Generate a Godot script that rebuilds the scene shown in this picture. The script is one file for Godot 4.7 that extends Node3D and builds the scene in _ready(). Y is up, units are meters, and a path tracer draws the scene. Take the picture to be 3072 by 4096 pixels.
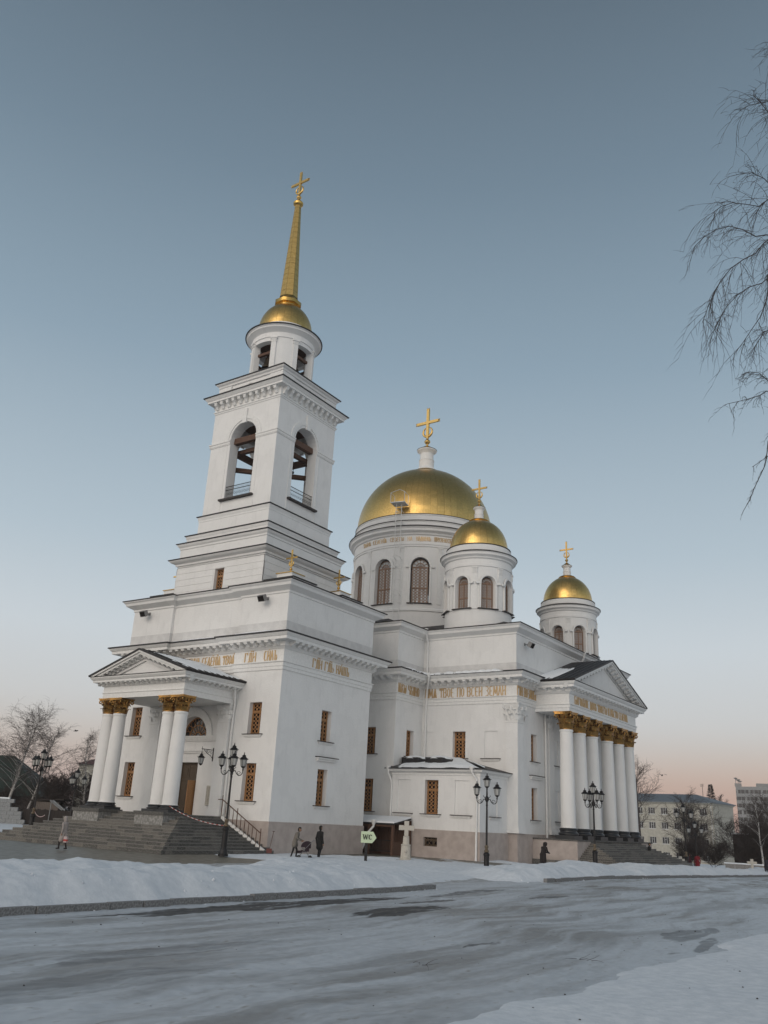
extends Node3D
# Winter dusk: a white neoclassical cathedral with gilded domes beside an icy road.
# Plan axes: x runs along the west front, b runs along the nave (b = -z), y is up.

const CX := -8.27

var M := {}
var used := {}
var rng := RandomNumberGenerator.new()
var cath: Node3D

class MB:
	var v := PackedVector3Array()
	var n := PackedVector3Array()
	var c := PackedColorArray()
	var u := PackedVector2Array()
	var col := Color.WHITE
	var use_col := false
	func tri(a: Vector3, b: Vector3, d: Vector3, na: Vector3, nb: Vector3, nd: Vector3) -> void:
		if (b - a).cross(d - a).dot(na + nb + nd) > 0.0:
			v.append_array(PackedVector3Array([a, d, b])); n.append_array(PackedVector3Array([na, nd, nb]))
		else:
			v.append_array(PackedVector3Array([a, b, d])); n.append_array(PackedVector3Array([na, nb, nd]))
		if use_col:
			c.append(col); c.append(col); c.append(col)
	func ftri(a: Vector3, b: Vector3, d: Vector3, hint: Vector3) -> void:
		var k := (b - a).cross(d - a)
		if k.length_squared() < 1e-14: return
		k = k.normalized()
		if k.dot(hint) < 0.0: k = -k
		tri(a, b, d, k, k, k)
	func quad(a: Vector3, b: Vector3, d: Vector3, e: Vector3, hint: Vector3) -> void:
		ftri(a, b, d, hint); ftri(a, d, e, hint)
	func squad(a: Vector3, b: Vector3, d: Vector3, e: Vector3, na: Vector3, nb: Vector3, nd: Vector3, ne: Vector3) -> void:
		tri(a, b, d, na, nb, nd); tri(a, d, e, na, nd, ne)
	func box(t: Transform3D, s: Vector3) -> void:
		var h := s * 0.5
		for ax in 3:
			for sg in [-1.0, 1.0]:
				var p := Vector3.ZERO; p[ax] = h[ax] * sg
				var e := Vector3.ZERO; e[(ax + 1) % 3] = h[(ax + 1) % 3]
				var f := Vector3.ZERO; f[(ax + 2) % 3] = h[(ax + 2) % 3]
				quad(t * (p - e - f), t * (p + e - f), t * (p + e + f), t * (p - e + f), t.basis * p)
	func bx(x0: float, x1: float, y0: float, y1: float, z0: float, z1: float) -> void:
		box(Transform3D(Basis(), Vector3((x0 + x1) * 0.5, (y0 + y1) * 0.5, (z0 + z1) * 0.5)), Vector3(absf(x1 - x0), absf(y1 - y0), absf(z1 - z0)))
	func tube(pts: Array, rad: Array, sides: int, cap := true) -> void:
		var prev: Array = []
		var pn: Array = []
		var ref := Vector3.UP
		for i in pts.size():
			var p: Vector3 = pts[i]
			var d: Vector3 = (pts[mini(i + 1, pts.size() - 1)] - pts[maxi(i - 1, 0)])
			if d.length_squared() < 1e-12: d = Vector3.UP
			d = d.normalized()
			var a := d.cross(ref)
			if a.length() < 0.05: a = d.cross(Vector3.RIGHT)
			a = a.normalized()
			var b := d.cross(a).normalized()
			ref = a.cross(d)
			var ring: Array = []
			var rn: Array = []
			for k in sides:
				var th := TAU * k / sides
				var o := a * cos(th) + b * sin(th)
				ring.append(p + o * float(rad[i])); rn.append(o)
			if i > 0:
				for k in sides:
					var k2 := (k + 1) % sides
					squad(prev[k], prev[k2], ring[k2], ring[k], pn[k], pn[k2], rn[k2], rn[k])
			if cap and (i == 0 or i == pts.size() - 1) and float(rad[i]) > 0.012:
				var cn := -d if i == 0 else d
				for k in range(1, sides - 1):
					tri(ring[0], ring[k], ring[k + 1], cn, cn, cn)
			prev = ring; pn = rn
	# profile: [r, y] pairs; turned about a vertical axis through p
	func lathe(p: Vector3, prof: Array, segs: int, smooth := false, a0 := 0.0, a1 := TAU) -> void:
		var pns: Array = []
		for i in prof.size():
			var d: Vector2
			if smooth:
				d = prof[mini(i + 1, prof.size() - 1)] - prof[maxi(i - 1, 0)]
			else:
				d = Vector2.ZERO
			pns.append(Vector2(d.y, -d.x).normalized())
		for i in prof.size() - 1:
			var q0: Vector2 = prof[i]
			var q1: Vector2 = prof[i + 1]
			var fd := q1 - q0
			if fd.length() < 1e-6: continue
			var fn := Vector2(fd.y, -fd.x).normalized()
			var n0: Vector2 = pns[i] if smooth else fn
			var n1: Vector2 = pns[i + 1] if smooth else fn
			for k in segs:
				var t0 := a0 + (a1 - a0) * k / segs
				var t1 := a0 + (a1 - a0) * (k + 1) / segs
				var s0 := Vector3(sin(t0), 0, cos(t0))
				var s1 := Vector3(sin(t1), 0, cos(t1))
				squad(p + s0 * q0.x + Vector3.UP * q0.y, p + s1 * q0.x + Vector3.UP * q0.y, p + s1 * q1.x + Vector3.UP * q1.y, p + s0 * q1.x + Vector3.UP * q1.y,
					s0 * n0.x + Vector3.UP * n0.y, s1 * n0.x + Vector3.UP * n0.y, s1 * n1.x + Vector3.UP * n1.y, s0 * n1.x + Vector3.UP * n1.y)
	func mesh() -> ArrayMesh:
		var a := []
		a.resize(Mesh.ARRAY_MAX)
		a[Mesh.ARRAY_VERTEX] = v
		a[Mesh.ARRAY_NORMAL] = n
		if use_col: a[Mesh.ARRAY_COLOR] = c
		if u.size() == v.size() and u.size() > 0: a[Mesh.ARRAY_TEX_UV] = u
		var m := ArrayMesh.new()
		if v.size() > 0: m.add_surface_from_arrays(Mesh.PRIMITIVE_TRIANGLES, a)
		return m

func V(x: float, y: float, b: float) -> Vector3:
	return Vector3(x, y, -b)

func gh(_x: float, b: float) -> float:
	return -0.016 * maxf(0.0, b - 2.0)

# ---------- node helpers
func numbered(s: String) -> String:
	if not used.has(s):
		used[s] = 0
		return s
	used[s] += 1
	return "%s_%03d" % [s, used[s]]

func tag(o: Node3D, label: String, category: String, group := "") -> Node3D:
	o.set_meta("label", label); o.set_meta("category", category)
	if group != "": o.set_meta("group", group)
	return o

func thing(called: String, label: String, category: String, at := Vector3.ZERO, turn := 0.0, group := "") -> Node3D:
	var o := Node3D.new()
	o.name = numbered(called)
	add_child(o)
	o.position = at; o.rotation.y = turn
	tag(o, label, category, group)
	return o

func solo(called: String, mb: MB, mat: Material, label: String, category: String, group := "", at := Vector3.ZERO) -> MeshInstance3D:
	var o := MeshInstance3D.new()
	o.mesh = mb.mesh(); o.material_override = mat
	o.name = numbered(called)
	add_child(o)
	o.position = at
	tag(o, label, category, group)
	return o

func structure(called: String, mb: MB, mat: Material) -> MeshInstance3D:
	var o := MeshInstance3D.new()
	o.mesh = mb.mesh(); o.material_override = mat
	o.name = numbered(called)
	add_child(o)
	o.set_meta("kind", "structure")
	return o

func part(parent: Node3D, called: String, mesh: Mesh, mat: Material, t := Transform3D()) -> MeshInstance3D:
	var o := MeshInstance3D.new()
	o.mesh = mesh; o.material_override = mat
	o.name = called
	parent.add_child(o, true)
	o.transform = t
	return o

func pm(parent: Node3D, called: String, mb: MB, mat: Material, t := Transform3D()) -> MeshInstance3D:
	return part(parent, called, mb.mesh(), mat, t)

# frame on a wall: origin at (x, y, b), z towards outside (ox, ob)
func onwall(x: float, y: float, b: float, ox: float, ob: float) -> Transform3D:
	var z := Vector3(ox, 0, -ob).normalized()
	return Transform3D(Basis(Vector3.UP.cross(z), Vector3.UP, z), V(x, y, b))

# ---------- materials
func ntex(freq: float, oct: int, c0: Color, c1: Color, sd: int, p0 := 0.0, p1 := 1.0, size := 512) -> NoiseTexture2D:
	var f := FastNoiseLite.new()
	f.noise_type = FastNoiseLite.TYPE_SIMPLEX_SMOOTH
	f.frequency = freq; f.fractal_octaves = oct; f.seed = sd
	var g := Gradient.new()
	g.set_color(0, c0); g.set_offset(0, p0)
	g.set_color(1, c1); g.set_offset(1, p1)
	var t := NoiseTexture2D.new()
	t.width = size; t.height = size; t.seamless = true; t.noise = f; t.color_ramp = g
	return t

func nbump(freq: float, oct: int, sd: int, strength: float, size := 512) -> NoiseTexture2D:
	var f := FastNoiseLite.new()
	f.frequency = freq; f.fractal_octaves = oct; f.seed = sd
	var t := NoiseTexture2D.new()
	t.width = size; t.height = size; t.seamless = true; t.noise = f; t.as_normal_map = true; t.bump_strength = strength
	return t

func flat(lin: Color, rough := 0.8, metal := 0.0) -> StandardMaterial3D:
	var m := StandardMaterial3D.new()
	m.albedo_color = lin.linear_to_srgb()
	m.roughness = rough; m.metallic = metal
	return m

# noise-toned surface: c0..c1 linear colours, tile in metres
func toned(c0: Color, c1: Color, tile: float, freq: float, sd: int, rough := 0.85, metal := 0.0, bump := 0.0, bfreq := 0.05, p0 := 0.2, p1 := 0.8) -> StandardMaterial3D:
	var m := StandardMaterial3D.new()
	m.albedo_texture = ntex(freq, 5, c0.linear_to_srgb(), c1.linear_to_srgb(), sd, p0, p1)
	m.uv1_triplanar = true; m.uv1_world_triplanar = true
	m.uv1_scale = Vector3.ONE / tile
	m.roughness = rough; m.metallic = metal
	if bump > 0.0:
		m.normal_enabled = true
		m.normal_texture = nbump(bfreq, 4, sd + 7, bump)
	return m

# painted render: faint patches of repainting, run-off streaks and grain
func plaster_material() -> StandardMaterial3D:
	var n := 640
	var f := FastNoiseLite.new()
	f.seed = 301; f.frequency = 0.006; f.fractal_octaves = 4
	var a := f.get_seamless_image(n, n).get_data()
	f.seed = 302; f.frequency = 0.03; f.fractal_octaves = 3
	var st := f.get_seamless_image(n, 128)
	st.resize(n, n, Image.INTERPOLATE_BILINEAR)
	var b := st.get_data()
	f.seed = 303; f.frequency = 0.2
	var c := f.get_seamless_image(n, n).get_data()
	var o := PackedByteArray()
	o.resize(n * n * 3)
	for i in n * n:
		var p := a[i] / 255.0
		var patch := clampf((p - 0.52) * 14.0, 0.0, 1.0)
		var k := 0.775 - 0.024 * patch - 0.055 * clampf((b[i] / 255.0 - 0.55) * 2.4, 0.0, 1.0) * (0.4 + 0.6 * p) + 0.018 * (c[i] / 255.0 - 0.5)
		var col := Color(k, k * 0.993, k * 0.978).linear_to_srgb()
		o[i * 3] = int(col.r * 255.0); o[i * 3 + 1] = int(col.g * 255.0); o[i * 3 + 2] = int(col.b * 255.0)
	var m := StandardMaterial3D.new()
	m.albedo_texture = ImageTexture.create_from_image(Image.create_from_data(n, n, false, Image.FORMAT_RGB8, o))
	m.uv1_triplanar = true; m.uv1_world_triplanar = true
	m.uv1_scale = Vector3.ONE / 9.0
	m.roughness = 0.9
	m.normal_enabled = true
	m.normal_texture = nbump(0.09, 4, 18, 0.35)
	return m

func materials() -> void:
	M.plaster = plaster_material()
	M.damp = toned(Color(0.60, 0.595, 0.59), Color(0.675, 0.67, 0.66), 7.0, 0.016, 12, 0.9, 0.0, 0.6, 0.09)
	M.trim = toned(Color(0.72, 0.715, 0.70), Color(0.79, 0.785, 0.77), 4.0, 0.03, 13, 0.85)
	M.plinth = toned(Color(0.39, 0.335, 0.305), Color(0.46, 0.40, 0.368), 6.0, 0.015, 14, 0.9, 0.0, 0.6, 0.1)
	M.gold = toned(Color(0.60, 0.385, 0.125), Color(0.75, 0.50, 0.18), 2.6, 0.02, 15, 0.30, 1.0, 0.5, 0.012)
	M.gold_trim = toned(Color(0.46, 0.285, 0.075), Color(0.60, 0.395, 0.125), 1.2, 0.03, 16, 0.26, 1.0)
	M.gold_leaf = toned(Color(0.11, 0.056, 0.018), Color(0.64, 0.37, 0.115), 0.42, 0.03, 17, 0.24, 1.0, 0.0, 0.05, 0.3, 0.7)
	M.letter = flat(Color(0.58, 0.405, 0.215), 0.42, 0.5)
	M.roof = toned(Color(0.016, 0.015, 0.016), Color(0.035, 0.033, 0.034), 3.0, 0.03, 18, 0.55, 0.3)
	M.granite = toned(Color(0.012, 0.014, 0.017), Color(0.03, 0.033, 0.038), 0.8, 0.09, 19, 0.35)
	M.wood = toned(Color(0.285, 0.135, 0.047), Color(0.40, 0.205, 0.080), 1.4, 0.03, 20, 0.55)
	M.wood_dark = toned(Color(0.055, 0.036, 0.020), Color(0.095, 0.064, 0.036), 1.2, 0.03, 21, 0.6)
	M.drum_wood = toned(Color(0.21, 0.125, 0.082), Color(0.29, 0.18, 0.12), 1.2, 0.03, 22, 0.6)
	M.beam = toned(Color(0.075, 0.038, 0.024), Color(0.13, 0.07, 0.045), 1.0, 0.04, 23, 0.8)
	M.dark = flat(Color(0.012, 0.011, 0.011), 0.9)
	M.iron = toned(Color(0.010, 0.010, 0.011), Color(0.022, 0.021, 0.022), 0.7, 0.05, 24, 0.45, 0.4)
	M.sill = toned(Color(0.028, 0.023, 0.022), Color(0.05, 0.042, 0.04), 0.9, 0.05, 25, 0.6, 0.2)
	M.bronze = toned(Color(0.03, 0.022, 0.015), Color(0.07, 0.052, 0.034), 0.8, 0.05, 26, 0.4, 0.8)
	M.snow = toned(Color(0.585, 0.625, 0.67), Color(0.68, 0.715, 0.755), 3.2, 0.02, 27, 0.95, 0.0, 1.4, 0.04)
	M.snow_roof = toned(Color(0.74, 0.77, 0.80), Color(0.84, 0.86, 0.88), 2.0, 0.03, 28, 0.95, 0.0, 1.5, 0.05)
	M.step = toned(Color(0.045, 0.044, 0.041), Color(0.165, 0.160, 0.148), 0.9, 0.018, 29, 0.75, 0.0, 0.8, 0.06, 0.25, 0.75)
	M.step_b = toned(Color(0.085, 0.080, 0.072), Color(0.24, 0.228, 0.205), 0.8, 0.02, 30, 0.75, 0.0, 0.8, 0.06, 0.25, 0.75)
	M.nosing = toned(Color(0.18, 0.172, 0.16), Color(0.31, 0.30, 0.28), 0.9, 0.03, 31, 0.75)
	M.marble = toned(Color(0.17, 0.167, 0.158), Color(0.31, 0.305, 0.292), 1.8, 0.014, 32, 0.5, 0.0, 0.0, 0.05, 0.3, 0.7)
	M.frost = flat(Color(0.40, 0.40, 0.385), 0.35)
	M.kerb = toned(Color(0.13, 0.13, 0.13), Color(0.27, 0.27, 0.27), 1.0, 0.03, 33, 0.85)
	M.cloth_black = flat(Color(0.008, 0.008, 0.009), 0.95)
	M.metal_grey = toned(Color(0.18, 0.18, 0.18), Color(0.26, 0.26, 0.26), 0.6, 0.05, 34, 0.5, 0.3)
	M.stone = toned(Color(0.42, 0.39, 0.34), Color(0.55, 0.52, 0.46), 0.8, 0.03, 35, 0.85, 0.0, 1.0, 0.08)
	var g := StandardMaterial3D.new()
	g.albedo_color = Color(0.55, 0.6, 0.62, 0.22); g.transparency = BaseMaterial3D.TRANSPARENCY_ALPHA
	g.roughness = 0.05; g.metallic_specular = 0.6
	M.glass = g
	var pg := StandardMaterial3D.new()
	pg.albedo_color = Color(0.84, 0.86, 0.87, 0.62); pg.transparency = BaseMaterial3D.TRANSPARENCY_ALPHA
	pg.roughness = 0.08; pg.metallic_specular = 0.7
	M.pale_glass = pg
	M.dark_glass = flat(Color(0.012, 0.010, 0.010), 0.08)
	var vc := StandardMaterial3D.new()
	vc.vertex_color_use_as_albedo = true; vc.roughness = 0.9
	M.vcol = vc
	M.bark = toned(Color(0.045, 0.036, 0.032), Color(0.085, 0.07, 0.062), 0.9, 0.05, 36, 0.95)
	M.twig = flat(Color(0.050, 0.038, 0.034), 0.95)
	M.birch = toned(Color(0.06, 0.055, 0.052), Color(0.44, 0.42, 0.40), 2.2, 0.02, 37, 0.9, 0.0, 0.0, 0.05, 0.22, 0.42)

# ---------- geometry helpers
# planar wall map from (x, b) along (dx, db); outward is to the right of travel
func pmap(x: float, b: float, dx: float, db: float) -> Callable:
	return func(u: float, y: float, d: float) -> Vector3: return V(x + dx * u - db * d, y, b + db * u + dx * d)

func dmap(x: float, b: float, r: float) -> Callable:
	return func(u: float, y: float, d: float) -> Vector3: return V(x + (r - d) * sin(u), y, b - (r - d) * cos(u))

# wall with real openings. op = {c, h, y0, y1, R, d}: centre, half width (in u), sill, head (springing when R > 0), arch radius in metres, reveal depth
func wall(mb: MB, f: Callable, u0: float, u1: float, y0: float, y1: float, ops: Array, du := 0.0) -> void:
	var us: Array = [u0, u1]
	if du > 0.0:
		var k := int(ceil((u1 - u0) / du))
		for i in range(1, k): us.append(u0 + (u1 - u0) * i / k)
	for o in ops:
		var steps := 12 if float(o.R) > 0.0 else 1
		for i in steps + 1: us.append(float(o.c) - float(o.h) * cos(PI * i / steps) if steps > 1 else float(o.c) - float(o.h) + 2.0 * float(o.h) * i / steps)
	us.sort()
	var nf := func(u: float, y: float) -> Vector3: return (f.call(u, y, -1.0) - f.call(u, y, 0.0)).normalized()
	for i in us.size() - 1:
		var a: float = us[i]
		var b: float = us[i + 1]
		if b - a < 1e-5: continue
		var mid := (a + b) * 0.5
		var here: Array = []
		for o in ops:
			if absf(mid - float(o.c)) < float(o.h): here.append(o)
		here.sort_custom(func(p, q): return p.y0 < q.y0)
		var ya := y0
		var yb := y0
		var na: Vector3 = nf.call(a, 0.0)
		var nb: Vector3 = nf.call(b, 0.0)
		for o in here:
			if float(o.y0) > ya + 1e-5:
				mb.squad(f.call(a, ya, 0.0), f.call(b, yb, 0.0), f.call(b, o.y0, 0.0), f.call(a, o.y0, 0.0), na, nb, nb, na)
			ya = head(o, a); yb = head(o, b)
			var d: float = o.d
			if float(o.y0) > y0 + 1e-4:
				mb.quad(f.call(a, o.y0, 0.0), f.call(b, o.y0, 0.0), f.call(b, o.y0, d), f.call(a, o.y0, d), Vector3.UP)
			mb.quad(f.call(a, ya, 0.0), f.call(b, yb, 0.0), f.call(b, yb, d), f.call(a, ya, d), f.call(o.c, o.y0, 0.0) - f.call(mid, ya, 0.0))
		if y1 > minf(ya, yb) + 1e-5:
			mb.squad(f.call(a, ya, 0.0), f.call(b, yb, 0.0), f.call(b, y1, 0.0), f.call(a, y1, 0.0), na, nb, nb, na)
	for o in ops:
		for s in [-1.0, 1.0]:
			var e: float = float(o.c) + float(o.h) * s
			mb.quad(f.call(e, o.y0, 0.0), f.call(e, o.y1, 0.0), f.call(e, o.y1, o.d), f.call(e, o.y0, o.d), f.call(o.c, o.y0, 0.0) - f.call(e, o.y0, 0.0))

func head(o: Dictionary, u: float) -> float:
	if float(o.R) <= 0.0: return o.y1
	var t: float = clampf((u - float(o.c)) / float(o.h), -1.0, 1.0)
	return float(o.y1) + float(o.R) * sqrt(maxf(0.0, 1.0 - t * t))

func op(c: float, h: float, y0: float, y1: float, d := 0.42, R := 0.0) -> Dictionary:
	return {"c": c, "h": h, "y0": y0, "y1": y1, "d": d, "R": R}

# path of Vector2(x, b), counter-clockwise round the building; profile of Vector2(out, y), upwards
func sweep(mb: MB, path: Array, closed: bool, prof: Array) -> void:
	var k := path.size()
	var en: Array = []
	for i in k:
		var d: Vector2 = (path[(i + 1) % k] - path[i])
		d = d.normalized()
		en.append(Vector2(d.y, -d.x))
	var edges := k if closed else k - 1
	for i in edges:
		var i2 := (i + 1) % k
		var off0 := _miter(en, i, closed, k, true)
		var off1 := _miter(en, i, closed, k, false)
		for j in prof.size() - 1:
			var p: Vector2 = prof[j]
			var q: Vector2 = prof[j + 1]
			var hint := Vector3(en[i].x, 0, -en[i].y) * (q.y - p.y) + Vector3.UP * (p.x - q.x)
			var a: Vector2 = path[i] + off0 * p.x
			var b: Vector2 = path[i2] + off1 * p.x
			var c2: Vector2 = path[i2] + off1 * q.x
			var d2: Vector2 = path[i] + off0 * q.x
			mb.quad(V(a.x, p.y, a.y), V(b.x, p.y, b.y), V(c2.x, q.y, c2.y), V(d2.x, q.y, d2.y), hint)
	if not closed:
		for e in [0, k - 1]:
			var nn: Vector2 = en[0] if e == 0 else en[k - 2]
			var hint2 := Vector3(nn.y, 0, nn.x) * (1.0 if e == 0 else -1.0)
			var base: Vector2 = path[e]
			for j in prof.size() - 1:
				var p: Vector2 = prof[j]
				var q: Vector2 = prof[j + 1]
				mb.quad(V(base.x, p.y, base.y), V(base.x + nn.x * p.x, p.y, base.y + nn.y * p.x), V(base.x + nn.x * q.x, q.y, base.y + nn.y * q.x), V(base.x, q.y, base.y), hint2)

func _miter(en: Array, i: int, closed: bool, k: int, start: bool) -> Vector2:
	var a: Vector2 = en[i]
	if start:
		if not closed and i == 0: return a
		var p: Vector2 = en[(i - 1 + k) % k]
		return a if absf(a.dot(p)) > 0.99 else a + p
	if not closed and i == k - 2: return a
	var q: Vector2 = en[(i + 1) % k]
	return a if absf(a.dot(q)) > 0.99 else a + q

func rect(x: float, b: float, hx: float, hb: float) -> Array:
	return [Vector2(x - hx, b - hb), Vector2(x + hx, b - hb), Vector2(x + hx, b + hb), Vector2(x - hx, b + hb)]

# flat lid over a closed path
func lid(mb: MB, path: Array, y: float, hint := Vector3.UP) -> void:
	var pts := PackedVector2Array(path)
	var t := Geometry2D.triangulate_polygon(pts)
	for i in range(0, t.size(), 3):
		var a := pts[t[i]]
		var b := pts[t[i + 1]]
		var c := pts[t[i + 2]]
		mb.ftri(V(a.x, y, a.y), V(b.x, y, b.y), V(c.x, y, c.y), hint)

# bracket blocks under a cornice along a path, each a node of its own
func blocks(parent: Node3D, called: String, path: Array, closed: bool, out: float, y: float, spacing: float, mesh: Mesh, mat: Material, skip: Array = []) -> void:
	var k := path.size()
	for i in (k if closed else k - 1):
		if i in skip: continue
		var a: Vector2 = path[i]
		var b: Vector2 = path[(i + 1) % k]
		var d := (b - a).normalized()
		var nn := Vector2(d.y, -d.x)
		var l := a.distance_to(b)
		var c := maxi(1, int(round(l / spacing)))
		for j in c:
			var p := a + d * (l * (j + 0.5) / c) + nn * out
			part(parent, called, mesh, mat, onwall(p.x, y, p.y, nn.x, nn.y))

func bracket_mesh(w: float, h: float, dep: float) -> ArrayMesh:
	# side profile in (z out, y): scrolled modillion with a thin cap, hanging below y = 0
	var mb := MB.new()
	var pr := [Vector2(0, -h), Vector2(dep * 0.35, -h * 0.95), Vector2(dep * 0.6, -h * 0.6), Vector2(dep, -h * 0.42), Vector2(dep, 0)]
	for s in [-1.0, 1.0]:
		for i in range(0, pr.size() - 1):
			mb.ftri(Vector3(w * 0.5 * s, 0, 0), Vector3(w * 0.5 * s, pr[i].y, pr[i].x), Vector3(w * 0.5 * s, pr[i + 1].y, pr[i + 1].x), Vector3(s, 0, 0))
	for i in pr.size() - 1:
		mb.quad(Vector3(-w * 0.5, pr[i].y, pr[i].x), Vector3(w * 0.5, pr[i].y, pr[i].x), Vector3(w * 0.5, pr[i + 1].y, pr[i + 1].x), Vector3(-w * 0.5, pr[i + 1].y, pr[i + 1].x), Vector3(0, -0.5, 1))
	mb.bx(-w * 0.62, w * 0.62, -h * 0.16, 0.0, 0.0, dep * 1.06)
	return mb.mesh()

# ---------- windows
# pierced plate: cells with round holes, in the rectangle x0..x1, y0..y1 at depth z
func pierced(mb: MB, x0: float, x1: float, y0: float, y1: float, nx: int, ny: int, z: float, fill := 0.40) -> void:
	var cw := (x1 - x0) / nx
	var ch := (y1 - y0) / ny
	var r := minf(cw, ch) * fill
	var t := 0.035
	for i in nx:
		for j in ny:
			var c := Vector3(x0 + cw * (i + 0.5), y0 + ch * (j + 0.5), z)
			for k in 8:
				var a0 := TAU * (k - 0.5) / 8
				var a1 := TAU * (k + 0.5) / 8
				var h0 := Vector3(cos(a0), sin(a0), 0)
				var h1 := Vector3(cos(a1), sin(a1), 0)
				var e0 := _edge(h0, cw, ch)
				var e1 := _edge(h1, cw, ch)
				mb.quad(c + h0 * r, c + h1 * r, c + e1, c + e0, Vector3.BACK)
				mb.quad(c + h0 * r, c + h1 * r, c + h1 * r - Vector3(0, 0, t), c + h0 * r - Vector3(0, 0, t), -h0)

func _edge(d: Vector3, cw: float, ch: float) -> Vector3:
	var s := minf(cw * 0.5 / maxf(1e-5, absf(d.x)), ch * 0.5 / maxf(1e-5, absf(d.y)))
	return d * s

var win_cache := {}
# rectangular lattice window; node sits on the wall plane with its sill at y = 0
func lattice_mesh(w: float, h: float) -> ArrayMesh:
	var key := "%.2f_%.2f" % [w, h]
	if win_cache.has(key): return win_cache[key]
	var mb := MB.new()
	var z := 0.05
	var x0 := -w * 0.5
	var x1 := w * 0.5
	var mx := x0 + w * 0.64
	var ty := h * 0.71
	mb.bx(x0, x0 + 0.06, 0, h, -0.03, z + 0.02)
	mb.bx(x1 - 0.06, x1, 0, h, -0.03, z + 0.02)
	mb.bx(x0 + 0.06, x1 - 0.06, 0, 0.08, -0.03, z + 0.015)
	mb.bx(x0 + 0.06, x1 - 0.06, h - 0.06, h, -0.03, z + 0.015)
	mb.bx(mx - 0.04, mx + 0.04, 0.08, ty - 0.06, -0.03, z + 0.03)
	mb.bx(mx - 0.04, mx + 0.04, ty + 0.06, h - 0.06, -0.03, z + 0.03)
	mb.bx(x0 + 0.06, x1 - 0.06, ty - 0.06, ty + 0.06, -0.03, z + 0.025)
	var rows := int(round((ty - 0.14) / (w * 0.24)))
	var rt := maxi(1, int(round((h - ty - 0.12) / (w * 0.26))))
	pierced(mb, x0 + 0.06, mx - 0.04, 0.08, ty - 0.06, 2, rows, z - 0.01)
	pierced(mb, mx + 0.04, x1 - 0.06, 0.08, ty - 0.06, 1, rows, z - 0.01)
	pierced(mb, x0 + 0.06, mx - 0.04, ty + 0.06, h - 0.06, 2, rt, z - 0.01)
	pierced(mb, mx + 0.04, x1 - 0.06, ty + 0.06, h - 0.06, 1, rt, z - 0.01)
	win_cache[key] = mb.mesh()
	return win_cache[key]

func pane_mesh(w: float, h: float) -> ArrayMesh:
	var mb := MB.new()
	mb.bx(-w * 0.5, w * 0.5, 0, h, -0.012, 0.0)
	return mb.mesh()

func sill(parent: Node3D, t: Transform3D, w: float) -> void:
	var mb := MB.new()
	mb.bx(-w * 0.5, w * 0.5, -0.05, 0.0, -0.30, 0.20)
	pm(parent, "sill", mb, M.sill, t)
	var m2 := MB.new()
	m2.bx(-w * 0.5 + 0.09, w * 0.5 - 0.09, -0.16, -0.052, 0.002, 0.12)
	m2.bx(-w * 0.5 + 0.16, w * 0.5 - 0.16, -0.22, -0.16, 0.002, 0.07)
	pm(parent, "sill_moulding", m2, M.trim, t)

# window centred at (x, b) on a wall facing (ox, ob)
func window(x: float, b: float, ox: float, ob: float, y0: float, y1: float, w: float, d := 0.42, mat: Material = null, with_sill := true) -> void:
	var t := onwall(x, y0, b, ox, ob)
	var o := part(cath, "window", lattice_mesh(w, y1 - y0), mat if mat else M.wood, t.translated_local(Vector3(0, 0, -d)))
	part(o, "pane", pane_mesh(w, y1 - y0), M.dark_glass, Transform3D(Basis(), Vector3(0, 0, -0.05)))
	if with_sill: sill(o, Transform3D(Basis(), Vector3(0, 0, d)), w + 0.62)

func blind(x: float, b: float, ox: float, ob: float, y0: float, w: float, y1: float, d: float) -> void:
	var t := onwall(x, y0, b, ox, ob)
	var mb := MB.new()
	mb.quad(Vector3(-w * 0.5, 0, -d), Vector3(w * 0.5, 0, -d), Vector3(w * 0.5, y1 - y0, -d), Vector3(-w * 0.5, y1 - y0, -d), Vector3.BACK)
	var o := pm(cath, "blind_window", mb, M.plaster, t)
	sill(o, Transform3D(), w + 0.62)

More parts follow.
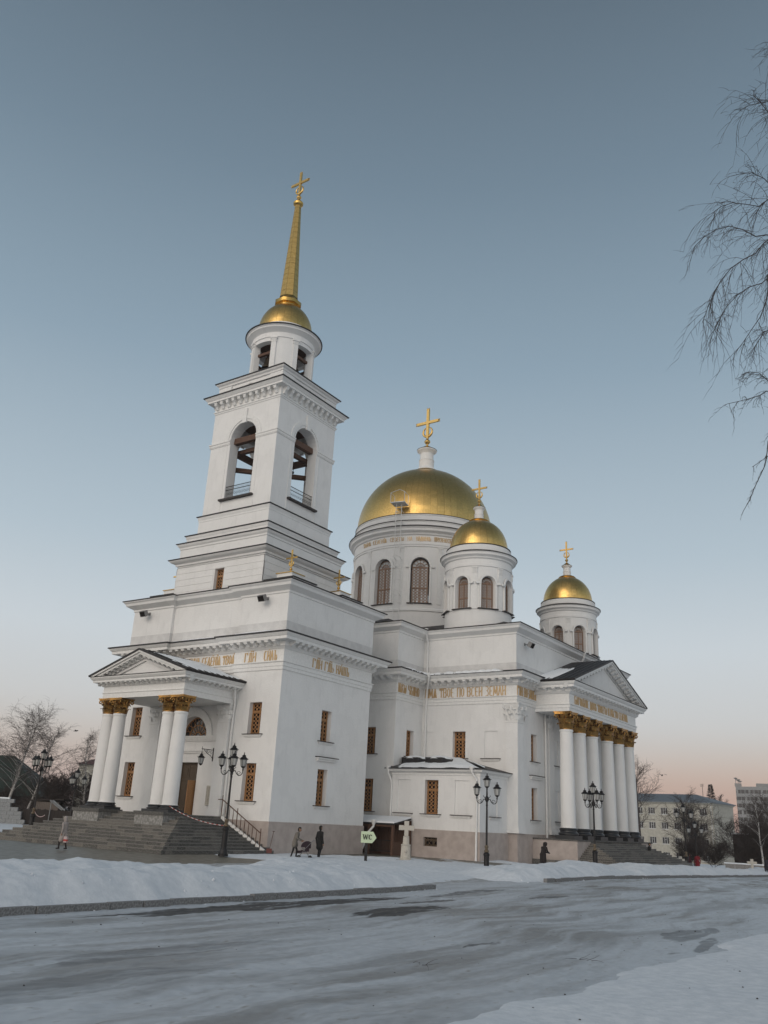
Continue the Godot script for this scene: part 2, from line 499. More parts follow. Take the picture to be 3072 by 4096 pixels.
# arched drum window, w wide, springing at h above its sill
func arch_window_mesh(w: float, h: float, nx: int, ny: int) -> ArrayMesh:
	var mb := MB.new()
	var r := w * 0.5
	var fw := 0.055
	mb.bx(-r, -r + fw, 0, h, -0.05, 0.06)
	mb.bx(r - fw, r, 0, h, -0.05, 0.06)
	mb.bx(-r + fw, r - fw, 0, 0.08, -0.05, 0.055)
	mb.bx(-r + fw, r - fw, h - 0.05, h + 0.04, -0.05, 0.07)
	var my := h * 0.42
	mb.bx(-r + fw, r - fw, my - 0.05, my + 0.05, -0.05, 0.065)
	mb.bx(-0.035, 0.035, 0.08, my - 0.05, -0.05, 0.06)
	mb.bx(-0.035, 0.035, my + 0.05, h - 0.05, -0.05, 0.06)
	var n1 := int(round(ny * 0.42))
	for s in [-1, 1]:
		var xa := -r + fw if s < 0 else 0.035
		var xb := -0.035 if s < 0 else r - fw
		pierced(mb, xa, xb, 0.08, my - 0.05, nx / 2, n1, 0.02, 0.37)
		pierced(mb, xa, xb, my + 0.05, h - 0.05, nx / 2, ny - n1, 0.02, 0.37)
	for k in 14:
		var a0 := PI * k / 14
		var a1 := PI * (k + 1) / 14
		for q in [[r, r - fw], [r * 0.55, r * 0.47]]:
			var p0 := Vector3(cos(a0), sin(a0), 0)
			var p1 := Vector3(cos(a1), sin(a1), 0)
			var up := Vector3(0, h, 0)
			mb.quad(up + p0 * q[0] + Vector3(0, 0, 0.05), up + p1 * q[0] + Vector3(0, 0, 0.05), up + p1 * q[1] + Vector3(0, 0, 0.05), up + p0 * q[1] + Vector3(0, 0, 0.05), Vector3.BACK)
			mb.quad(up + p0 * q[1] + Vector3(0, 0, 0.05), up + p1 * q[1] + Vector3(0, 0, 0.05), up + p1 * q[1] + Vector3(0, 0, -0.04), up + p0 * q[1] + Vector3(0, 0, -0.04), -p0)
	for k in range(1, 6):
		var a := PI * k / 6
		var dirv := Vector3(cos(a), sin(a), 0)
		mb.tube([Vector3(0, h, 0.02) + dirv * r * 0.1, Vector3(0, h, 0.02) + dirv * (r - fw)], [0.028, 0.028], 4)
	return mb.mesh()

func arch_pane_mesh(w: float, h: float) -> ArrayMesh:
	var mb := MB.new()
	var r := w * 0.5
	mb.quad(Vector3(-r, 0, 0), Vector3(r, 0, 0), Vector3(r, h, 0), Vector3(-r, h, 0), Vector3.BACK)
	for k in 14:
		var a0 := PI * k / 14
		var a1 := PI * (k + 1) / 14
		mb.ftri(Vector3(0, h, 0), Vector3(cos(a0) * r, h + sin(a0) * r, 0), Vector3(cos(a1) * r, h + sin(a1) * r, 0), Vector3.BACK)
	return mb.mesh()

# raised arch moulding round an opening: half width r, springing y, band b wide, proud d
func archivolt(mb: MB, r: float, y: float, band: float, d: float, seg := 14) -> void:
	for k in seg:
		var a0 := PI * k / seg
		var a1 := PI * (k + 1) / seg
		var p0 := Vector3(cos(a0), sin(a0), 0)
		var p1 := Vector3(cos(a1), sin(a1), 0)
		var up := Vector3(0, y, 0)
		var zf := Vector3(0, 0, d)
		mb.quad(up + p0 * r + zf, up + p1 * r + zf, up + p1 * (r + band) + zf, up + p0 * (r + band) + zf, Vector3.BACK)
		mb.quad(up + p0 * (r + band) + zf, up + p1 * (r + band) + zf, up + p1 * (r + band), up + p0 * (r + band), p0)
		mb.quad(up + p0 * r + zf, up + p1 * r + zf, up + p1 * r, up + p0 * r, -p0)

# ---------- columns
# Corinthian capital, its foot at y = 0. sq: pilaster version on a square core (half width r0)
func capital_mesh(r0: float, ab: float, h: float, sq := false, wide := 1.0) -> ArrayMesh:
	var mb := MB.new()
	var hh := h * 0.87
	if sq:
		var pr := [[1.0, 0.0], [1.02, 0.5], [1.12, 0.8], [1.3, 1.0]]
		for i in 3:
			for s in 4:
				var ax := Basis(Vector3.UP, PI * 0.5 * s)
				var ra := Vector3(r0 * pr[i][0], hh * pr[i][1], r0 * pr[i][0])
				var rb := Vector3(r0 * pr[i + 1][0], hh * pr[i + 1][1], r0 * pr[i + 1][0])
				mb.quad(ax * Vector3(-ra.x, ra.y, ra.z), ax * Vector3(ra.x, ra.y, ra.z), ax * Vector3(rb.x, rb.y, rb.z), ax * Vector3(-rb.x, rb.y, rb.z), ax * Vector3.BACK)
	else:
		mb.lathe(Vector3.ZERO, [Vector2(r0, 0), Vector2(r0 * 0.98, hh * 0.4), Vector2(r0 * 1.06, hh * 0.7), Vector2(r0 * 1.3, hh * 0.95), Vector2(r0 * 1.34, hh)], 16, true)
	mb.lathe(Vector3.ZERO, [Vector2(r0 * 1.0, 0), Vector2(r0 * 1.1, 0.02), Vector2(r0 * 1.1, 0.06), Vector2(r0 * 1.0, 0.08)], 16) if not sq else mb.bx(-r0 * 1.06, r0 * 1.06, 0.0, 0.06, -r0 * 1.06, r0 * 1.06)
	for row in 2:
		for k in 8:
			var a := TAU * (k + 0.5 * row) / 8
			var dirv := Vector3(sin(a), 0, cos(a))
			var side := Vector3(cos(a), 0, -sin(a))
			var rr := r0
			if sq: rr = r0 / maxf(absf(sin(a)), absf(cos(a))) * 0.98
			var lh := hh * (0.42 if row == 0 else 0.72)
			var y0 := 0.05 if row == 0 else hh * 0.2
			var prof := [[0.02, 0.0, 0.15], [0.05, 0.45, 0.19], [0.09, 0.8, 0.19], [0.17, 1.0, 0.15], [0.24, 0.97, 0.10], [0.24, 0.86, 0.04]]
			var last: Array = []
			for q in prof:
				var o: float = rr + float(q[0]) * r0 / 0.42
				var y: float = y0 + (lh - y0) * float(q[1])
				var w: float = float(q[2]) * r0 / 0.42
				var cur := [dirv * (o - 0.03) - side * w + Vector3.UP * y, dirv * (o + 0.03) + Vector3.UP * y, dirv * (o - 0.03) + side * w + Vector3.UP * y]
				if last.size() > 0:
					mb.quad(last[0], last[1], cur[1], cur[0], dirv - side * 0.4 + Vector3.UP * 0.1)
					mb.quad(last[1], last[2], cur[2], cur[1], dirv + side * 0.4 + Vector3.UP * 0.1)
				last = cur
	for k in 4:
		var a := TAU * (k + 0.5) / 4
		var dirv := Vector3(sin(a), 0, cos(a))
		var side := Vector3(cos(a), 0, -sin(a))
		var rad := h * 0.125
		var c := dirv * (ab * 1.18) + Vector3.UP * (hh - rad)
		var pts: Array = []
		var rads: Array = []
		for i in 9:
			var t := i / 8.0
			var th := PI * 0.9 - t * PI * 2.1
			pts.append(c + (dirv * cos(th) + Vector3.UP * sin(th)) * rad * (1.0 - 0.62 * t)); rads.append(0.055 * h * (1.0 - 0.3 * t))
		pts.push_front(dirv * r0 * 1.05 + Vector3.UP * hh * 0.55); rads.push_front(0.045 * h)
		mb.tube(pts, rads, 5)
		mb.tube([dirv.rotated(Vector3.UP, PI * 0.25) * r0 * 1.2 + Vector3.UP * hh * 0.6, dirv.rotated(Vector3.UP, PI * 0.25) * ab * 0.93 + Vector3.UP * hh * 0.9], [0.05 * h, 0.09 * h], 6)
	# abacus with hollow sides and cut corners
	for lay in [[hh, h * 0.94, 1.0], [h * 0.94, h, 1.07]]:
		var pts2: Array = []
		for k in 4:
			for i in 7:
				var t := (i - 3) / 3.0
				var o: float = ab * float(lay[2])
				var p := Vector3(t * o * 0.94, 0, o - (1.0 - t * t) * ab * 0.13)
				pts2.append(Basis(Vector3.UP, PI * 0.5 * k) * p)
		for i in pts2.size():
			var p: Vector3 = pts2[i]
			var q: Vector3 = pts2[(i + 1) % pts2.size()]
			var ya := Vector3.UP * float(lay[0])
			var yb := Vector3.UP * float(lay[1])
			mb.quad(p + ya, q + ya, q + yb, p + yb, p + q)
			mb.ftri(ya, p + ya, q + ya, Vector3.DOWN)
			mb.ftri(yb, p + yb, q + yb, Vector3.UP)
	return mb.mesh()

func shaft_mesh(rb: float, rt: float, h: float) -> ArrayMesh:
	var mb := MB.new()
	var pr: Array = [Vector2(rb * 1.10, 0), Vector2(rb * 1.10, 0.06), Vector2(rb, 0.14)]
	for i in range(1, 9):
		var t := i / 8.0
		pr.append(Vector2(lerpf(rb, rt, t * t * 0.75 + t * 0.25), 0.14 + (h - 0.34) * t))
	pr.append_array([Vector2(rt, h - 0.16), Vector2(rt * 1.09, h - 0.13), Vector2(rt * 1.09, h - 0.05), Vector2(rt * 1.02, h)])
	mb.lathe(Vector3.ZERO, pr, 28, true)
	return mb.mesh()

func base_mesh(r: float, h: float) -> ArrayMesh:
	var mb := MB.new()
	var pl := h * 0.34
	mb.bx(-r * 1.36, r * 1.36, 0, pl, -r * 1.36, r * 1.36)
	mb.lathe(Vector3.ZERO, [Vector2(r * 1.2, pl), Vector2(r * 1.34, pl + h * 0.07), Vector2(r * 1.34, pl + h * 0.17), Vector2(r * 1.2, pl + h * 0.25), Vector2(r * 1.13, pl + h * 0.3), Vector2(r * 1.11, pl + h * 0.38), Vector2(r * 1.2, pl + h * 0.44), Vector2(r * 1.22, pl + h * 0.54), Vector2(r * 1.13, pl + h * 0.62), Vector2(r * 1.0, pl + h * 0.66), Vector2(0, pl + h * 0.66)], 24)
	return mb.mesh()

# ---------- gilded things
# flat cross with trefoil-like ends on a crescent and ball; foot at y = 0, arms along x
func cross_mesh(h: float, simple := false) -> ArrayMesh:
	var mb := MB.new()
	var s := h / 4.1
	var w := 0.26 * s
	var t := 0.10 * s
	var y0 := 0.95 * s
	mb.lathe(Vector3.ZERO, [Vector2(0.20 * s, 0), Vector2(0.10 * s, 0.12 * s), Vector2(0.09 * s, 0.26 * s), Vector2(0.17 * s, 0.32 * s), Vector2(0.29 * s, 0.48 * s), Vector2(0.29 * s, 0.60 * s), Vector2(0.17 * s, 0.76 * s), Vector2(0.09 * s, 0.82 * s), Vector2(0.12 * s, 0.92 * s), Vector2(0.07 * s, 1.0 * s)], 14, true)
	mb.bx(-w * 0.5, w * 0.5, y0, h - 0.06 * s, -t, t)
	var ya := h - 1.5 * s
	var al := 1.2 * s
	mb.bx(-al, al, ya - w * 0.5, ya + w * 0.5, -t * 0.92, t * 0.92)
	for e in [Vector3(-al, ya, 0), Vector3(al, ya, 0), Vector3(0, h - 0.08 * s, 0)]:
		for o in [Vector3(0.09, 0.09, 0), Vector3(-0.09, 0.09, 0), Vector3(0.09, -0.09, 0), Vector3(-0.09, -0.09, 0)]:
			var r := 0.075 * s
			var c: Vector3 = e + o * s
			mb.lathe(c - Vector3(0, r, 0), [Vector2(0.001, 0), Vector2(r * 0.8, r * 0.4), Vector2(r, r), Vector2(r * 0.8, r * 1.6), Vector2(0.001, r * 2)], 8, true)
	if not simple:
		for k in 4:
			var o := Vector3(1, 1, 0).normalized().rotated(Vector3.BACK, PI * 0.5 * k)
			mb.tube([Vector3(0, ya, 0) + o * 0.1 * s, Vector3(0, ya, 0) + o * 0.33 * s], [0.03 * s, 0.012 * s], 4)
	var pts: Array = []
	var rr: Array = []
	for i in 15:
		var th := lerpf(PI * 0.64, PI * 2.36, i / 14.0)
		pts.append(Vector3(cos(th) * 0.50 * s, 1.60 * s + sin(th) * 0.50 * s, 0)); rr.append(s * lerpf(0.05, 0.13, sin(PI * i / 14.0)))
	mb.tube(pts, rr, 6)
	return mb.mesh()

# gored dome: thin shell plus raised sheet panels with seams
func gold_dome(called: String, x: float, b: float, prof: Array, gores: int) -> MeshInstance3D:
	var inner: Array = []
	for q in prof: inner.append(Vector2(maxf(0.01, q.x - 0.035), q.y - 0.02))
	var mb := MB.new()
	mb.lathe(Vector3.ZERO, inner, 48, true)
	var o := pm(cath, called, mb, M.gold_trim, Transform3D(Basis(), V(x, 0, b)))
	var variants: Array = []
	for k in 5:
		var g := MB.new()
		var ha := PI / gores
		var gap := 0.006 / float(prof[0].x)
		var tilt := rng.randf_range(-0.020, 0.020)
		var n := prof.size()
		for i in n - 1:
			var q0: Vector2 = prof[i]
			var q1: Vector2 = prof[i + 1]
			var d0: Vector2 = prof[mini(i + 1, n - 1)] - prof[maxi(i - 1, 0)]
			var d1: Vector2 = prof[mini(i + 2, n - 1)] - prof[i]
			var n0 := Vector2(d0.y, -d0.x).normalized()
			var n1 := Vector2(d1.y, -d1.x).normalized()
			var wob := rng.randf_range(-0.030, 0.030)
			var cs := [-ha + gap, -ha + gap * 3.0, 0.0, ha - gap * 3.0, ha - gap]
			var lift := [-0.03, 0.0, 0.004, 0.0, -0.03]
			for j in 4:
				var t0: float = cs[j]
				var t1: float = cs[j + 1]
				var m0 := Vector3(sin(t0 + tilt + wob), 0, cos(t0 + tilt + wob))
				var m1 := Vector3(sin(t1 + tilt + wob), 0, cos(t1 + tilt + wob))
				var s0 := Vector3(sin(t0), 0, cos(t0))
				var s1 := Vector3(sin(t1), 0, cos(t1))
				g.squad(s0 * (q0.x + lift[j]) + Vector3.UP * q0.y, s1 * (q0.x + lift[j + 1]) + Vector3.UP * q0.y, s1 * (q1.x + lift[j + 1]) + Vector3.UP * q1.y, s0 * (q1.x + lift[j]) + Vector3.UP * q1.y,
					m0 * n0.x + Vector3.UP * (n0.y + wob), m1 * n0.x + Vector3.UP * (n0.y + wob), m1 * n1.x + Vector3.UP * (n1.y + wob), m0 * n1.x + Vector3.UP * (n1.y + wob))
		variants.append(g.mesh())
	for k in gores:
		part(o, "panel", variants[rng.randi() % 5], M.gold, Transform3D(Basis(Vector3.UP, TAU * k / gores), Vector3.ZERO))
	return o

func dome_profile(r: float, y0: float, rtop: float, h: float, n := 16, pw := 0.96) -> Array:
	var a: Array = []
	var emax := acos(clampf(rtop / r, 0.0, 1.0))
	for i in n + 1:
		var e := emax * i / n
		a.append(Vector2(r * cos(e), y0 + h * pow(sin(e) / sin(emax), pw)))
	return a

# carved Slavonic capitals as bars: [x0, y0, x1, y1, ...] in a unit cell, then the advance width
const GLYPH := {
	"А": [0, 0, .45, 1, .45, 1, 1, 0, .2, .35, .8, .35], "Б": [0, 0, 0, 1, 0, 1, .9, 1, 0, .55, .8, .55, .8, .55, 1, .28, 1, .28, .8, 0, 0, 0, .8, 0],
	"В": [0, 0, 0, 1, 0, 1, .75, 1, .75, 1, .9, .78, .9, .78, .75, .55, 0, .55, .75, .55, .75, .55, 1, .28, 1, .28, .75, 0, 0, 0, .75, 0],
	"Г": [.1, 0, .1, 1, .1, 1, .9, 1, .9, 1, .9, .8], "Д": [.2, 0, .35, 1, .35, 1, .8, 1, .8, 1, .85, 0, 0, 0, 1, 0, 0, 0, 0, -.18, 1, 0, 1, -.18],
	"Е": [.1, .1, .1, .9, .1, .9, .3, 1, .3, 1, .9, 1, .1, .5, .75, .5, .1, .1, .3, 0, .3, 0, .9, 0], "З": [.05, 1, .7, 1, .7, 1, .95, .78, .95, .78, .6, .55, .3, .55, .6, .55, .6, .55, 1, .28, 1, .28, .7, 0, .7, 0, .05, 0],
	"И": [.05, 0, .05, 1, .95, 0, .95, 1, .05, .35, .95, .65], "Й": [.05, 0, .05, 1, .95, 0, .95, 1, .05, .35, .95, .65, .25, 1.24, .5, 1.14, .5, 1.14, .75, 1.24],
	"К": [.05, 0, .05, 1, .05, .5, .9, 1, .3, .62, .95, 0], "Л": [0, 0, .45, 1, .45, 1, .95, 0], "М": [0, 0, .1, 1, .1, 1, .5, .2, .5, .2, .9, 1, .9, 1, 1, 0],
	"Н": [.05, 0, .05, 1, .95, 0, .95, 1, .05, .6, .95, .4], "О": [.1, .2, .1, .8, .9, .2, .9, .8, .1, .8, .5, 1, .5, 1, .9, .8, .1, .2, .5, 0, .5, 0, .9, .2],
	"П": [.05, 0, .05, 1, .95, 0, .95, 1, 0, 1, 1, 1], "Р": [.05, 0, .05, 1, .05, 1, .8, 1, .8, 1, .95, .75, .95, .75, .8, .45, .8, .45, .05, .45],
	"С": [.1, .2, .1, .8, .1, .8, .4, 1, .4, 1, .9, .95, .1, .2, .4, 0, .4, 0, .9, .08], "Т": [.5, 0, .5, 1, 0, 1, 1, 1, 0, 1, 0, .8, 1, 1, 1, .8],
	"У": [.1, .1, .1, .45, .9, .1, .9, .45, .1, .1, .5, 0, .5, 0, .9, .1, .1, .45, .5, .6, .5, .6, .9, .45, .5, .6, .1, 1, .5, .6, .9, 1],
	"Х": [0, 0, 1, 1, 0, 1, 1, 0], "Ч": [.05, 1, .05, .6, .05, .6, .5, .45, .95, 1, .95, 0, .5, .45, .95, .5], "Ш": [0, 0, 0, 1, .5, 0, .5, 1, 1, 0, 1, 1, 0, 0, 1, 0],
	"Ъ": [0, 1, .3, 1, .3, 0, .3, 1, .3, .5, .85, .5, .85, .5, 1, .25, 1, .25, .85, 0, .3, 0, .85, 0], "Ь": [.1, 0, .1, 1, .1, .5, .75, .5, .75, .5, .95, .25, .95, .25, .75, 0, .1, 0, .75, 0],
	"Ѣ": [0, .8, .75, .8, .3, 0, .3, 1.1, .3, .5, .85, .5, .85, .5, 1, .25, 1, .25, .85, 0, .3, 0, .85, 0], "Ю": [0, 0, 0, 1, 0, .5, .35, .5, .35, .2, .35, .8, 1, .2, 1, .8, .35, .8, .68, 1, .68, 1, 1, .8, .35, .2, .68, 0, .68, 0, 1, .2],
	"Ї": [.5, 0, .5, 1, .3, 1.14, .3, 1.24, .7, 1.14, .7, 1.24], "Ѧ": [0, 0, .45, 1, .45, 1, 1, 0, .2, .4, .8, .4, .5, .4, .5, 0], "Ѩ": [0, 0, 0, 1, 0, .45, .4, .45, .3, 0, .6, 1, .6, 1, 1, 0, .4, .4, .85, .4, .65, .4, .65, 0],
	"Ѡ": [.05, .2, .05, .9, .95, .2, .95, .9, .05, .2, .25, 0, .25, 0, .5, .2, .5, .2, .5, .6, .5, .2, .75, 0, .75, 0, .95, .2], "Ѿ": [.05, .2, .05, .8, .95, .2, .95, .8, .05, .2, .25, 0, .25, 0, .5, .2, .5, .2, .5, .6, .5, .2, .75, 0, .75, 0, .95, .2, .25, 1.2, .75, 1.2, .5, .95, .5, 1.2],
	"~": [-.75, 1.14, -.6, 1.24, -.6, 1.24, .05, 1.14, .05, 1.14, .2, 1.24], "'": [-.65, 1.12, -.4, 1.26]}

# raised lettering: fitted into width w, cap height h, left foot at the frame's origin
func inscription(text: String, t: Transform3D, w: float, h: float) -> void:
	var adv: Array = []
	var total := 0.0
	for ch in text:
		var a := 0.92
		if ch == " ": a = 0.62
		elif ch in ["Ѡ", "Ѿ", "Ю", "Ш", "М", "Ѩ"]: a = 1.15
		elif ch == "Ї": a = 0.5
		elif ch in ["~", "'"]: a = 0.0
		adv.append(a); total += a
	var s := w / total
	var mb := MB.new()
	var x := 0.0
	for i in text.length():
		var ch := text[i]
		if ch == " ":
			pm(cath, "inscription", mb, M.letter, t)
			mb = MB.new()
		if GLYPH.has(ch):
			var g: Array = GLYPH[ch]
			var cw: float = (adv[i] if adv[i] > 0.0 else 0.92) * s * 0.74
			for k in range(0, g.size(), 4):
				var p := Vector3(x + g[k] * cw, g[k + 1] * h, 0.02)
				var q := Vector3(x + g[k + 2] * cw, g[k + 3] * h, 0.02)
				var d := q - p
				var th := h * (0.105 if absf(d.x) < absf(d.y) * 0.35 else 0.058)
				var l := d.length()
				mb.box(Transform3D(Basis(d / l, Vector3.BACK.cross(d / l), Vector3.BACK), (p + q) * 0.5 + Vector3(0, 0, 0.0004 * (k % 7))), Vector3(l + th * 0.5, th, 0.05))
		x += adv[i] * s
	pm(cath, "inscription", mb, M.letter, t)

# lettering on a wall: fitted into width w and height h, left foot at the frame's origin
func printed(text: String, t: Transform3D, w: float, h: float, parent: Node3D = null, mat: Material = null, called := "inscription", serif := true) -> MeshInstance3D:
	var f := SystemFont.new()
	f.font_names = PackedStringArray(["Droid Serif" if serif else "Droid Sans"])
	f.font_weight = 700
	var tm := TextMesh.new()
	tm.font = f; tm.text = text; tm.font_size = 64; tm.pixel_size = 0.01; tm.depth = 0.06; tm.curve_step = 2.0
	tm.horizontal_alignment = HORIZONTAL_ALIGNMENT_LEFT
	var bb := tm.get_aabb()
	var sx := w / maxf(0.01, bb.size.x)
	var sy := h / maxf(0.01, bb.size.y)
	var o := part(parent if parent else cath, called, tm, mat if mat else M.letter)
	o.transform = t * Transform3D(Basis.from_scale(Vector3(sx, sy, 1.0)), Vector3(-bb.position.x * sx, -bb.position.y * sy, 0.03))
	return o

# ---------- the cathedral
const BLOCK := [Vector2(-16.45, 0), Vector2(-11.9, 0), Vector2(-11.9, 0.25), Vector2(-4.6, 0.25), Vector2(-4.6, 0), Vector2(0, 0), Vector2(0, 10.6), Vector2(-16.45, 10.6)]
const NAVE := [Vector2(-16.25, 14.8), Vector2(-0.3, 14.8), Vector2(-0.3, 19.0), Vector2(8.6, 19.0), Vector2(8.6, 44.5), Vector2(-0.3, 44.5), Vector2(-0.3, 48.5), Vector2(-16.25, 48.5), Vector2(-16.25, 44.5), Vector2(-25.15, 44.5), Vector2(-25.15, 19.0), Vector2(-16.25, 19.0)]

func entablature(parent_name: String, path: Array, closed: bool, y: float, skip: Array) -> void:
	var mb := MB.new()
	sweep(mb, path, closed, [Vector2(0.0, y), Vector2(0.07, y), Vector2(0.07, y + 0.22), Vector2(0.11, y + 0.24), Vector2(0.11, y + 0.48), Vector2(0.19, y + 0.53), Vector2(0.19, y + 0.59), Vector2(0.05, y + 0.62), Vector2(0.05, y + 1.42), Vector2(0.14, y + 1.47), Vector2(0.22, y + 1.56), Vector2(0.30, y + 1.60), Vector2(0.30, y + 1.93), Vector2(0.92, y + 1.94), Vector2(0.92, y + 2.14), Vector2(0.98, y + 2.17), Vector2(1.08, y + 2.29), Vector2(1.12, y + 2.37), Vector2(0.0, y + 2.40)])
	var o := pm(cath, parent_name, mb, M.trim)
	var rf := MB.new()
	sweep(rf, path, closed, [Vector2(1.10, y + 2.372), Vector2(1.19, y + 2.375), Vector2(1.19, y + 2.47), Vector2(0.0, y + 2.64)])
	pm(o, "roof_flashing", rf, M.roof)
	blocks(o, "modillion", path, closed, 0.301, y + 1.935, 0.68, bracket_mesh(0.30, 0.32, 0.56), M.trim, skip)

func attic(parent_name: String, path: Array, y0: float, y1: float, damp: float, over: float) -> void:
	var mb := MB.new()
	sweep(mb, path, true, [Vector2(0, y0 + damp), Vector2(0, y1 - 0.78), Vector2(0.07, y1 - 0.74), Vector2(0.07, y1 - 0.6), Vector2(0.2, y1 - 0.52), Vector2(over - 0.18, y1 - 0.34), Vector2(over - 0.12, y1 - 0.16), Vector2(over, y1 - 0.06), Vector2(over, y1)])
	var o := pm(cath, parent_name, mb, M.plaster)
	if damp > 0.0:
		var d := MB.new()
		sweep(d, path, true, [Vector2(0, y0), Vector2(0, y0 + damp)])
		pm(o, "damp_band", d, M.damp)
	var rf := MB.new()
	sweep(rf, path, true, [Vector2(over - 0.02, y1), Vector2(over + 0.07, y1 + 0.005), Vector2(over + 0.07, y1 + 0.07), Vector2(-0.4, y1 + 0.22)])
	pm(o, "roof_flashing", rf, M.roof)

func plinth(path: Array, h: float) -> void:
	var mb := MB.new()
	sweep(mb, path, true, [Vector2(0.06, -1.2), Vector2(0.06, h - 0.02), Vector2(0.0, h)])
	pm(cath, "plinth", mb, M.plinth)

func hood(x: float, b: float, ox: float, ob: float, y: float, w: float) -> void:
	var t := onwall(x, y, b, ox, ob)
	var mb := MB.new()
	mb.bx(-w * 0.5 + 0.1, w * 0.5 - 0.1, -0.24, -0.10, 0.0, 0.18)
	mb.bx(-w * 0.5 + 0.02, w * 0.5 - 0.02, -0.10, 0.0, 0.0, 0.30)
	var o := pm(cath, "hood_mould", mb, M.trim, t)
	var r := MB.new()
	r.bx(-w * 0.5 - 0.03, w * 0.5 + 0.03, 0.002, 0.06, 0.0, 0.34)
	pm(o, "flashing", r, M.roof)

func downpipe(pts: Array) -> void:
	var mb := MB.new()
	var rr: Array = []
	for p in pts: rr.append(0.085)
	mb.tube(pts, rr, 8)
	var top: Vector3 = pts[0]
	mb.lathe(top - Vector3(0, 0.15, 0), [Vector2(0.09, 0), Vector2(0.2, 0.28), Vector2(0.22, 0.4), Vector2(0.17, 0.4), Vector2(0.07, 0.1)], 10)
	pm(cath, "downpipe", mb, M.trim)

func pilaster(x0: float, x1: float, b0: float, b1: float, y0: float, y1: float, caph: float, with_base := true) -> void:
	var mb := MB.new()
	mb.bx(x0, x1, y0, y1 - caph, -b0, -b1)
	if with_base:
		mb.bx(x0 - 0.12, x1 + 0.12, y0, y0 + 0.28, -b0 + 0.12, -b1 - 0.12)
		mb.bx(x0 - 0.06, x1 + 0.06, y0 + 0.28, y0 + 0.5, -b0 + 0.06, -b1 - 0.06)
	mb.bx(x0 - 0.05, x1 + 0.05, y1 - caph - 0.16, y1 - caph - 0.08, -b0 + 0.05, -b1 - 0.05)
	var o := pm(cath, "pilaster", mb, M.plaster)
	var w := x1 - x0
	var d := absf(b1 - b0)
	var c := part(o, "capital", capital_mesh(0.5, 0.66, caph, true), M.trim)
	c.transform = Transform3D(Basis.from_scale(Vector3(w, 1, d)), V((x0 + x1) * 0.5, y1 - caph, (b0 + b1) * 0.5))

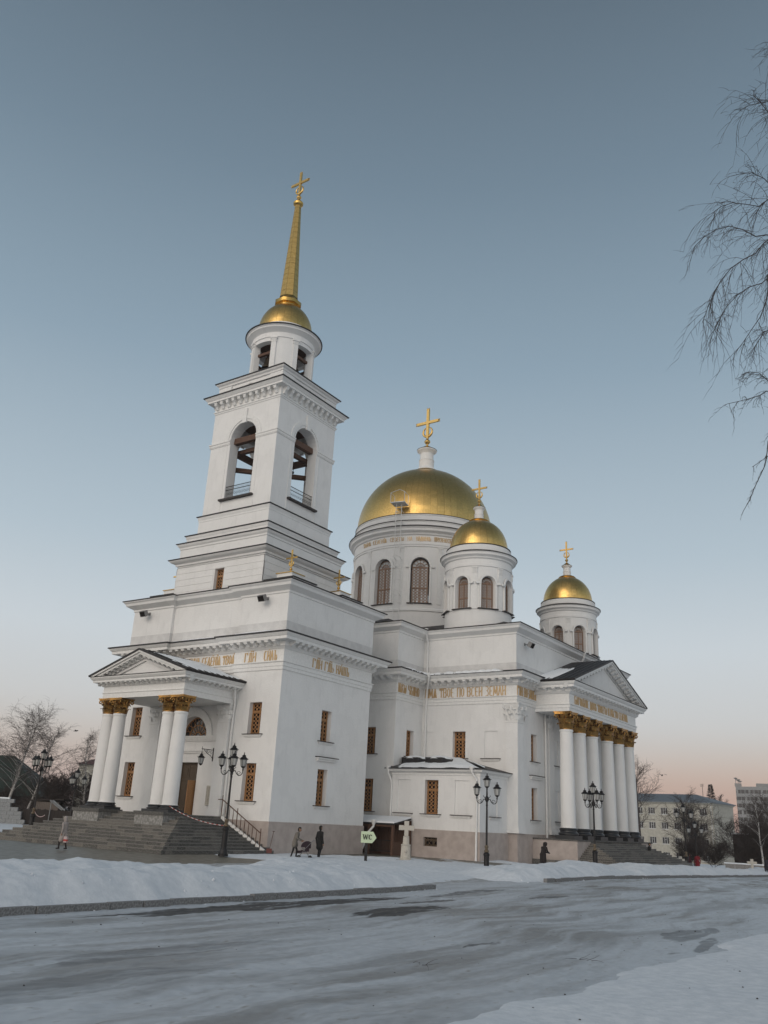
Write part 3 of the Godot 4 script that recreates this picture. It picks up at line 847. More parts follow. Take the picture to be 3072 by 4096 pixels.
# pediment in a local frame: x along the front, z out, y = 0 at the horizontal cornice top
func pediment(t: Transform3D, half: float, rise: float, over: float, depth: float, snow_side: int, spacing: float, back := 0.0) -> void:
	var hh := half + over
	var sl := sqrt(hh * hh + rise * rise)
	var ang := atan2(rise, hh)
	var ty := MB.new()
	var inset := 0.62 * rise / 2.0 + 0.2
	ty.ftri(Vector3(-half, -0.02, 0.0), Vector3(half, -0.02, 0.0), Vector3(0, rise * half / hh, 0.0), Vector3.BACK)
	var o := pm(cath, "pediment", ty, M.plaster, t)
	for s in [-1.0, 1.0]:
		var c := MB.new()
		var bs := Transform3D(Basis(Vector3.BACK, -ang * s), Vector3(0, rise, 0))
		# bars running down from the apex along local x
		var secs := [[-0.62, -0.44, 0.12], [-0.44, -0.26, 0.24], [-0.26, -0.12, over - 0.12], [-0.12, 0.0, over]]
		for q in secs:
			var a0 := bs * Vector3(0, 0, 0)
			var zf: float = q[2]
			var e := sl
			var p := [bs * Vector3(0, q[0], 0), bs * Vector3(e * s, q[0], 0), bs * Vector3(e * s, q[1], 0), bs * Vector3(0, q[1], 0)]
			# trim to the centre line and the foot so that both sides meet cleanly
			for i in 4:
				if i == 0 or i == 3:
					p[i] = Vector3(0, rise + float(q[0] if i == 0 else q[1]) / cos(ang), 0)
			var f := Vector3(0, 0, zf)
			var bk := Vector3(0, 0, -0.1)
			c.quad(p[0] + f, p[1] + f, p[2] + f, p[3] + f, Vector3.BACK)
			c.quad(p[0] + f, p[1] + f, p[1] + bk, p[0] + bk, bs.basis * Vector3.DOWN)
			c.quad(p[3] + f, p[2] + f, p[2] + bk, p[3] + bk, bs.basis * Vector3.UP)
			c.quad(p[1] + f, p[2] + f, p[2] + bk, p[1] + bk, Vector3(s, 0, 0))
		var rk := pm(o, "raking_cornice", c, M.trim)
		var n := int(sl * 0.86 / spacing)
		var bm := bracket_mesh(0.24 if half < 6.0 else 0.36, 0.17 if half < 6.0 else 0.30, over - 0.42)
		for k in n:
			var d := sl * 0.04 + (k + 0.5) * spacing
			part(o, "modillion", bm, M.trim, Transform3D(Basis(Vector3.BACK, -ang * s), bs * Vector3(d * s, -0.262, 0.241)))
		var r := MB.new()
		var t0 := Vector3(0, rise + 0.005, 0)
		var t1 := bs * Vector3((sl + 0.12) * s, 0.005, 0)
		var up := bs.basis * Vector3(0, 0.12, 0)
		var zf2 := Vector3(0, 0, over + 0.06)
		var zb := Vector3(0, 0, -depth)
		r.quad(t0 + zf2 + up, t1 + zf2 + up, t1 + zb + up, t0 + zb + up, up)
		r.quad(t0 + zf2, t1 + zf2, t1 + zb, t0 + zb, -up)
		r.quad(t0 + zf2, t1 + zf2, t1 + zf2 + up, t0 + zf2 + up, Vector3.BACK)
		r.quad(t1 + zf2, t1 + zb, t1 + zb + up, t1 + zf2 + up, Vector3(s, 0, 0))
		# standing seams
		var m := int(depth / 0.55)
		for k in m:
			var z := over - 0.2 - k * 0.55
			r.tube([t0 + up * 1.2 + Vector3(0, 0, z), t1 + up * 1.2 + Vector3(0, 0, z)], [0.022, 0.022], 4, false)
		pm(o, "roof_slope", r, M.roof)
		if back > 0.0:
			pass
		if int(s) == snow_side:
			var sn := MB.new()
			var nx := 26
			var nz := 16
			var fz := FastNoiseLite.new(); fz.seed = 5; fz.frequency = 0.5
			var grid: Array = []
			for i in nx + 1:
				var row: Array = []
				for j in nz + 1:
					var a := lerpf(0.10, 0.99, i / float(nx))
					var z := lerpf(-depth + 0.1, over * 0.3 if half < 6.0 else -1.0, j / float(nz))
					var edge := minf(minf(i, nx - i), minf(j, nz - j)) / 2.5
					var hgt := minf(1.0, edge) * 0.13 + fz.get_noise_2d(a * 9.0, z) * 0.10 - (0.035 if half < 6.0 else maxf(0.0, 0.55 - a) * 0.6 + 0.03)
					row.append(t0.lerp(t1, a) + Vector3(0, 0, z) + (bs.basis * Vector3.UP) * (0.125 + hgt))
				grid.append(row)
			for i in nx:
				for j in nz:
					sn.quad(grid[i][j], grid[i + 1][j], grid[i + 1][j + 1], grid[i][j + 1], bs.basis * Vector3.UP)
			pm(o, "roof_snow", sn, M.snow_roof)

func column(x: float, b: float, y0: float, base_h: float, shaft_h: float, cap_h: float, meshes: Array) -> void:
	var o := part(cath, "column", meshes[0], M.plaster, Transform3D(Basis(), V(x, y0 + base_h, b)))
	part(o, "base", meshes[1], M.granite, Transform3D(Basis(), Vector3(0, -base_h, 0)))
	part(o, "capital", meshes[2], M.gold_leaf, Transform3D(Basis(), Vector3(0, shaft_h, 0)))

func stairs(x0: float, x1: float, b0: float, b1: float, n: int, top: float, treads: Array, dirs: Array, mats: Array, nosing: bool) -> void:
	# dirs: which sides spread out: [-x, +x, -b, +b]; rectangle is the top landing
	var rise := top / n
	for i in n:
		var g := float(n - 1 - i)
		var xa := x0 - g * float(treads[0]) * float(dirs[0])
		var xb := x1 + g * float(treads[0]) * float(dirs[1])
		var ba := b0 - g * float(treads[1]) * float(dirs[2])
		var bb := b1 + g * float(treads[1]) * float(dirs[3])
		var ya := rise * i - (0.6 if i == 0 else 0.01)
		var yb := rise * (i + 1)
		var mb := MB.new()
		mb.bx(xa + 0.05 * dirs[0], xb - 0.05 * dirs[1], ya, yb - 0.012, -ba - 0.05 * dirs[2], -bb + 0.05 * dirs[3])
		var o := pm(cath, "step", mb, M.step)
		# riser stones, one by one
		for side in 4:
			if float(dirs[side]) == 0.0: continue
			var along_x := side >= 2
			var l0 := xa if along_x else ba
			var l1 := xb if along_x else bb
			var p := l0
			while p < l1 - 0.02:
				var q := minf(l1, p + rng.randf_range(0.55, 1.35))
				if l1 - q < 0.3: q = l1
				var sm := MB.new()
				var dp := 0.30
				var pr := rng.randf_range(-0.008, 0.008)
				var y2 := yb + rng.randf_range(-0.004, 0.004)
				if side == 2: sm.bx(p + 0.006, q - 0.006, ya, y2, -ba + pr, -ba - dp)
				elif side == 3: sm.bx(p + 0.006, q - 0.006, ya, y2, -bb - pr, -bb + dp)
				elif side == 0: sm.bx(xa - pr, xa + dp, ya, y2 - 0.005, -maxf(p, ba + dp * dirs[2]) - 0.006, -q + 0.006)
				else: sm.bx(xb + pr, xb - dp, ya, y2 - 0.005, -maxf(p, ba + dp * dirs[2]) - 0.006, -q + 0.006)
				pm(o, "stone", sm, mats[rng.randi() % mats.size()])
				p = q
		if nosing:
			var ns := MB.new()
			if dirs[2] > 0: ns.bx(xa - 0.02, xb + 0.02, yb + 0.005, yb + 0.028, -ba + 0.02, -ba - 0.05)
			if dirs[1] > 0: ns.bx(xb + 0.02, xb - 0.05, yb + 0.005, yb + 0.028, -ba - 0.05, -bb)
			if dirs[0] > 0: ns.bx(xa - 0.02, xa + 0.05, yb + 0.005, yb + 0.028, -ba - 0.05, -bb)
			pm(o, "nosing", ns, M.nosing)

func drum_windows(x: float, b: float, r: float, count: int, w: float, y0: float, h: float, nx: int, ny: int, mat: Material, pil_h: float) -> void:
	var wm := arch_window_mesh(w, h, nx, ny)
	var pmesh := arch_pane_mesh(w, h)
	var av := MB.new()
	archivolt(av, w * 0.5 + 0.14, h, w * 0.13 + 0.05, 0.10)
	av.bx(-w * 0.5 - 0.62, -w * 0.5 - 0.14, h - 0.12, h + 0.08, -0.1, 0.09)
	av.bx(w * 0.5 + 0.14, w * 0.5 + 0.62, h - 0.12, h + 0.08, -0.1, 0.09)
	for s in [-1.0, 1.0]:
		av.bx(s * (w * 0.5 + 0.14), s * (w * 0.5 + 0.30), 0.0, h - 0.12, -0.1, 0.06)
	var avm := av.mesh()
	var sl := MB.new()
	sl.bx(-w * 0.5 - 0.42, w * 0.5 + 0.42, -0.09, -0.02, -0.3, 0.17)
	var slm := sl.mesh()
	var pl := MB.new()
	pl.bx(-0.20, 0.20, y0 - 0.1, pil_h - 0.55, -0.12, 0.07)
	pl.bx(-0.27, 0.27, pil_h - 0.10, pil_h, -0.12, 0.15)
	pl.bx(-0.22, 0.22, pil_h - 0.55, pil_h - 0.45, -0.12, 0.10)
	for s in [-1.0, 0.0, 1.0]:
		pl.bx(s * 0.15 - 0.06, s * 0.15 + 0.06, pil_h - 0.45, pil_h - 0.10, -0.1, 0.12)
	var plm := pl.mesh()
	for k in count:
		var th := TAU * k / count
		var o := Vector2(sin(th), -cos(th))
		var fr := onwall(x + o.x * r, y0, b + o.y * r, o.x, o.y)
		var wi := part(cath, "drum_window", wm, mat, fr.translated_local(Vector3(0, 0, -0.36)))
		part(wi, "pane", pmesh, M.pale_glass, Transform3D(Basis(), Vector3(0, 0, -0.03)))
		part(wi, "surround", avm, M.trim, Transform3D(Basis(), Vector3(0, 0, 0.36)))
		part(wi, "sill", slm, M.sill, Transform3D(Basis(), Vector3(0, 0, 0.36)))
		var t2 := th + PI / count
		var o2 := Vector2(sin(t2), -cos(t2))
		part(cath, "drum_pilaster", plm, M.trim, onwall(x + o2.x * r, 0.0, b + o2.y * r, o2.x, o2.y))

func small_dome(x: float, b: float) -> void:
	var r := 3.0
	var mb := MB.new()
	var ops: Array = []
	for k in 8: ops.append(op(TAU * k / 8, 0.62 / r, 20.15, 22.42, 0.36, 0.62))
	wall(mb, dmap(x, b, r), -PI / 8, TAU - PI / 8, 18.1, 23.9, ops, 0.09)
	mb.lathe(V(x, 0, b), [Vector2(r, 23.9), Vector2(r + 0.08, 23.95), Vector2(r + 0.08, 24.2), Vector2(r + 0.04, 24.22), Vector2(r + 0.04, 24.6), Vector2(r + 0.16, 24.68), Vector2(r + 0.20, 24.8), Vector2(r + 0.42, 24.95), Vector2(r + 0.44, 25.12), Vector2(r + 0.5, 25.2)], 56)
	mb.lathe(V(x, 0, b), [Vector2(r - 0.02, 25.4), Vector2(r + 0.0, 25.5), Vector2(r - 0.03, 25.95), Vector2(r - 0.12, 26.05), Vector2(r - 0.3, 26.1)], 56)
	pm(cath, "small_drum", mb, M.plaster)
	var rf := MB.new()
	rf.lathe(V(x, 0, b), [Vector2(r + 0.48, 25.2), Vector2(r + 0.55, 25.21), Vector2(r + 0.55, 25.27), Vector2(r - 0.04, 25.46), Vector2(r + 0.05, 25.47)], 56)
	rf.lathe(V(x, 0, b), [Vector2(r - 0.10, 26.06), Vector2(r - 0.03, 26.065), Vector2(r - 0.03, 26.11), Vector2(r - 0.4, 26.2)], 56)
	rf.lathe(V(x, 0, b), [Vector2(r - 0.02, 18.15), Vector2(0.01, 18.16)], 24)
	pm(cath, "drum_flashing", rf, M.roof)
	drum_windows(x, b, r, 8, 1.0, 20.15, 2.27, 4, 9, M.drum_wood, 23.86)
	gold_dome("small_gilded_dome", x, b, dome_profile(2.68, 26.12, 0.75, 2.95, 12), 28)
	var nk := MB.new()
	nk.lathe(V(x, 0, b), [Vector2(0.62, 29.12), Vector2(0.47, 29.3), Vector2(0.43, 29.38), Vector2(0.43, 29.75), Vector2(0.46, 29.76), Vector2(0.46, 29.8), Vector2(0.40, 29.82), Vector2(0.40, 30.22), Vector2(0.52, 30.36), Vector2(0.58, 30.44), Vector2(0.55, 30.5)], 24)
	pm(cath, "finial_neck", nk, M.trim)
	var gr := MB.new()
	gr.lathe(V(x, 0, b), [Vector2(0.86, 29.0), Vector2(0.96, 29.1), Vector2(0.90, 29.17), Vector2(0.70, 29.28), Vector2(0.5, 29.34)], 28)
	pm(cath, "finial_ring", gr, M.gold_trim)
	gr = MB.new()
	gr.lathe(V(x, 0, b), [Vector2(0.6, 30.5), Vector2(0.42, 30.62), Vector2(0.18, 30.82), Vector2(0.1, 30.9)], 24)
	pm(cath, "finial_cap", gr, M.gold_trim)
	part(cath, "dome_cross", cross_mesh(2.55, true), M.gold, Transform3D(Basis(), V(x, 30.84, b)))

func build_cathedral() -> void:
	cath = thing("cathedral", "white cathedral with gilded domes, bell tower with gold spire and columned porticoes", "cathedral")
	lower_block()
	west_portico()
	bell_tower()
	nave_body()
	east_portico()
	main_dome()

func lower_block() -> void:
	plinth(BLOCK, 1.93)
	var mb := MB.new()
	var w := 0.575
	# front: left wing, centre, right wing
	wall(mb, pmap(-16.45, 0, 1, 0), 0, 4.55, 1.93, 11.85, [op(2.06, w, 3.15, 5.58), op(2.06, w, 7.52, 9.66)])
	wall(mb, pmap(-11.9, 0.25, 1, 0), 0, 7.3, 1.93, 11.85, [op(3.55, 0.97, 1.95, 5.62, 0.34), op(3.63, 1.42, 7.45, 7.45, 0.5, 1.42)])
	wall(mb, pmap(-4.6, 0, 1, 0), 0, 4.6, 1.93, 11.85, [op(2.45, w, 3.15, 5.58), op(2.45, w, 7.52, 9.66)])
	mb.quad(V(-11.9, 1.93, 0), V(-11.9, 1.93, 0.25), V(-11.9, 11.85, 0.25), V(-11.9, 11.85, 0), Vector3.RIGHT)
	mb.quad(V(-4.6, 1.93, 0), V(-4.6, 1.93, 0.25), V(-4.6, 11.85, 0.25), V(-4.6, 11.85, 0), Vector3.LEFT)
	wall(mb, pmap(0, 0, 0, 1), 0, 10.6, 1.93, 11.85, [op(5.3, w, 3.12, 5.57), op(5.3, w, 7.5, 9.68)])
	wall(mb, pmap(0, 10.6, -1, 0), 0, 16.45, 1.93, 11.85, [])
	wall(mb, pmap(-16.45, 10.6, 0, -1), 0, 10.6, 1.93, 11.85, [])
	pm(cath, "lower_wall", mb, M.plaster)
	for xx in [-14.39, -2.15]:
		window(xx, 0, 0, -1, 3.15, 5.58, 1.15)
		window(xx, 0, 0, -1, 7.52, 9.66, 1.15)
	window(0, 5.3, 1, 0, 3.12, 5.57, 1.15)
	window(0, 5.3, 1, 0, 7.5, 9.68, 1.15)
	hood(0, 5.5, 1, 0, 6.36, 2.3)
	entablature("cornice", BLOCK, true, 11.85, [1, 3])
	attic("attic", BLOCK, 14.3, 18.1, 1.0, 0.72)
	var lt := onwall(0, 0, 0, 1, 0)
	inscription("ГД~И ГД~Ь НА'ШЪ", onwall(0.06, 12.52, 3.15, 1, 0), 4.5, 0.62)
	inscription("ГД~И", onwall(-3.6, 12.52, -0.06, 0, -1), 1.15, 0.62)
	inscription("СИ'ЛЪ", onwall(-1.75, 12.52, -0.06, 0, -1), 1.25, 0.66)
	inscription("ВОЗЛЮ'БЛЕННА СЕЛЕ'НЇѦ ТВОѦ'", onwall(-11.7, 12.52, 0.19, 0, -1), 6.9, 0.62)
	# roof lid, stepped corner pedestals with small crosses
	var lidm := MB.new()
	lid(lidm, rect(-8.225, 5.3, 8.0, 5.0), 18.32)
	pm(cath, "block_roof", lidm, M.roof)
	for sx in [-1.0, 1.0]:
		for sb in [-1.0, 1.0]:
			var cx2: float = CX + sx * 6.2
			var cb2: float = 5.3 + sb * 3.0
			var st := MB.new()
			for q in [[2.5, 1.3, 18.1, 18.80, -1.05], [0.74, 0.68, 18.84, 19.42, 0.0]]:
				st.bx(cx2 + q[4] * sx - q[0], cx2 + q[4] * sx + q[0], q[2], q[3], -cb2 + q[1], -cb2 - q[1])
			var po := pm(cath, "corner_pedestal", st, M.plaster)
			var rf := MB.new()
			rf.bx(cx2 - 1.05 * sx - 2.6, cx2 - 1.05 * sx + 2.6, 18.802, 18.88, -cb2 + 1.4, -cb2 - 1.4)
			pm(po, "flashing", rf, M.roof)
			var gf := MB.new()
			gf.bx(cx2 - 0.82, cx2 + 0.82, 19.422, 19.47, -cb2 + 0.76, -cb2 - 0.76)
			gf.lathe(V(cx2, 19.47, cb2), [Vector2(0.9, 0), Vector2(0.45, 0.1), Vector2(0.16, 0.2), Vector2(0.09, 0.28)], 4, false, PI / 4, TAU + PI / 4)
			pm(po, "gilt_cap", gf, M.gold_trim)
			part(po, "corner_cross", cross_mesh(1.75, true), M.gold, Transform3D(Basis(), V(cx2, 19.68, cb2)))

func west_portico() -> void:
	var sh := shaft_mesh(0.50, 0.43, 5.95)
	var meshes := [sh, base_mesh(0.50, 0.44), capital_mesh(0.42, 0.60, 1.06)]
	for dx in [-3.68, -2.52, 2.52, 3.68]:
		column(CX + dx, -4.5, 2.18, 0.37, 5.95, 1.06, meshes)
	pilaster(-12.3, -11.25, -0.36, 0.3, 1.95, 9.55, 1.1)
	pilaster(-5.27, -4.23, -0.36, 0.3, 1.95, 9.55, 1.1)
	var path := [Vector2(CX - 4.15, 0.24), Vector2(CX - 4.15, -4.95), Vector2(CX + 4.15, -4.95), Vector2(CX + 4.15, -0.005)]
	var mb := MB.new()
	var y := 9.56
	sweep(mb, path, false, [Vector2(0, y), Vector2(0, y + 0.34), Vector2(0.05, y + 0.36), Vector2(0.05, y + 0.42), Vector2(0.0, y + 0.44), Vector2(0.0, y + 0.80), Vector2(0.1, y + 0.84), Vector2(0.16, y + 0.9), Vector2(0.16, y + 1.06), Vector2(0.58, y + 1.07), Vector2(0.58, y + 1.2), Vector2(0.64, y + 1.24), Vector2(0.74, y + 1.36), Vector2(0.76, y + 1.43), Vector2(0, y + 1.44)])
	lid(mb, [Vector2(CX - 4.14, 0.24), Vector2(CX - 4.14, -4.94), Vector2(CX + 4.14, -4.94), Vector2(CX + 4.14, 0.24)], y + 0.002, Vector3.DOWN)
	var o := pm(cath, "portico_entablature", mb, M.trim)
	blocks(o, "modillion", path, false, 0.161, y + 1.065, 0.52, bracket_mesh(0.2, 0.17, 0.36), M.trim)
	var fl := MB.new()
	sweep(fl, path, false, [Vector2(0.7, y + 1.442), Vector2(0.8, y + 1.445), Vector2(0.8, y + 1.48), Vector2(0.0, y + 1.5)])
	pm(o, "flashing", fl, M.roof)
	pediment(onwall(CX, y + 1.49, -4.95, 0, -1), 4.15, 1.62, 0.76, 5.1, 1, 0.52)
	# portal: door leaves, fanlight, mouldings
	var t := onwall(-8.35, 1.95, 0.25 + 0.34, 0, -1)
	var dm := MB.new()
	dm.bx(-0.97, -0.85, 0, 3.67, -0.05, 0.08); dm.bx(0.85, 0.97, 0, 3.67, -0.05, 0.08)
	dm.bx(-0.85, 0.85, 3.55, 3.67, -0.05, 0.08); dm.bx(-0.85, 0.85, 2.42, 2.56, -0.05, 0.10)
	dm.bx(-0.85, 0.85, 2.56, 3.55, -0.04, 0.02)
	for s in [-0.43, 0.43]:
		dm.bx(s - 0.34, s + 0.34, 2.66, 3.45, 0.02, 0.05); dm.bx(s - 0.2, s + 0.2, 2.82, 3.28, 0.05, 0.08)
	var door := pm(cath, "portal", dm, M.wood_dark, t)
	var lf := MB.new()
	lf.bx(-0.85, -0.01, 0, 2.42, -0.04, 0.03)
	for q in [[0.12, 0.75], [0.9, 1.55], [1.7, 2.3]]:
		lf.bx(-0.75, -0.12, q[0], q[1], 0.03, 0.055); lf.bx(-0.62, -0.25, q[0] + 0.12, q[1] - 0.12, 0.055, 0.085)
	lf.lathe(Vector3(-0.07, 1.05, 0.05), [Vector2(0.02, 0), Vector2(0.02, 0.3)], 6)
	pm(door, "door_leaf", lf, M.wood_dark)
	var rl := MB.new()
	rl.bx(0, 0.86, 0, 2.42, -0.03, 0.03)
	for q in [[0.12, 0.75], [0.9, 1.55], [1.7, 2.3]]:
		rl.bx(0.12, 0.74, q[0], q[1], 0.03, 0.055)
	var ol := pm(door, "door_leaf", rl, M.wood, Transform3D(Basis(Vector3.UP, deg_to_rad(-78)), Vector3(0.83, 0, 0.1)))
	ol.set_meta("label", "door leaf standing open, reddish brown inner face")
	ol.transform = Transform3D(Basis(Vector3.UP, deg_to_rad(270)), Vector3(0.83, 0, 0.1)) * Transform3D(Basis.from_scale(Vector3(1, 1, 1)), Vector3.ZERO)
	var dk := MB.new()
	dk.bx(-1.2, 1.2, -0.02, 3.9, -2.2, -2.1); dk.bx(-1.2, -1.1, -0.02, 3.9, -2.1, -0.06); dk.bx(1.1, 1.2, -0.02, 3.9, -2.1, -0.06); dk.bx(-1.1, 1.1, 3.8, 3.9, -2.1, -0.06)
	pm(door, "lobby", dk, M.wood_dark)
	var fm := MB.new()
	for q in [[1.42, 1.32], [0.86, 0.80], [0.36, 0.30]]:
		for k in 20:
			var p0 := Vector3(cos(PI * k / 20), sin(PI * k / 20), 0)
			var p1 := Vector3(cos(PI * (k + 1) / 20), sin(PI * (k + 1) / 20), 0)
			fm.quad(p0 * q[0], p1 * q[0], p1 * q[1], p0 * q[1], Vector3.BACK)
			fm.quad(p0 * q[1], p1 * q[1], p1 * q[1] - Vector3(0, 0, 0.06), p0 * q[1] - Vector3(0, 0, 0.06), -p0)
	for k in range(1, 8):
		var dv := Vector3(cos(PI * k / 8), sin(PI * k / 8), 0)
		fm.tube([dv * 0.3, dv * 0.84], [0.028, 0.028], 4)
		fm.tube([dv.rotated(Vector3.BACK, 0.09) * 0.86, dv.rotated(Vector3.BACK, -0.12) * 1.34], [0.022, 0.022], 4)
		fm.tube([dv.rotated(Vector3.BACK, -0.09) * 0.86, dv.rotated(Vector3.BACK, 0.12) * 1.34], [0.022, 0.022], 4)
	fm.bx(-1.42, 1.42, 0.0, 0.07, -0.04, 0.03)
	var fan := pm(cath, "fanlight", fm, M.wood, onwall(-8.27, 7.45, 0.73, 0, -1))
	var fp := MB.new()
	for k in 20:
		fp.ftri(Vector3(0, 0, -0.05), Vector3(cos(PI * k / 20) * 1.42, sin(PI * k / 20) * 1.42, -0.05), Vector3(cos(PI * (k + 1) / 20) * 1.42, sin(PI * (k + 1) / 20) * 1.42, -0.05), Vector3.BACK)
	pm(fan, "pane", fp, M.dark_glass)
	var pmo := MB.new()
	archivolt(pmo, 1.42, 7.45, 0.16, 0.05, 20); archivolt(pmo, 1.58, 7.45, 0.36, 0.09, 20); archivolt(pmo, 1.94, 7.45, 0.10, 0.16, 20)
	for q in [[7.10, 7.22, 0.12], [7.22, 7.34, 0.2], [7.34, 7.448, 0.26]]: pmo.bx(-3.0, 3.0, q[0], q[1], 0.0, q[2])
	for q in [[6.25, 6.36, 0.10], [6.36, 6.5, 0.18]]: pmo.bx(-1.7, 1.7, q[0], q[1], 0.0, q[2])
	pm(cath, "portal_moulding", pmo, M.trim, onwall(-8.27, 0, 0.25, 0, -1))
	downpipe([V(-3.75, 10.7, -0.55), V(-3.78, 10.3, -0.5), V(-4.0, 9.5, -0.14), V(-4.08, 8.9, -0.12), V(-4.08, 2.2, -0.12)])
	# landing, spreading steps, marble pedestals
	stairs(CX - 4.4, CX + 4.4, -4.1, 0.2, 12, 2.06, [0.395, 0.475], [1, 1, 1, 0], [M.step, M.step, M.step_b], true)
	for s in [-1.0, 1.0]:
		var pd := MB.new()
		pd.bx(CX + s * 1.8, CX + s * 4.46, 0.7, 1.98, 5.62, 3.8)
		var po := pm(cath, "pedestal", pd, M.marble)
		var tp := MB.new()
		tp.bx(CX + s * 1.72, CX + s * 4.54, 1.982, 2.18, 5.7, 3.7)
		pm(po, "pedestal_slab", tp, M.step)
	# stair rail on the right hand flight, beside the wall
	var st := MB.new()
	var x0 := -3.6
	var x1 := 0.45
	var zz := 0.75
	for q in [[x0, 1.94, x1, 0.02, zz]]:
		var a := Vector3(q[0], q[1], q[4]); var b := Vector3(q[2], q[3], q[4])
		st.quad(a, b, b + Vector3(0, 0.2, 0), a + Vector3(0, 0.2, 0), Vector3.BACK)
		st.quad(a + Vector3(0, 0.2, 0), b + Vector3(0, 0.2, 0), b + Vector3(0, 0.2, -0.14), a + Vector3(0, 0.2, -0.14), Vector3.UP)
	pm(cath, "stringer", st, M.trim)
	var rl2 := MB.new()
	rl2.tube([Vector3(x0 - 0.4, 3.15, zz), Vector3(x0, 3.15, zz), Vector3(x1 - 0.4, 1.2, zz)], [0.035, 0.035, 0.035], 6)
	for i in 11:
		var tt := i / 10.0
		var px := lerpf(x0, x1 - 0.4, tt)
		var by := lerpf(2.06, 0.35, tt)
		var ty := lerpf(3.15, 1.2, tt)
		var big := i == 0 or i == 10 or i == 4
		rl2.tube([Vector3(px, by, zz), Vector3(px, lerpf(by, ty, 0.5), zz), Vector3(px, ty + (0.28 if big else 0.0), zz)], [0.028 if big else 0.016, 0.034 if big else 0.028, 0.028 if big else 0.016], 6)
	pm(cath, "stair_rail", rl2, M.beam)

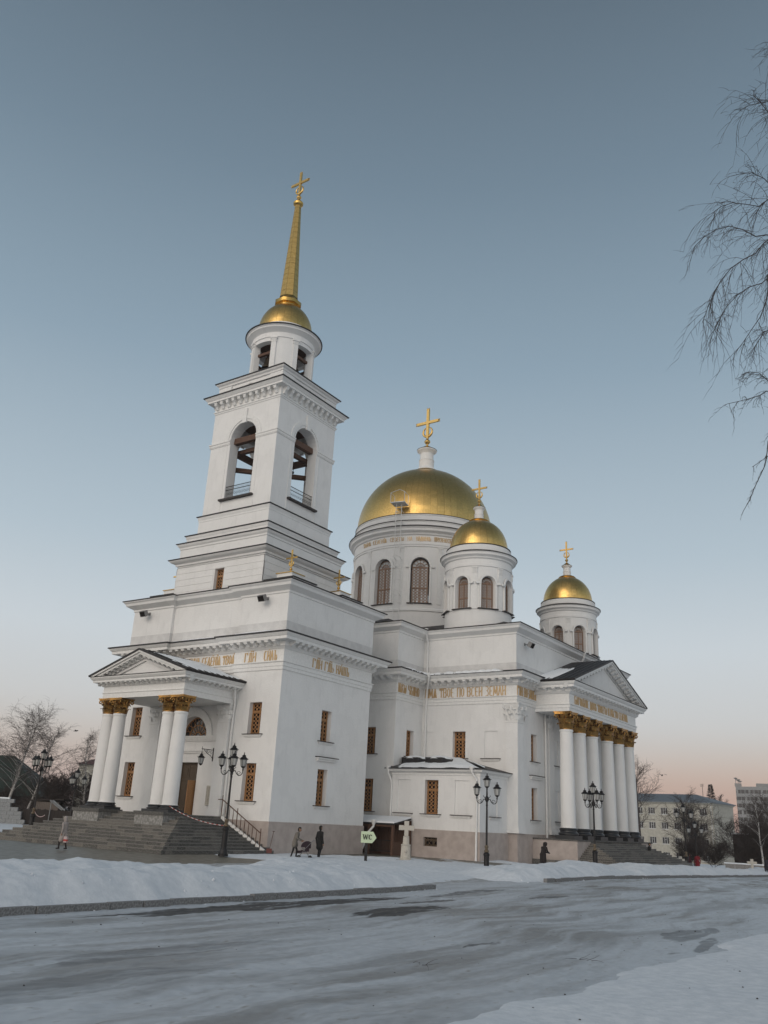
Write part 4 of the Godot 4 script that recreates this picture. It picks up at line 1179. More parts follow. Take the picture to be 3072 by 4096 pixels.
func bell_tower() -> void:
	var cb := 5.6
	# rusticated tier
	var t4 := MB.new()
	wall(t4, pmap(CX - 4.75, cb - 4.75, 1, 0), 0, 9.5, 17.6, 20.9, [op(4.85, 0.5, 18.4, 20.32, 0.4)])
	wall(t4, pmap(CX + 4.75, cb - 4.75, 0, 1), 0, 9.5, 17.6, 20.9, [])
	wall(t4, pmap(CX + 4.75, cb + 4.75, -1, 0), 0, 9.5, 17.6, 20.9, [])
	wall(t4, pmap(CX - 4.75, cb + 4.75, 0, -1), 0, 9.5, 17.6, 20.9, [])
	var o := pm(cath, "tower_base", t4, M.plaster)
	window(CX + 0.1, cb - 4.75, 0, -1, 18.4, 20.32, 0.95, 0.36)
	for i in 6:
		var y := 17.75 + i * 0.52
		var cs := MB.new()
		for f in 4:
			var bs := Transform3D(Basis(Vector3.UP, PI * 0.5 * f), V(CX, y, cb))
			var cuts := [[-4.78, 4.78]]
			if f == 0 and y > 17.9 and y < 20.3: cuts = [[-4.78, -0.52], [0.72, 4.78]]
			for q in cuts:
				cs.box(bs * Transform3D(Basis(), Vector3((q[0] + q[1]) * 0.5, 0.245, 4.75)), Vector3(q[1] - q[0], 0.49, 0.06))
		pm(o, "course", cs, M.plaster)
	# stepped cornices: [y of edge, half width of edge, wall half below, wall from]
	var tiers := [[21.44, 5.28, 4.75, 20.85], [22.88, 4.95, 4.72, 21.6], [23.65, 4.53, 4.42, 23.0], [25.42, 4.0, 3.9, 23.75]]
	for q in tiers:
		var mb := MB.new()
		var p := rect(CX, cb, q[2], q[2])
		var ov: float = q[1] - q[2]
		sweep(mb, p, true, [Vector2(0, q[3]), Vector2(0, q[0] - 0.46), Vector2(ov * 0.25, q[0] - 0.42), Vector2(ov * 0.3, q[0] - 0.28), Vector2(ov * 0.8, q[0] - 0.16), Vector2(ov, q[0] - 0.06), Vector2(ov, q[0])])
		var w := pm(cath, "tower_tier", mb, M.plaster)
		var rf := MB.new()
		sweep(rf, p, true, [Vector2(ov - 0.03, q[0]), Vector2(ov + 0.09, q[0] + 0.003), Vector2(ov + 0.09, q[0] + 0.07), Vector2(-0.75, q[0] + 0.24)])
		pm(w, "flashing", rf, M.roof)
	# belfry: four pierced walls with real thickness
	var h := 3.75
	var be := MB.new()
	var pts := rect(CX, cb, h, h)
	var dirs := [Vector2(1, 0), Vector2(0, 1), Vector2(-1, 0), Vector2(0, -1)]
	for i in 4:
		wall(be, pmap(pts[i].x, pts[i].y, dirs[i].x, dirs[i].y), 0, h * 2, 25.45, 35.1, [op(h, 1.45, 26.72, 32.1, 0.95, 1.45)])
		var inn := h - 0.95
		var ip := rect(CX, cb, inn, inn)
		# inner face, seen through the arches
		wall(be, pmap(ip[(i + 1) % 4].x, ip[(i + 1) % 4].y, -dirs[i].x, -dirs[i].y), 0, inn * 2, 26.5, 34.6, [op(inn, 1.45, 26.72, 32.1, 0.0, 1.45)])
	var bo := pm(cath, "belfry", be, M.plaster)
	var fl := MB.new()
	lid(fl, rect(CX, cb, 2.8, 2.8), 26.6)
	pm(bo, "belfry_floor", fl, M.beam)
	var fc := MB.new()
	lid(fc, rect(CX, cb, 2.8, 2.8), 34.5, Vector3.DOWN)
	pm(bo, "belfry_ceiling", fc, M.beam)
	for i in 4:
		var n := Vector2(dirs[i].y, -dirs[i].x)
		var t := onwall(CX + n.x * h, 0, cb + n.y * h, n.x, n.y)
		var tr := MB.new()
		archivolt(tr, 1.47, 32.1, 0.12, 0.04, 18); archivolt(tr, 1.68, 32.1, 0.34, 0.07, 18)
		for s in [-1.0, 1.0]:
			tr.bx(s * 1.46, s * 3.83, 31.72, 31.8, 0, 0.05); tr.bx(s * 1.46, s * 3.86, 31.8, 32.0, 0, 0.08); tr.bx(s * 1.46, s * 3.9, 32.0, 32.1, 0, 0.13)
			tr.bx(s * 1.75, s * 1.9, 25.6, 31.7, 0.0, 0.03)
		tr.bx(-0.24, 0.24, 33.4, 34.75, 0, 0.16)
		pm(bo, "arch_moulding", tr, M.trim, t)
		var sl := MB.new()
		sl.bx(-1.85, 1.85, 26.55, 26.70, -0.9, 0.28)
		pm(bo, "sill", sl, M.sill, t)
		var rl := MB.new()
		for yy in [26.85, 27.55, 27.85]: rl.tube([Vector3(-1.45, yy, -0.12), Vector3(1.45, yy, -0.12)], [0.03, 0.03], 5)
		for k in 21:
			var xx := -1.4 + k * 0.14
			rl.tube([Vector3(xx, 26.72, -0.12), Vector3(xx, 27.9 if k % 5 == 0 else 27.85, -0.12)], [0.014, 0.014], 4)
		for k in 10:
			var c := Vector3(-1.26 + k * 0.28, 27.2, -0.12)
			var ring: Array = []
			var rr: Array = []
			for j in 9:
				ring.append(c + Vector3(cos(TAU * j / 8), sin(TAU * j / 8), 0) * 0.1); rr.append(0.013)
			rl.tube(ring, rr, 4, false)
		pm(bo, "railing", rl, M.iron, t)
		var bm := MB.new()
		bm.box(Transform3D(Basis(), Vector3(0, 32.15, -0.62)), Vector3(2.98, 0.5, 0.42))
		bm.box(Transform3D(Basis(), Vector3(0, 31.55, -1.5)), Vector3(5.5, 0.34, 0.34))
		pm(bo, "beam", bm, M.beam, t)
	for s in [-1.0, 1.0]:
		var bm2 := MB.new()
		bm2.box(Transform3D(Basis(Vector3.UP, PI * 0.25 * s), V(CX, 30.1 if s > 0 else 30.5, cb)), Vector3(7.2, 0.36, 0.34))
		pm(bo, "beam", bm2, M.beam)
	var sp := MB.new()
	sp.tube([V(CX + 0.6, 26.6, cb + 0.6), V(CX + 0.6, 34.4, cb + 0.6)], [0.09, 0.09], 8)
	for k in 34:
		var a := k * 0.42
		var y := 26.8 + k * 0.22
		var c := V(CX + 0.6, y, cb + 0.6)
		sp.box(Transform3D(Basis(Vector3.UP, a), c) * Transform3D(Basis(), Vector3(0.6, 0, 0)), Vector3(1.1, 0.05, 0.34))
		sp.tube([c + Vector3(cos(-a), 0, sin(-a)).normalized() * 1.1, c + Vector3(cos(-a), 0, sin(-a)).normalized() * 1.1 + Vector3(0, 1.0, 0)], [0.016, 0.016], 4)
		if k < 33:
			var a2 := (k + 1) * 0.42
			sp.tube([c + Vector3(cos(-a), 0, sin(-a)) * 1.1 + Vector3(0, 1.0, 0), c + Vector3(cos(-a2), 0, sin(-a2)) * 1.1 + Vector3(0, 1.22, 0)], [0.022, 0.022], 4)
	pm(bo, "spiral_stair", sp, M.iron)
	# belfry cornice with brackets
	var co := MB.new()
	sweep(co, pts, true, [Vector2(0, 35.0), Vector2(0.05, 35.0), Vector2(0.05, 35.12), Vector2(0.12, 35.16), Vector2(0.12, 35.24), Vector2(0.03, 35.28), Vector2(0.03, 35.95), Vector2(0.55, 35.98), Vector2(0.55, 36.14), Vector2(0.62, 36.2), Vector2(0.74, 36.36), Vector2(0.77, 36.42)])
	var cor := pm(cath, "belfry_cornice", co, M.trim)
	blocks(cor, "bracket", pts, true, 0.03, 35.96, 0.68, bracket_mesh(0.26, 0.62, 0.42), M.trim)
	var crf := MB.new()
	sweep(crf, pts, true, [Vector2(0.74, 36.422), Vector2(0.86, 36.425), Vector2(0.86, 36.5), Vector2(-0.3, 36.75)])
	pm(cor, "flashing", crf, M.roof)
	var a2m := MB.new()
	var p2 := rect(CX, cb, 3.6, 3.6)
	sweep(a2m, p2, true, [Vector2(0, 36.5), Vector2(0, 37.55), Vector2(0.12, 37.6), Vector2(0.16, 37.75), Vector2(0.3, 37.85), Vector2(0.34, 37.96)])
	var ao := pm(cath, "belfry_parapet", a2m, M.plaster)
	for i in 4:
		var n := Vector2(dirs[i].y, -dirs[i].x)
		var t := onwall(CX + n.x * 3.6, 0, cb + n.y * 3.6, n.x, n.y)
		var lu := MB.new()
		archivolt(lu, 0.36, 36.95, 0.14, 0.06, 12)
		for s in [-1.0, 1.0]:
			var pv := MB.new()
			pv.bx(s * 2.2, s * 3.68, 36.5, 37.55, 0, 0.10)
			pm(ao, "parapet_panel", pv, M.trim, t)
		pm(ao, "parapet_relief", lu, M.trim, t)
	var arf := MB.new()
	sweep(arf, p2, true, [Vector2(0.32, 37.962), Vector2(0.42, 37.965), Vector2(0.42, 38.04), Vector2(-0.6, 38.2)])
	lid(arf, rect(CX, cb, 3.02, 3.02), 38.199)
	pm(ao, "flashing", arf, M.roof)
	# open rotunda
	var r := 2.82
	var ro := MB.new()
	var ops: Array = []
	for k in 4: ops.append(op(PI * 0.5 * k, 0.345, 38.4, 41.75, 0.55))
	wall(ro, dmap(CX, cb, r), -PI * 0.25, TAU - PI * 0.25, 38.1, 42.1, ops, 0.1)
	var ops2: Array = []
	for k in 4: ops2.append(op(-PI * 0.5 * k, 0.345, 38.4, 41.75, 0.0))
	wall(ro, func(u: float, y: float, d: float) -> Vector3: return V(CX + (r - 0.55 + d) * sin(-u), y, cb - (r - 0.55 + d) * cos(-u)), -PI * 1.75, PI * 0.25, 38.1, 42.6, ops2, 0.12)
	ro.lathe(V(CX, 0, cb), [Vector2(r, 42.1), Vector2(r + 0.08, 42.12), Vector2(r + 0.08, 42.2), Vector2(r + 0.05, 42.22), Vector2(r + 0.05, 42.6), Vector2(r + 0.16, 42.68), Vector2(r + 0.5, 42.9), Vector2(r + 0.52, 43.02), Vector2(r + 0.62, 43.12)], 64)
	ro.lathe(V(CX, 0, cb), [Vector2(2.68, 43.3), Vector2(2.66, 43.8), Vector2(2.5, 43.95)], 56)
	var rot := pm(cath, "rotunda", ro, M.plaster)
	var cl := MB.new()
	cl.lathe(V(CX, 0, cb), [Vector2(2.3, 42.55), Vector2(0.01, 42.56)], 24)
	pm(rot, "rotunda_ceiling", cl, M.beam)
	for k in 8:
		var th := PI * 0.5 * int(k / 2.0) + (0.44 if k % 2 == 0 else -0.44)
		var n := Vector2(sin(th), -cos(th))
		var pl := MB.new()
		pl.bx(-0.22, 0.22, 38.1, 41.78, -0.15, 0.10); pl.bx(-0.27, 0.27, 41.62, 41.7, -0.15, 0.14); pl.bx(-0.32, 0.32, 41.92, 42.08, -0.15, 0.2); pl.bx(-0.25, 0.25, 41.78, 41.92, -0.15, 0.13)
		pm(rot, "rotunda_pilaster", pl, M.trim, onwall(CX + n.x * r, 0, cb + n.y * r, n.x, n.y))
	var rrf := MB.new()
	rrf.lathe(V(CX, 0, cb), [Vector2(r + 0.6, 43.12), Vector2(r + 0.72, 43.13), Vector2(r + 0.72, 43.2), Vector2(2.6, 43.35)], 64)
	pm(rot, "flashing", rrf, M.roof)
	for k in 4:
		var n := Vector2(sin(PI * 0.5 * k), -cos(PI * 0.5 * k))
		var t := onwall(CX + n.x * r, 0, cb + n.y * r, n.x, n.y)
		var rl := MB.new()
		for yy in [38.5, 39.15]: rl.tube([Vector3(-0.95, yy, -0.3), Vector3(0.95, yy, -0.3)], [0.03, 0.03], 5)
		for j in 14: rl.tube([Vector3(-0.91 + j * 0.14, 38.4, -0.3), Vector3(-0.91 + j * 0.14, 39.15, -0.3)], [0.014, 0.014], 4)
		pm(rot, "railing", rl, M.iron, t)
		var bm := MB.new()
		bm.bx(-1.0, 1.0, 40.75, 41.0, -0.75, -0.5)
		pm(rot, "bell_beam", bm, M.beam, t)
	gold_dome("tower_dome", CX, cb, dome_profile(2.5, 43.95, 1.0, 2.85, 12, 0.98), 24)
	var oc := MB.new()
	oc.lathe(V(CX, 0, cb), [Vector2(1.05, 46.6), Vector2(1.05, 46.95), Vector2(1.12, 47.0), Vector2(1.30, 47.05), Vector2(1.30, 47.38), Vector2(1.12, 47.46), Vector2(0.95, 47.7), Vector2(0.86, 47.95)], 8, false, PI / 8, TAU + PI / 8)
	pm(cath, "spire_pedestal", oc, M.gold_trim)
	# spire sheathed in separate gilded plates, eight to a course
	var core := MB.new()
	core.lathe(V(CX, 0, cb), [Vector2(0.84, 47.9), Vector2(0.285, 58.75)], 8, false, PI / 8, TAU + PI / 8)
	var spo := pm(cath, "spire", core, M.gold_trim)
	var y := 47.92
	var k2 := 0
	while y < 58.6:
		var y2 := minf(58.75, y + 0.58 + 0.03 * (k2 % 3))
		var ra := lerpf(0.88, 0.30, (y - 47.9) / 10.85)
		var rb := lerpf(0.88, 0.30, (y2 - 47.9) / 10.85)
		var pt := MB.new()
		var a := PI / 8 - 0.012
		pt.quad(Vector3(-sin(a) * (ra + 0.012), 0, cos(a) * (ra + 0.012)), Vector3(sin(a) * (ra + 0.012), 0, cos(a) * (ra + 0.012)), Vector3(sin(a) * rb, y2 - y - 0.008, cos(a) * rb), Vector3(-sin(a) * rb, y2 - y - 0.008, cos(a) * rb), Vector3.BACK)
		var ptm := pt.mesh()
		for f in 8:
			part(spo, "plate", ptm, M.gold, Transform3D(Basis(Vector3.UP, TAU * f / 8) * Basis(Vector3.RIGHT, rng.randf_range(-0.006, 0.006)), V(CX, y, cb)))
		y = y2
		k2 += 1
	var cl2 := MB.new()
	cl2.lathe(V(CX, 0, cb), [Vector2(0.30, 58.6), Vector2(0.46, 58.75), Vector2(0.50, 58.95), Vector2(0.40, 59.1), Vector2(0.16, 59.25), Vector2(0.12, 59.45)], 20)
	pm(cath, "spire_collar", cl2, M.gold_trim)
	part(cath, "spire_cross", cross_mesh(3.55), M.gold, Transform3D(Basis(), V(CX, 59.2, cb)))

func nave_body() -> void:
	plinth(NAVE, 1.93)
	var w := 0.56
	var mb := MB.new()
	var per := {}
	per[0] = [op(13.5, w, 3.05, 5.55), op(13.5, w, 7.5, 9.66)]
	per[1] = [op(2.35, w, 7.45, 9.58)]
	per[2] = [op(0.65, 0.585, 7.5, 9.66, 0.09), op(3.65, 0.6, 7.5, 9.66), op(6.62, 0.585, 7.5, 9.66, 0.09)]
	per[3] = [op(3.25, w, 3.0, 5.45), op(3.25, w, 7.5, 9.68), op(7.7, w, 3.0, 5.45, 0.09), op(7.7, w, 7.5, 9.68, 0.09), op(11.75, 1.1, 1.95, 5.6, 0.4), op(11.75, w, 7.5, 9.68), op(15.8, w, 3.0, 5.45, 0.09), op(15.8, w, 7.5, 9.68, 0.09), op(20.25, w, 3.0, 5.45), op(20.25, w, 7.5, 9.68)]
	for i in NAVE.size():
		var a: Vector2 = NAVE[i]
		var b: Vector2 = NAVE[(i + 1) % NAVE.size()]
		var d := (b - a).normalized()
		wall(mb, pmap(a.x, a.y, d.x, d.y), 0, a.distance_to(b), 1.93, 11.85, per.get(i, []))
	pm(cath, "nave_wall", mb, M.plaster)
	window(-2.75, 14.8, 0, -1, 3.05, 5.55, 1.12); window(-2.75, 14.8, 0, -1, 7.5, 9.66, 1.12)
	window(-0.3, 17.15, 1, 0, 7.45, 9.58, 1.12)
	window(3.35, 19, 0, -1, 7.5, 9.66, 1.2)
	blind(0.35, 19, 0, -1, 7.5, 1.17, 9.66, 0.09); blind(6.32, 19, 0, -1, 7.5, 1.17, 9.66, 0.09)
	for bb in [22.25, 39.25]:
		window(8.6, bb, 1, 0, 3.0, 5.45, 1.12); window(8.6, bb, 1, 0, 7.5, 9.68, 1.12)
		hood(8.6, bb + 0.2, 1, 0, 6.36, 2.3)
	for bb in [26.7, 34.8]:
		blind(8.6, bb, 1, 0, 3.0, 1.12, 5.45, 0.09); blind(8.6, bb, 1, 0, 7.5, 1.12, 9.68, 0.09)
	window(8.6, 30.75, 1, 0, 7.5, 9.68, 1.12)
	var dm := MB.new()
	dm.bx(-1.1, 1.1, 0, 3.65, -0.1, 0.0)
	for s in [-0.55, 0.55]:
		for q in [[0.15, 1.6], [1.8, 3.4]]: dm.bx(s - 0.42, s + 0.42, q[0], q[1], 0.0, 0.05)
	pm(cath, "side_portal", dm, M.wood_dark, onwall(8.6 - 0.38, 1.95, 30.75, 1, 0))
	entablature("nave_cornice", NAVE, true, 11.85, [4, 5, 6, 7, 8, 9, 10])
	attic("nave_attic", NAVE, 14.3, 18.25, 0.85, 0.72)
	# snow caught on the main cornice
	for q in [[Vector2(0.6, 18.7), Vector2(8.0, 18.7), Vector2(0, -1)], [Vector2(-0.1, 14.9), Vector2(-0.1, 18.0), Vector2(1, 0)], [Vector2(8.75, 19.5), Vector2(8.75, 23.8), Vector2(1, 0)], [Vector2(-4.3, -0.1), Vector2(-0.5, -0.1), Vector2(0, -1)], [Vector2(-11.0, 0.15), Vector2(-5.5, 0.15), Vector2(0, -1)]]:
		var sm := MB.new()
		var n := 24
		var a: Vector2 = q[0]
		var b: Vector2 = q[1]
		var o: Vector2 = q[2]
		var prev: Array = []
		for i in n + 1:
			var p := a.lerp(b, i / float(n))
			var e := minf(1.0, minf(i, n - i) / 3.0)
			var hgt := (0.16 + rng.randf_range(-0.05, 0.06)) * e
			var reach := 0.9 + rng.randf_range(-0.06, 0.1)
			var cur := [V(p.x, 14.32 + hgt * 1.4, p.y), V(p.x + o.x * reach * 0.5, 14.33 + hgt * 1.1, p.y + o.y * reach * 0.5), V(p.x + o.x * reach, 14.28 + hgt * 0.7, p.y + o.y * reach), V(p.x + o.x * (reach + 0.05), 14.24, p.y + o.y * (reach + 0.05))]
			if i > 0:
				for j in 3: sm.quad(prev[j], cur[j], cur[j + 1], prev[j + 1], Vector3(o.x, 1.0, -o.y))
			prev = cur
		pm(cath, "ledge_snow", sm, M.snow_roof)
	var rf := MB.new()
	sweep(rf, NAVE, true, [Vector2(-0.38, 18.462), Vector2(-3.6, 19.75)])
	var inset: Array = []
	for i in NAVE.size():
		var p: Vector2 = NAVE[(i - 1 + NAVE.size()) % NAVE.size()]
		var c: Vector2 = NAVE[i]
		var n: Vector2 = NAVE[(i + 1) % NAVE.size()]
		var d0 := (c - p).normalized()
		var d1 := (n - c).normalized()
		inset.append(c - (Vector2(d0.y, -d0.x) + Vector2(d1.y, -d1.x)) * 3.6)
	lid(rf, inset, 19.75)
	pm(cath, "nave_roof", rf, M.roof)
	# corner pilasters with plaster capitals
	pilaster(7.72, 8.76, 18.84, 20.05, 1.95, 11.86, 1.42)
	pilaster(8.3, 8.78, 24.95, 25.95, 1.95, 11.86, 1.42)
	pilaster(8.3, 8.78, 35.55, 36.55, 1.95, 11.86, 1.42)
	pilaster(7.72, 8.76, 43.4, 44.66, 1.95, 11.86, 1.42)
	inscription("ѨКѠ ЧУ'ДНО", onwall(-0.24, 12.50, 15.0, 1, 0), 3.3, 0.72)
	inscription("И'МѦ ТВОЕ' ПО ВСЕ'Й ЗЕМЛИ'", onwall(0.0, 12.50, 18.94, 0, -1), 7.75, 0.74)
	inscription("ГД~И ВОЗЛЮБИ'ХЪ", onwall(8.66, 12.50, 19.0, 1, 0), 4.6, 0.72)
	# neck between the tower block and the nave
	var nk := MB.new()
	wall(nk, pmap(-4.0, 10.6, 0, 1), 0, 4.2, 0.0, 17.6, [])
	wall(nk, pmap(-12.5, 14.8, 0, -1), 0, 4.2, 0.0, 17.6, [])
	pm(cath, "neck_wall", nk, M.plaster)
	var nr := MB.new()
	nr.quad(V(-3.6, 17.6, 10.5), V(-3.6, 17.6, 14.9), V(-8.25, 19.4, 14.9), V(-8.25, 19.4, 10.5), Vector3.UP)
	nr.quad(V(-12.9, 17.6, 10.5), V(-12.9, 17.6, 14.9), V(-8.25, 19.4, 14.9), V(-8.25, 19.4, 10.5), Vector3.UP)
	pm(cath, "neck_roof", nr, M.roof)
	# one-storey annex in the angle
	var an := [Vector2(0.0, 18.99), Vector2(0.0, 14.3), Vector2(7.85, 14.3), Vector2(7.85, 18.99)]
	var am := MB.new()
	wall(am, pmap(0, 18.99, 0, -1), 0, 4.69, 1.9, 6.0, [])
	wall(am, pmap(0, 14.3, 1, 0), 0, 7.85, 1.9, 6.0, [op(1.15, 0.58, 3.03, 5.5, 0.09), op(3.66, 0.6, 3.03, 5.5), op(6.33, 0.6, 3.03, 5.5, 0.09)])
	wall(am, pmap(7.85, 14.3, 0, 1), 0, 4.69, 1.9, 6.0, [op(2.3, 0.55, 3.03, 5.5, 0.09)])
	pm(cath, "annex_wall", am, M.plaster)
	var ap := MB.new()
	wall(ap, pmap(-0.05, 18.99, 0, -1), 0, 4.74, -1.0, 1.9, [])
	wall(ap, pmap(-0.05, 14.25, 1, 0), 0, 7.95, -1.0, 1.9, [op(3.75, 0.6, 0.72, 1.36, 0.3)])
	wall(ap, pmap(7.9, 14.25, 0, 1), 0, 4.74, -1.0, 1.9, [])
	sweep(ap, an, false, [Vector2(0.05, 1.9), Vector2(0.0, 1.905)])
	pm(cath, "annex_plinth", ap, M.plinth)
	window(3.7, 14.25, 0, -1, 0.72, 1.36, 1.2, 0.28, M.wood_dark, false)
	window(3.66, 14.3, 0, -1, 3.03, 5.5, 1.2)
	blind(1.15, 14.3, 0, -1, 3.03, 1.16, 5.5, 0.09); blind(6.33, 14.3, 0, -1, 3.03, 1.2, 5.5, 0.09)
	blind(7.85, 16.6, 1, 0, 3.03, 1.1, 5.5, 0.09)
	var ae := MB.new()
	sweep(ae, an, false, [Vector2(0, 5.85), Vector2(0.06, 5.86), Vector2(0.06, 6.0), Vector2(0.2, 6.08), Vector2(0.34, 6.14), Vector2(0.36, 6.26), Vector2(0.45, 6.33)])
	pm(cath, "annex_eaves", ae, M.trim)
	var P := [V(-0.5, 6.34, 13.82), V(8.33, 6.34, 13.82), V(8.33, 6.34, 19.0), V(3.6, 7.42, 19.0), V(-0.5, 7.42, 19.0)]
	var ar := MB.new()
	ar.quad(P[0], P[1], P[3], P[4], Vector3.UP); ar.ftri(P[1], P[2], P[3], Vector3.UP)
	for q in [[P[0], P[1], Vector3.BACK], [P[1], P[2], Vector3.RIGHT]]: ar.quad(q[0], q[1], q[1] - Vector3(0, 0.06, 0), q[0] - Vector3(0, 0.06, 0), q[2])
	var aro := pm(cath, "annex_roof", ar, M.roof)
	var asn := MB.new()
	var fz := FastNoiseLite.new(); fz.seed = 9; fz.frequency = 0.6
	var g: Array = []
	for i in 41:
		var row: Array = []
		for j in 17:
			var s := i / 40.0
			var t := j / 16.0
			var base: Vector3 = (P[0].lerp(P[1], lerpf(0.05, 0.97, s))).lerp(P[4].lerp(P[3], s), lerpf(0.03, 1.0, t))
			var e := minf(1.0, minf(minf(i, 40 - i) / 2.0, j / 1.5))
			row.append(base + Vector3(0, 0.02 + e * 0.16 + fz.get_noise_2d(base.x, base.z) * 0.09 - (0.18 if s < 0.10 and t < 0.75 else 0.0), 0))
		g.append(row)
	for i in 40:
		for j in 16: asn.quad(g[i][j], g[i + 1][j], g[i + 1][j + 1], g[i][j + 1], Vector3.UP)
	asn.quad(P[1] + Vector3(0, 0.08, -0.3), P[2] + Vector3(-1.8, 0.42, 1.4), P[3] + Vector3(0.2, 0.12, 0), P[1].lerp(P[3], 0.1) + Vector3(0, 0.12, 0), Vector3.UP)
	pm(aro, "roof_snow", asn, M.snow_roof)
	for xx in [0.75, 3.0]:
		var hb := MB.new()
		var y := 7.02
		hb.bx(xx - 0.8, xx + 0.75, y - 0.35, y + 0.28, 16.0 - 31.6, 14.2 - 31.6)
		hb.ftri(V(xx + 0.75, y - 0.35, 15.6), V(xx + 0.75, y + 0.28, 15.6), V(xx + 1.25, y + 0.0, 16.4), Vector3.BACK)
		hb.quad(V(xx + 0.75, y + 0.28, 15.6), V(xx + 1.25, y, 16.4), V(xx + 0.75, y + 0.28, 17.4), V(xx + 0.7, y + 0.28, 17.4), Vector3.UP)
		pm(aro, "roof_hatch", hb, M.roof)
		var hs := MB.new()
		hs.lathe(V(xx, y + 0.2, 16.5), [Vector2(1.0, 0.0), Vector2(0.9, 0.13), Vector2(0.5, 0.24), Vector2(0.01, 0.28)], 12, true)
		pm(aro, "hatch_snow", hs, M.snow_roof)
	# covered side entrance in the re-entrant corner
	var cn := MB.new()
	var c0 := V(-3.9, 2.62, 14.0); var c1 := V(2.1, 2.62, 14.0); var c2 := V(2.1, 2.2, 11.6); var c3 := V(-3.9, 2.2, 11.6)
	cn.quad(c0, c1, c2, c3, Vector3.UP); cn.quad(c0 - Vector3(0, 0.08, 0), c1 - Vector3(0, 0.08, 0), c2 - Vector3(0, 0.08, 0), c3 - Vector3(0, 0.08, 0), Vector3.DOWN)
	cn.quad(c2, c3, c3 - Vector3(0, 0.12, 0), c2 - Vector3(0, 0.12, 0), Vector3.BACK); cn.quad(c1, c2, c2 - Vector3(0, 0.12, 0), c1 - Vector3(0, 0.12, 0), Vector3.RIGHT)
	var cno := pm(cath, "entrance_canopy", cn, M.roof)
	var cs := MB.new()
	cs.quad(c0 + Vector3(0.02, 0.14, 0), c1 + Vector3(-0.05, 0.12, 0), c2 + Vector3(-0.05, 0.12, -0.05), c3 + Vector3(0.02, 0.14, -0.05), Vector3.UP)
	cs.quad(c2 + Vector3(-0.05, 0.12, -0.05), c3 + Vector3(0.02, 0.14, -0.05), c3 + Vector3(0.02, 0.01, -0.02), c2 + Vector3(-0.02, 0.01, -0.02), Vector3.BACK)
	cs.quad(c2 + Vector3(-0.05, 0.12, -0.05), c1 + Vector3(-0.05, 0.12, 0), c1 + Vector3(-0.02, 0.01, 0), c2 + Vector3(-0.02, 0.01, -0.02), Vector3.RIGHT)
	pm(cno, "canopy_snow", cs, M.snow_roof)
	var cp := MB.new()
	for q in [[1.95, 11.75], [-0.2, 11.75], [1.95, 13.9]]: cp.bx(q[0] - 0.09, q[0] + 0.09, -0.3, 2.15, -q[1] - 0.09, -q[1] + 0.09)
	cp.bx(-3.9, 2.0, 1.95, 2.12, -11.82, -11.68)
	pm(cno, "canopy_post", cp, M.beam)
	var cw := MB.new()
	for k in 20: cw.bx(-3.9 + k * 0.3, -3.9 + k * 0.3 + 0.285, -0.6, 2.45, -14.1, -14.04)
	cw.bx(1.97, 2.05, -0.6, 0.9, -11.8, -14.0)
	pm(cno, "porch_boarding", cw, M.beam)
	var cr := MB.new()
	for yy in [0.25, 1.0]: cr.tube([V(-0.1, yy, 11.7), V(1.9, yy, 11.7)], [0.03, 0.03], 5)
	for k in 17: cr.tube([V(-0.05 + k * 0.12, 0.2, 11.7), V(-0.05 + k * 0.12, 1.0, 11.7)], [0.014, 0.014], 4)
	pm(cno, "porch_railing", cr, M.iron)
	downpipe([V(0.35, 2.15, 11.5), V(0.35, 1.95, 11.5), V(0.1, 1.55, 11.3), V(-0.25, 1.3, 11.2), V(-0.25, 0.6, 11.2), V(-0.4, 0.2, 11.1)])
	downpipe([V(0.25, 18.2, 18.25), V(0.25, 17.8, 18.4), V(0.12, 17.3, 18.86), V(0.12, 14.6, 18.86)])
	downpipe([V(0.95, 14.2, 17.8), V(0.9, 13.8, 17.9), V(0.35, 13.2, 18.6), V(0.2, 12.6, 18.8), V(0.12, 11.7, 18.86), V(0.12, 7.2, 18.86)])
	downpipe([V(-0.2, 6.25, 13.95), V(-0.2, 5.95, 13.98), V(0.0, 5.4, 14.15), V(0.02, 5.0, 14.2), V(0.02, 2.2, 14.2)])
	downpipe([V(7.35, 6.2, 13.95), V(7.4, 5.95, 14.0), V(7.62, 5.6, 14.18), V(7.65, 5.2, 14.2), V(7.65, -0.4, 14.15)])
	downpipe([V(9.75, 14.1, 24.2), V(9.7, 13.6, 24.2), V(8.98, 12.8, 24.25), V(8.82, 12.2, 24.25), V(8.75, 11.4, 24.28), V(8.75, 1.2, 24.28), V(8.85, -0.3, 24.28)])
	downpipe([V(9.25, 18.1, 32.3), V(9.2, 17.7, 32.3), V(8.8, 17.2, 32.3), V(8.75, 16.4, 32.3)])

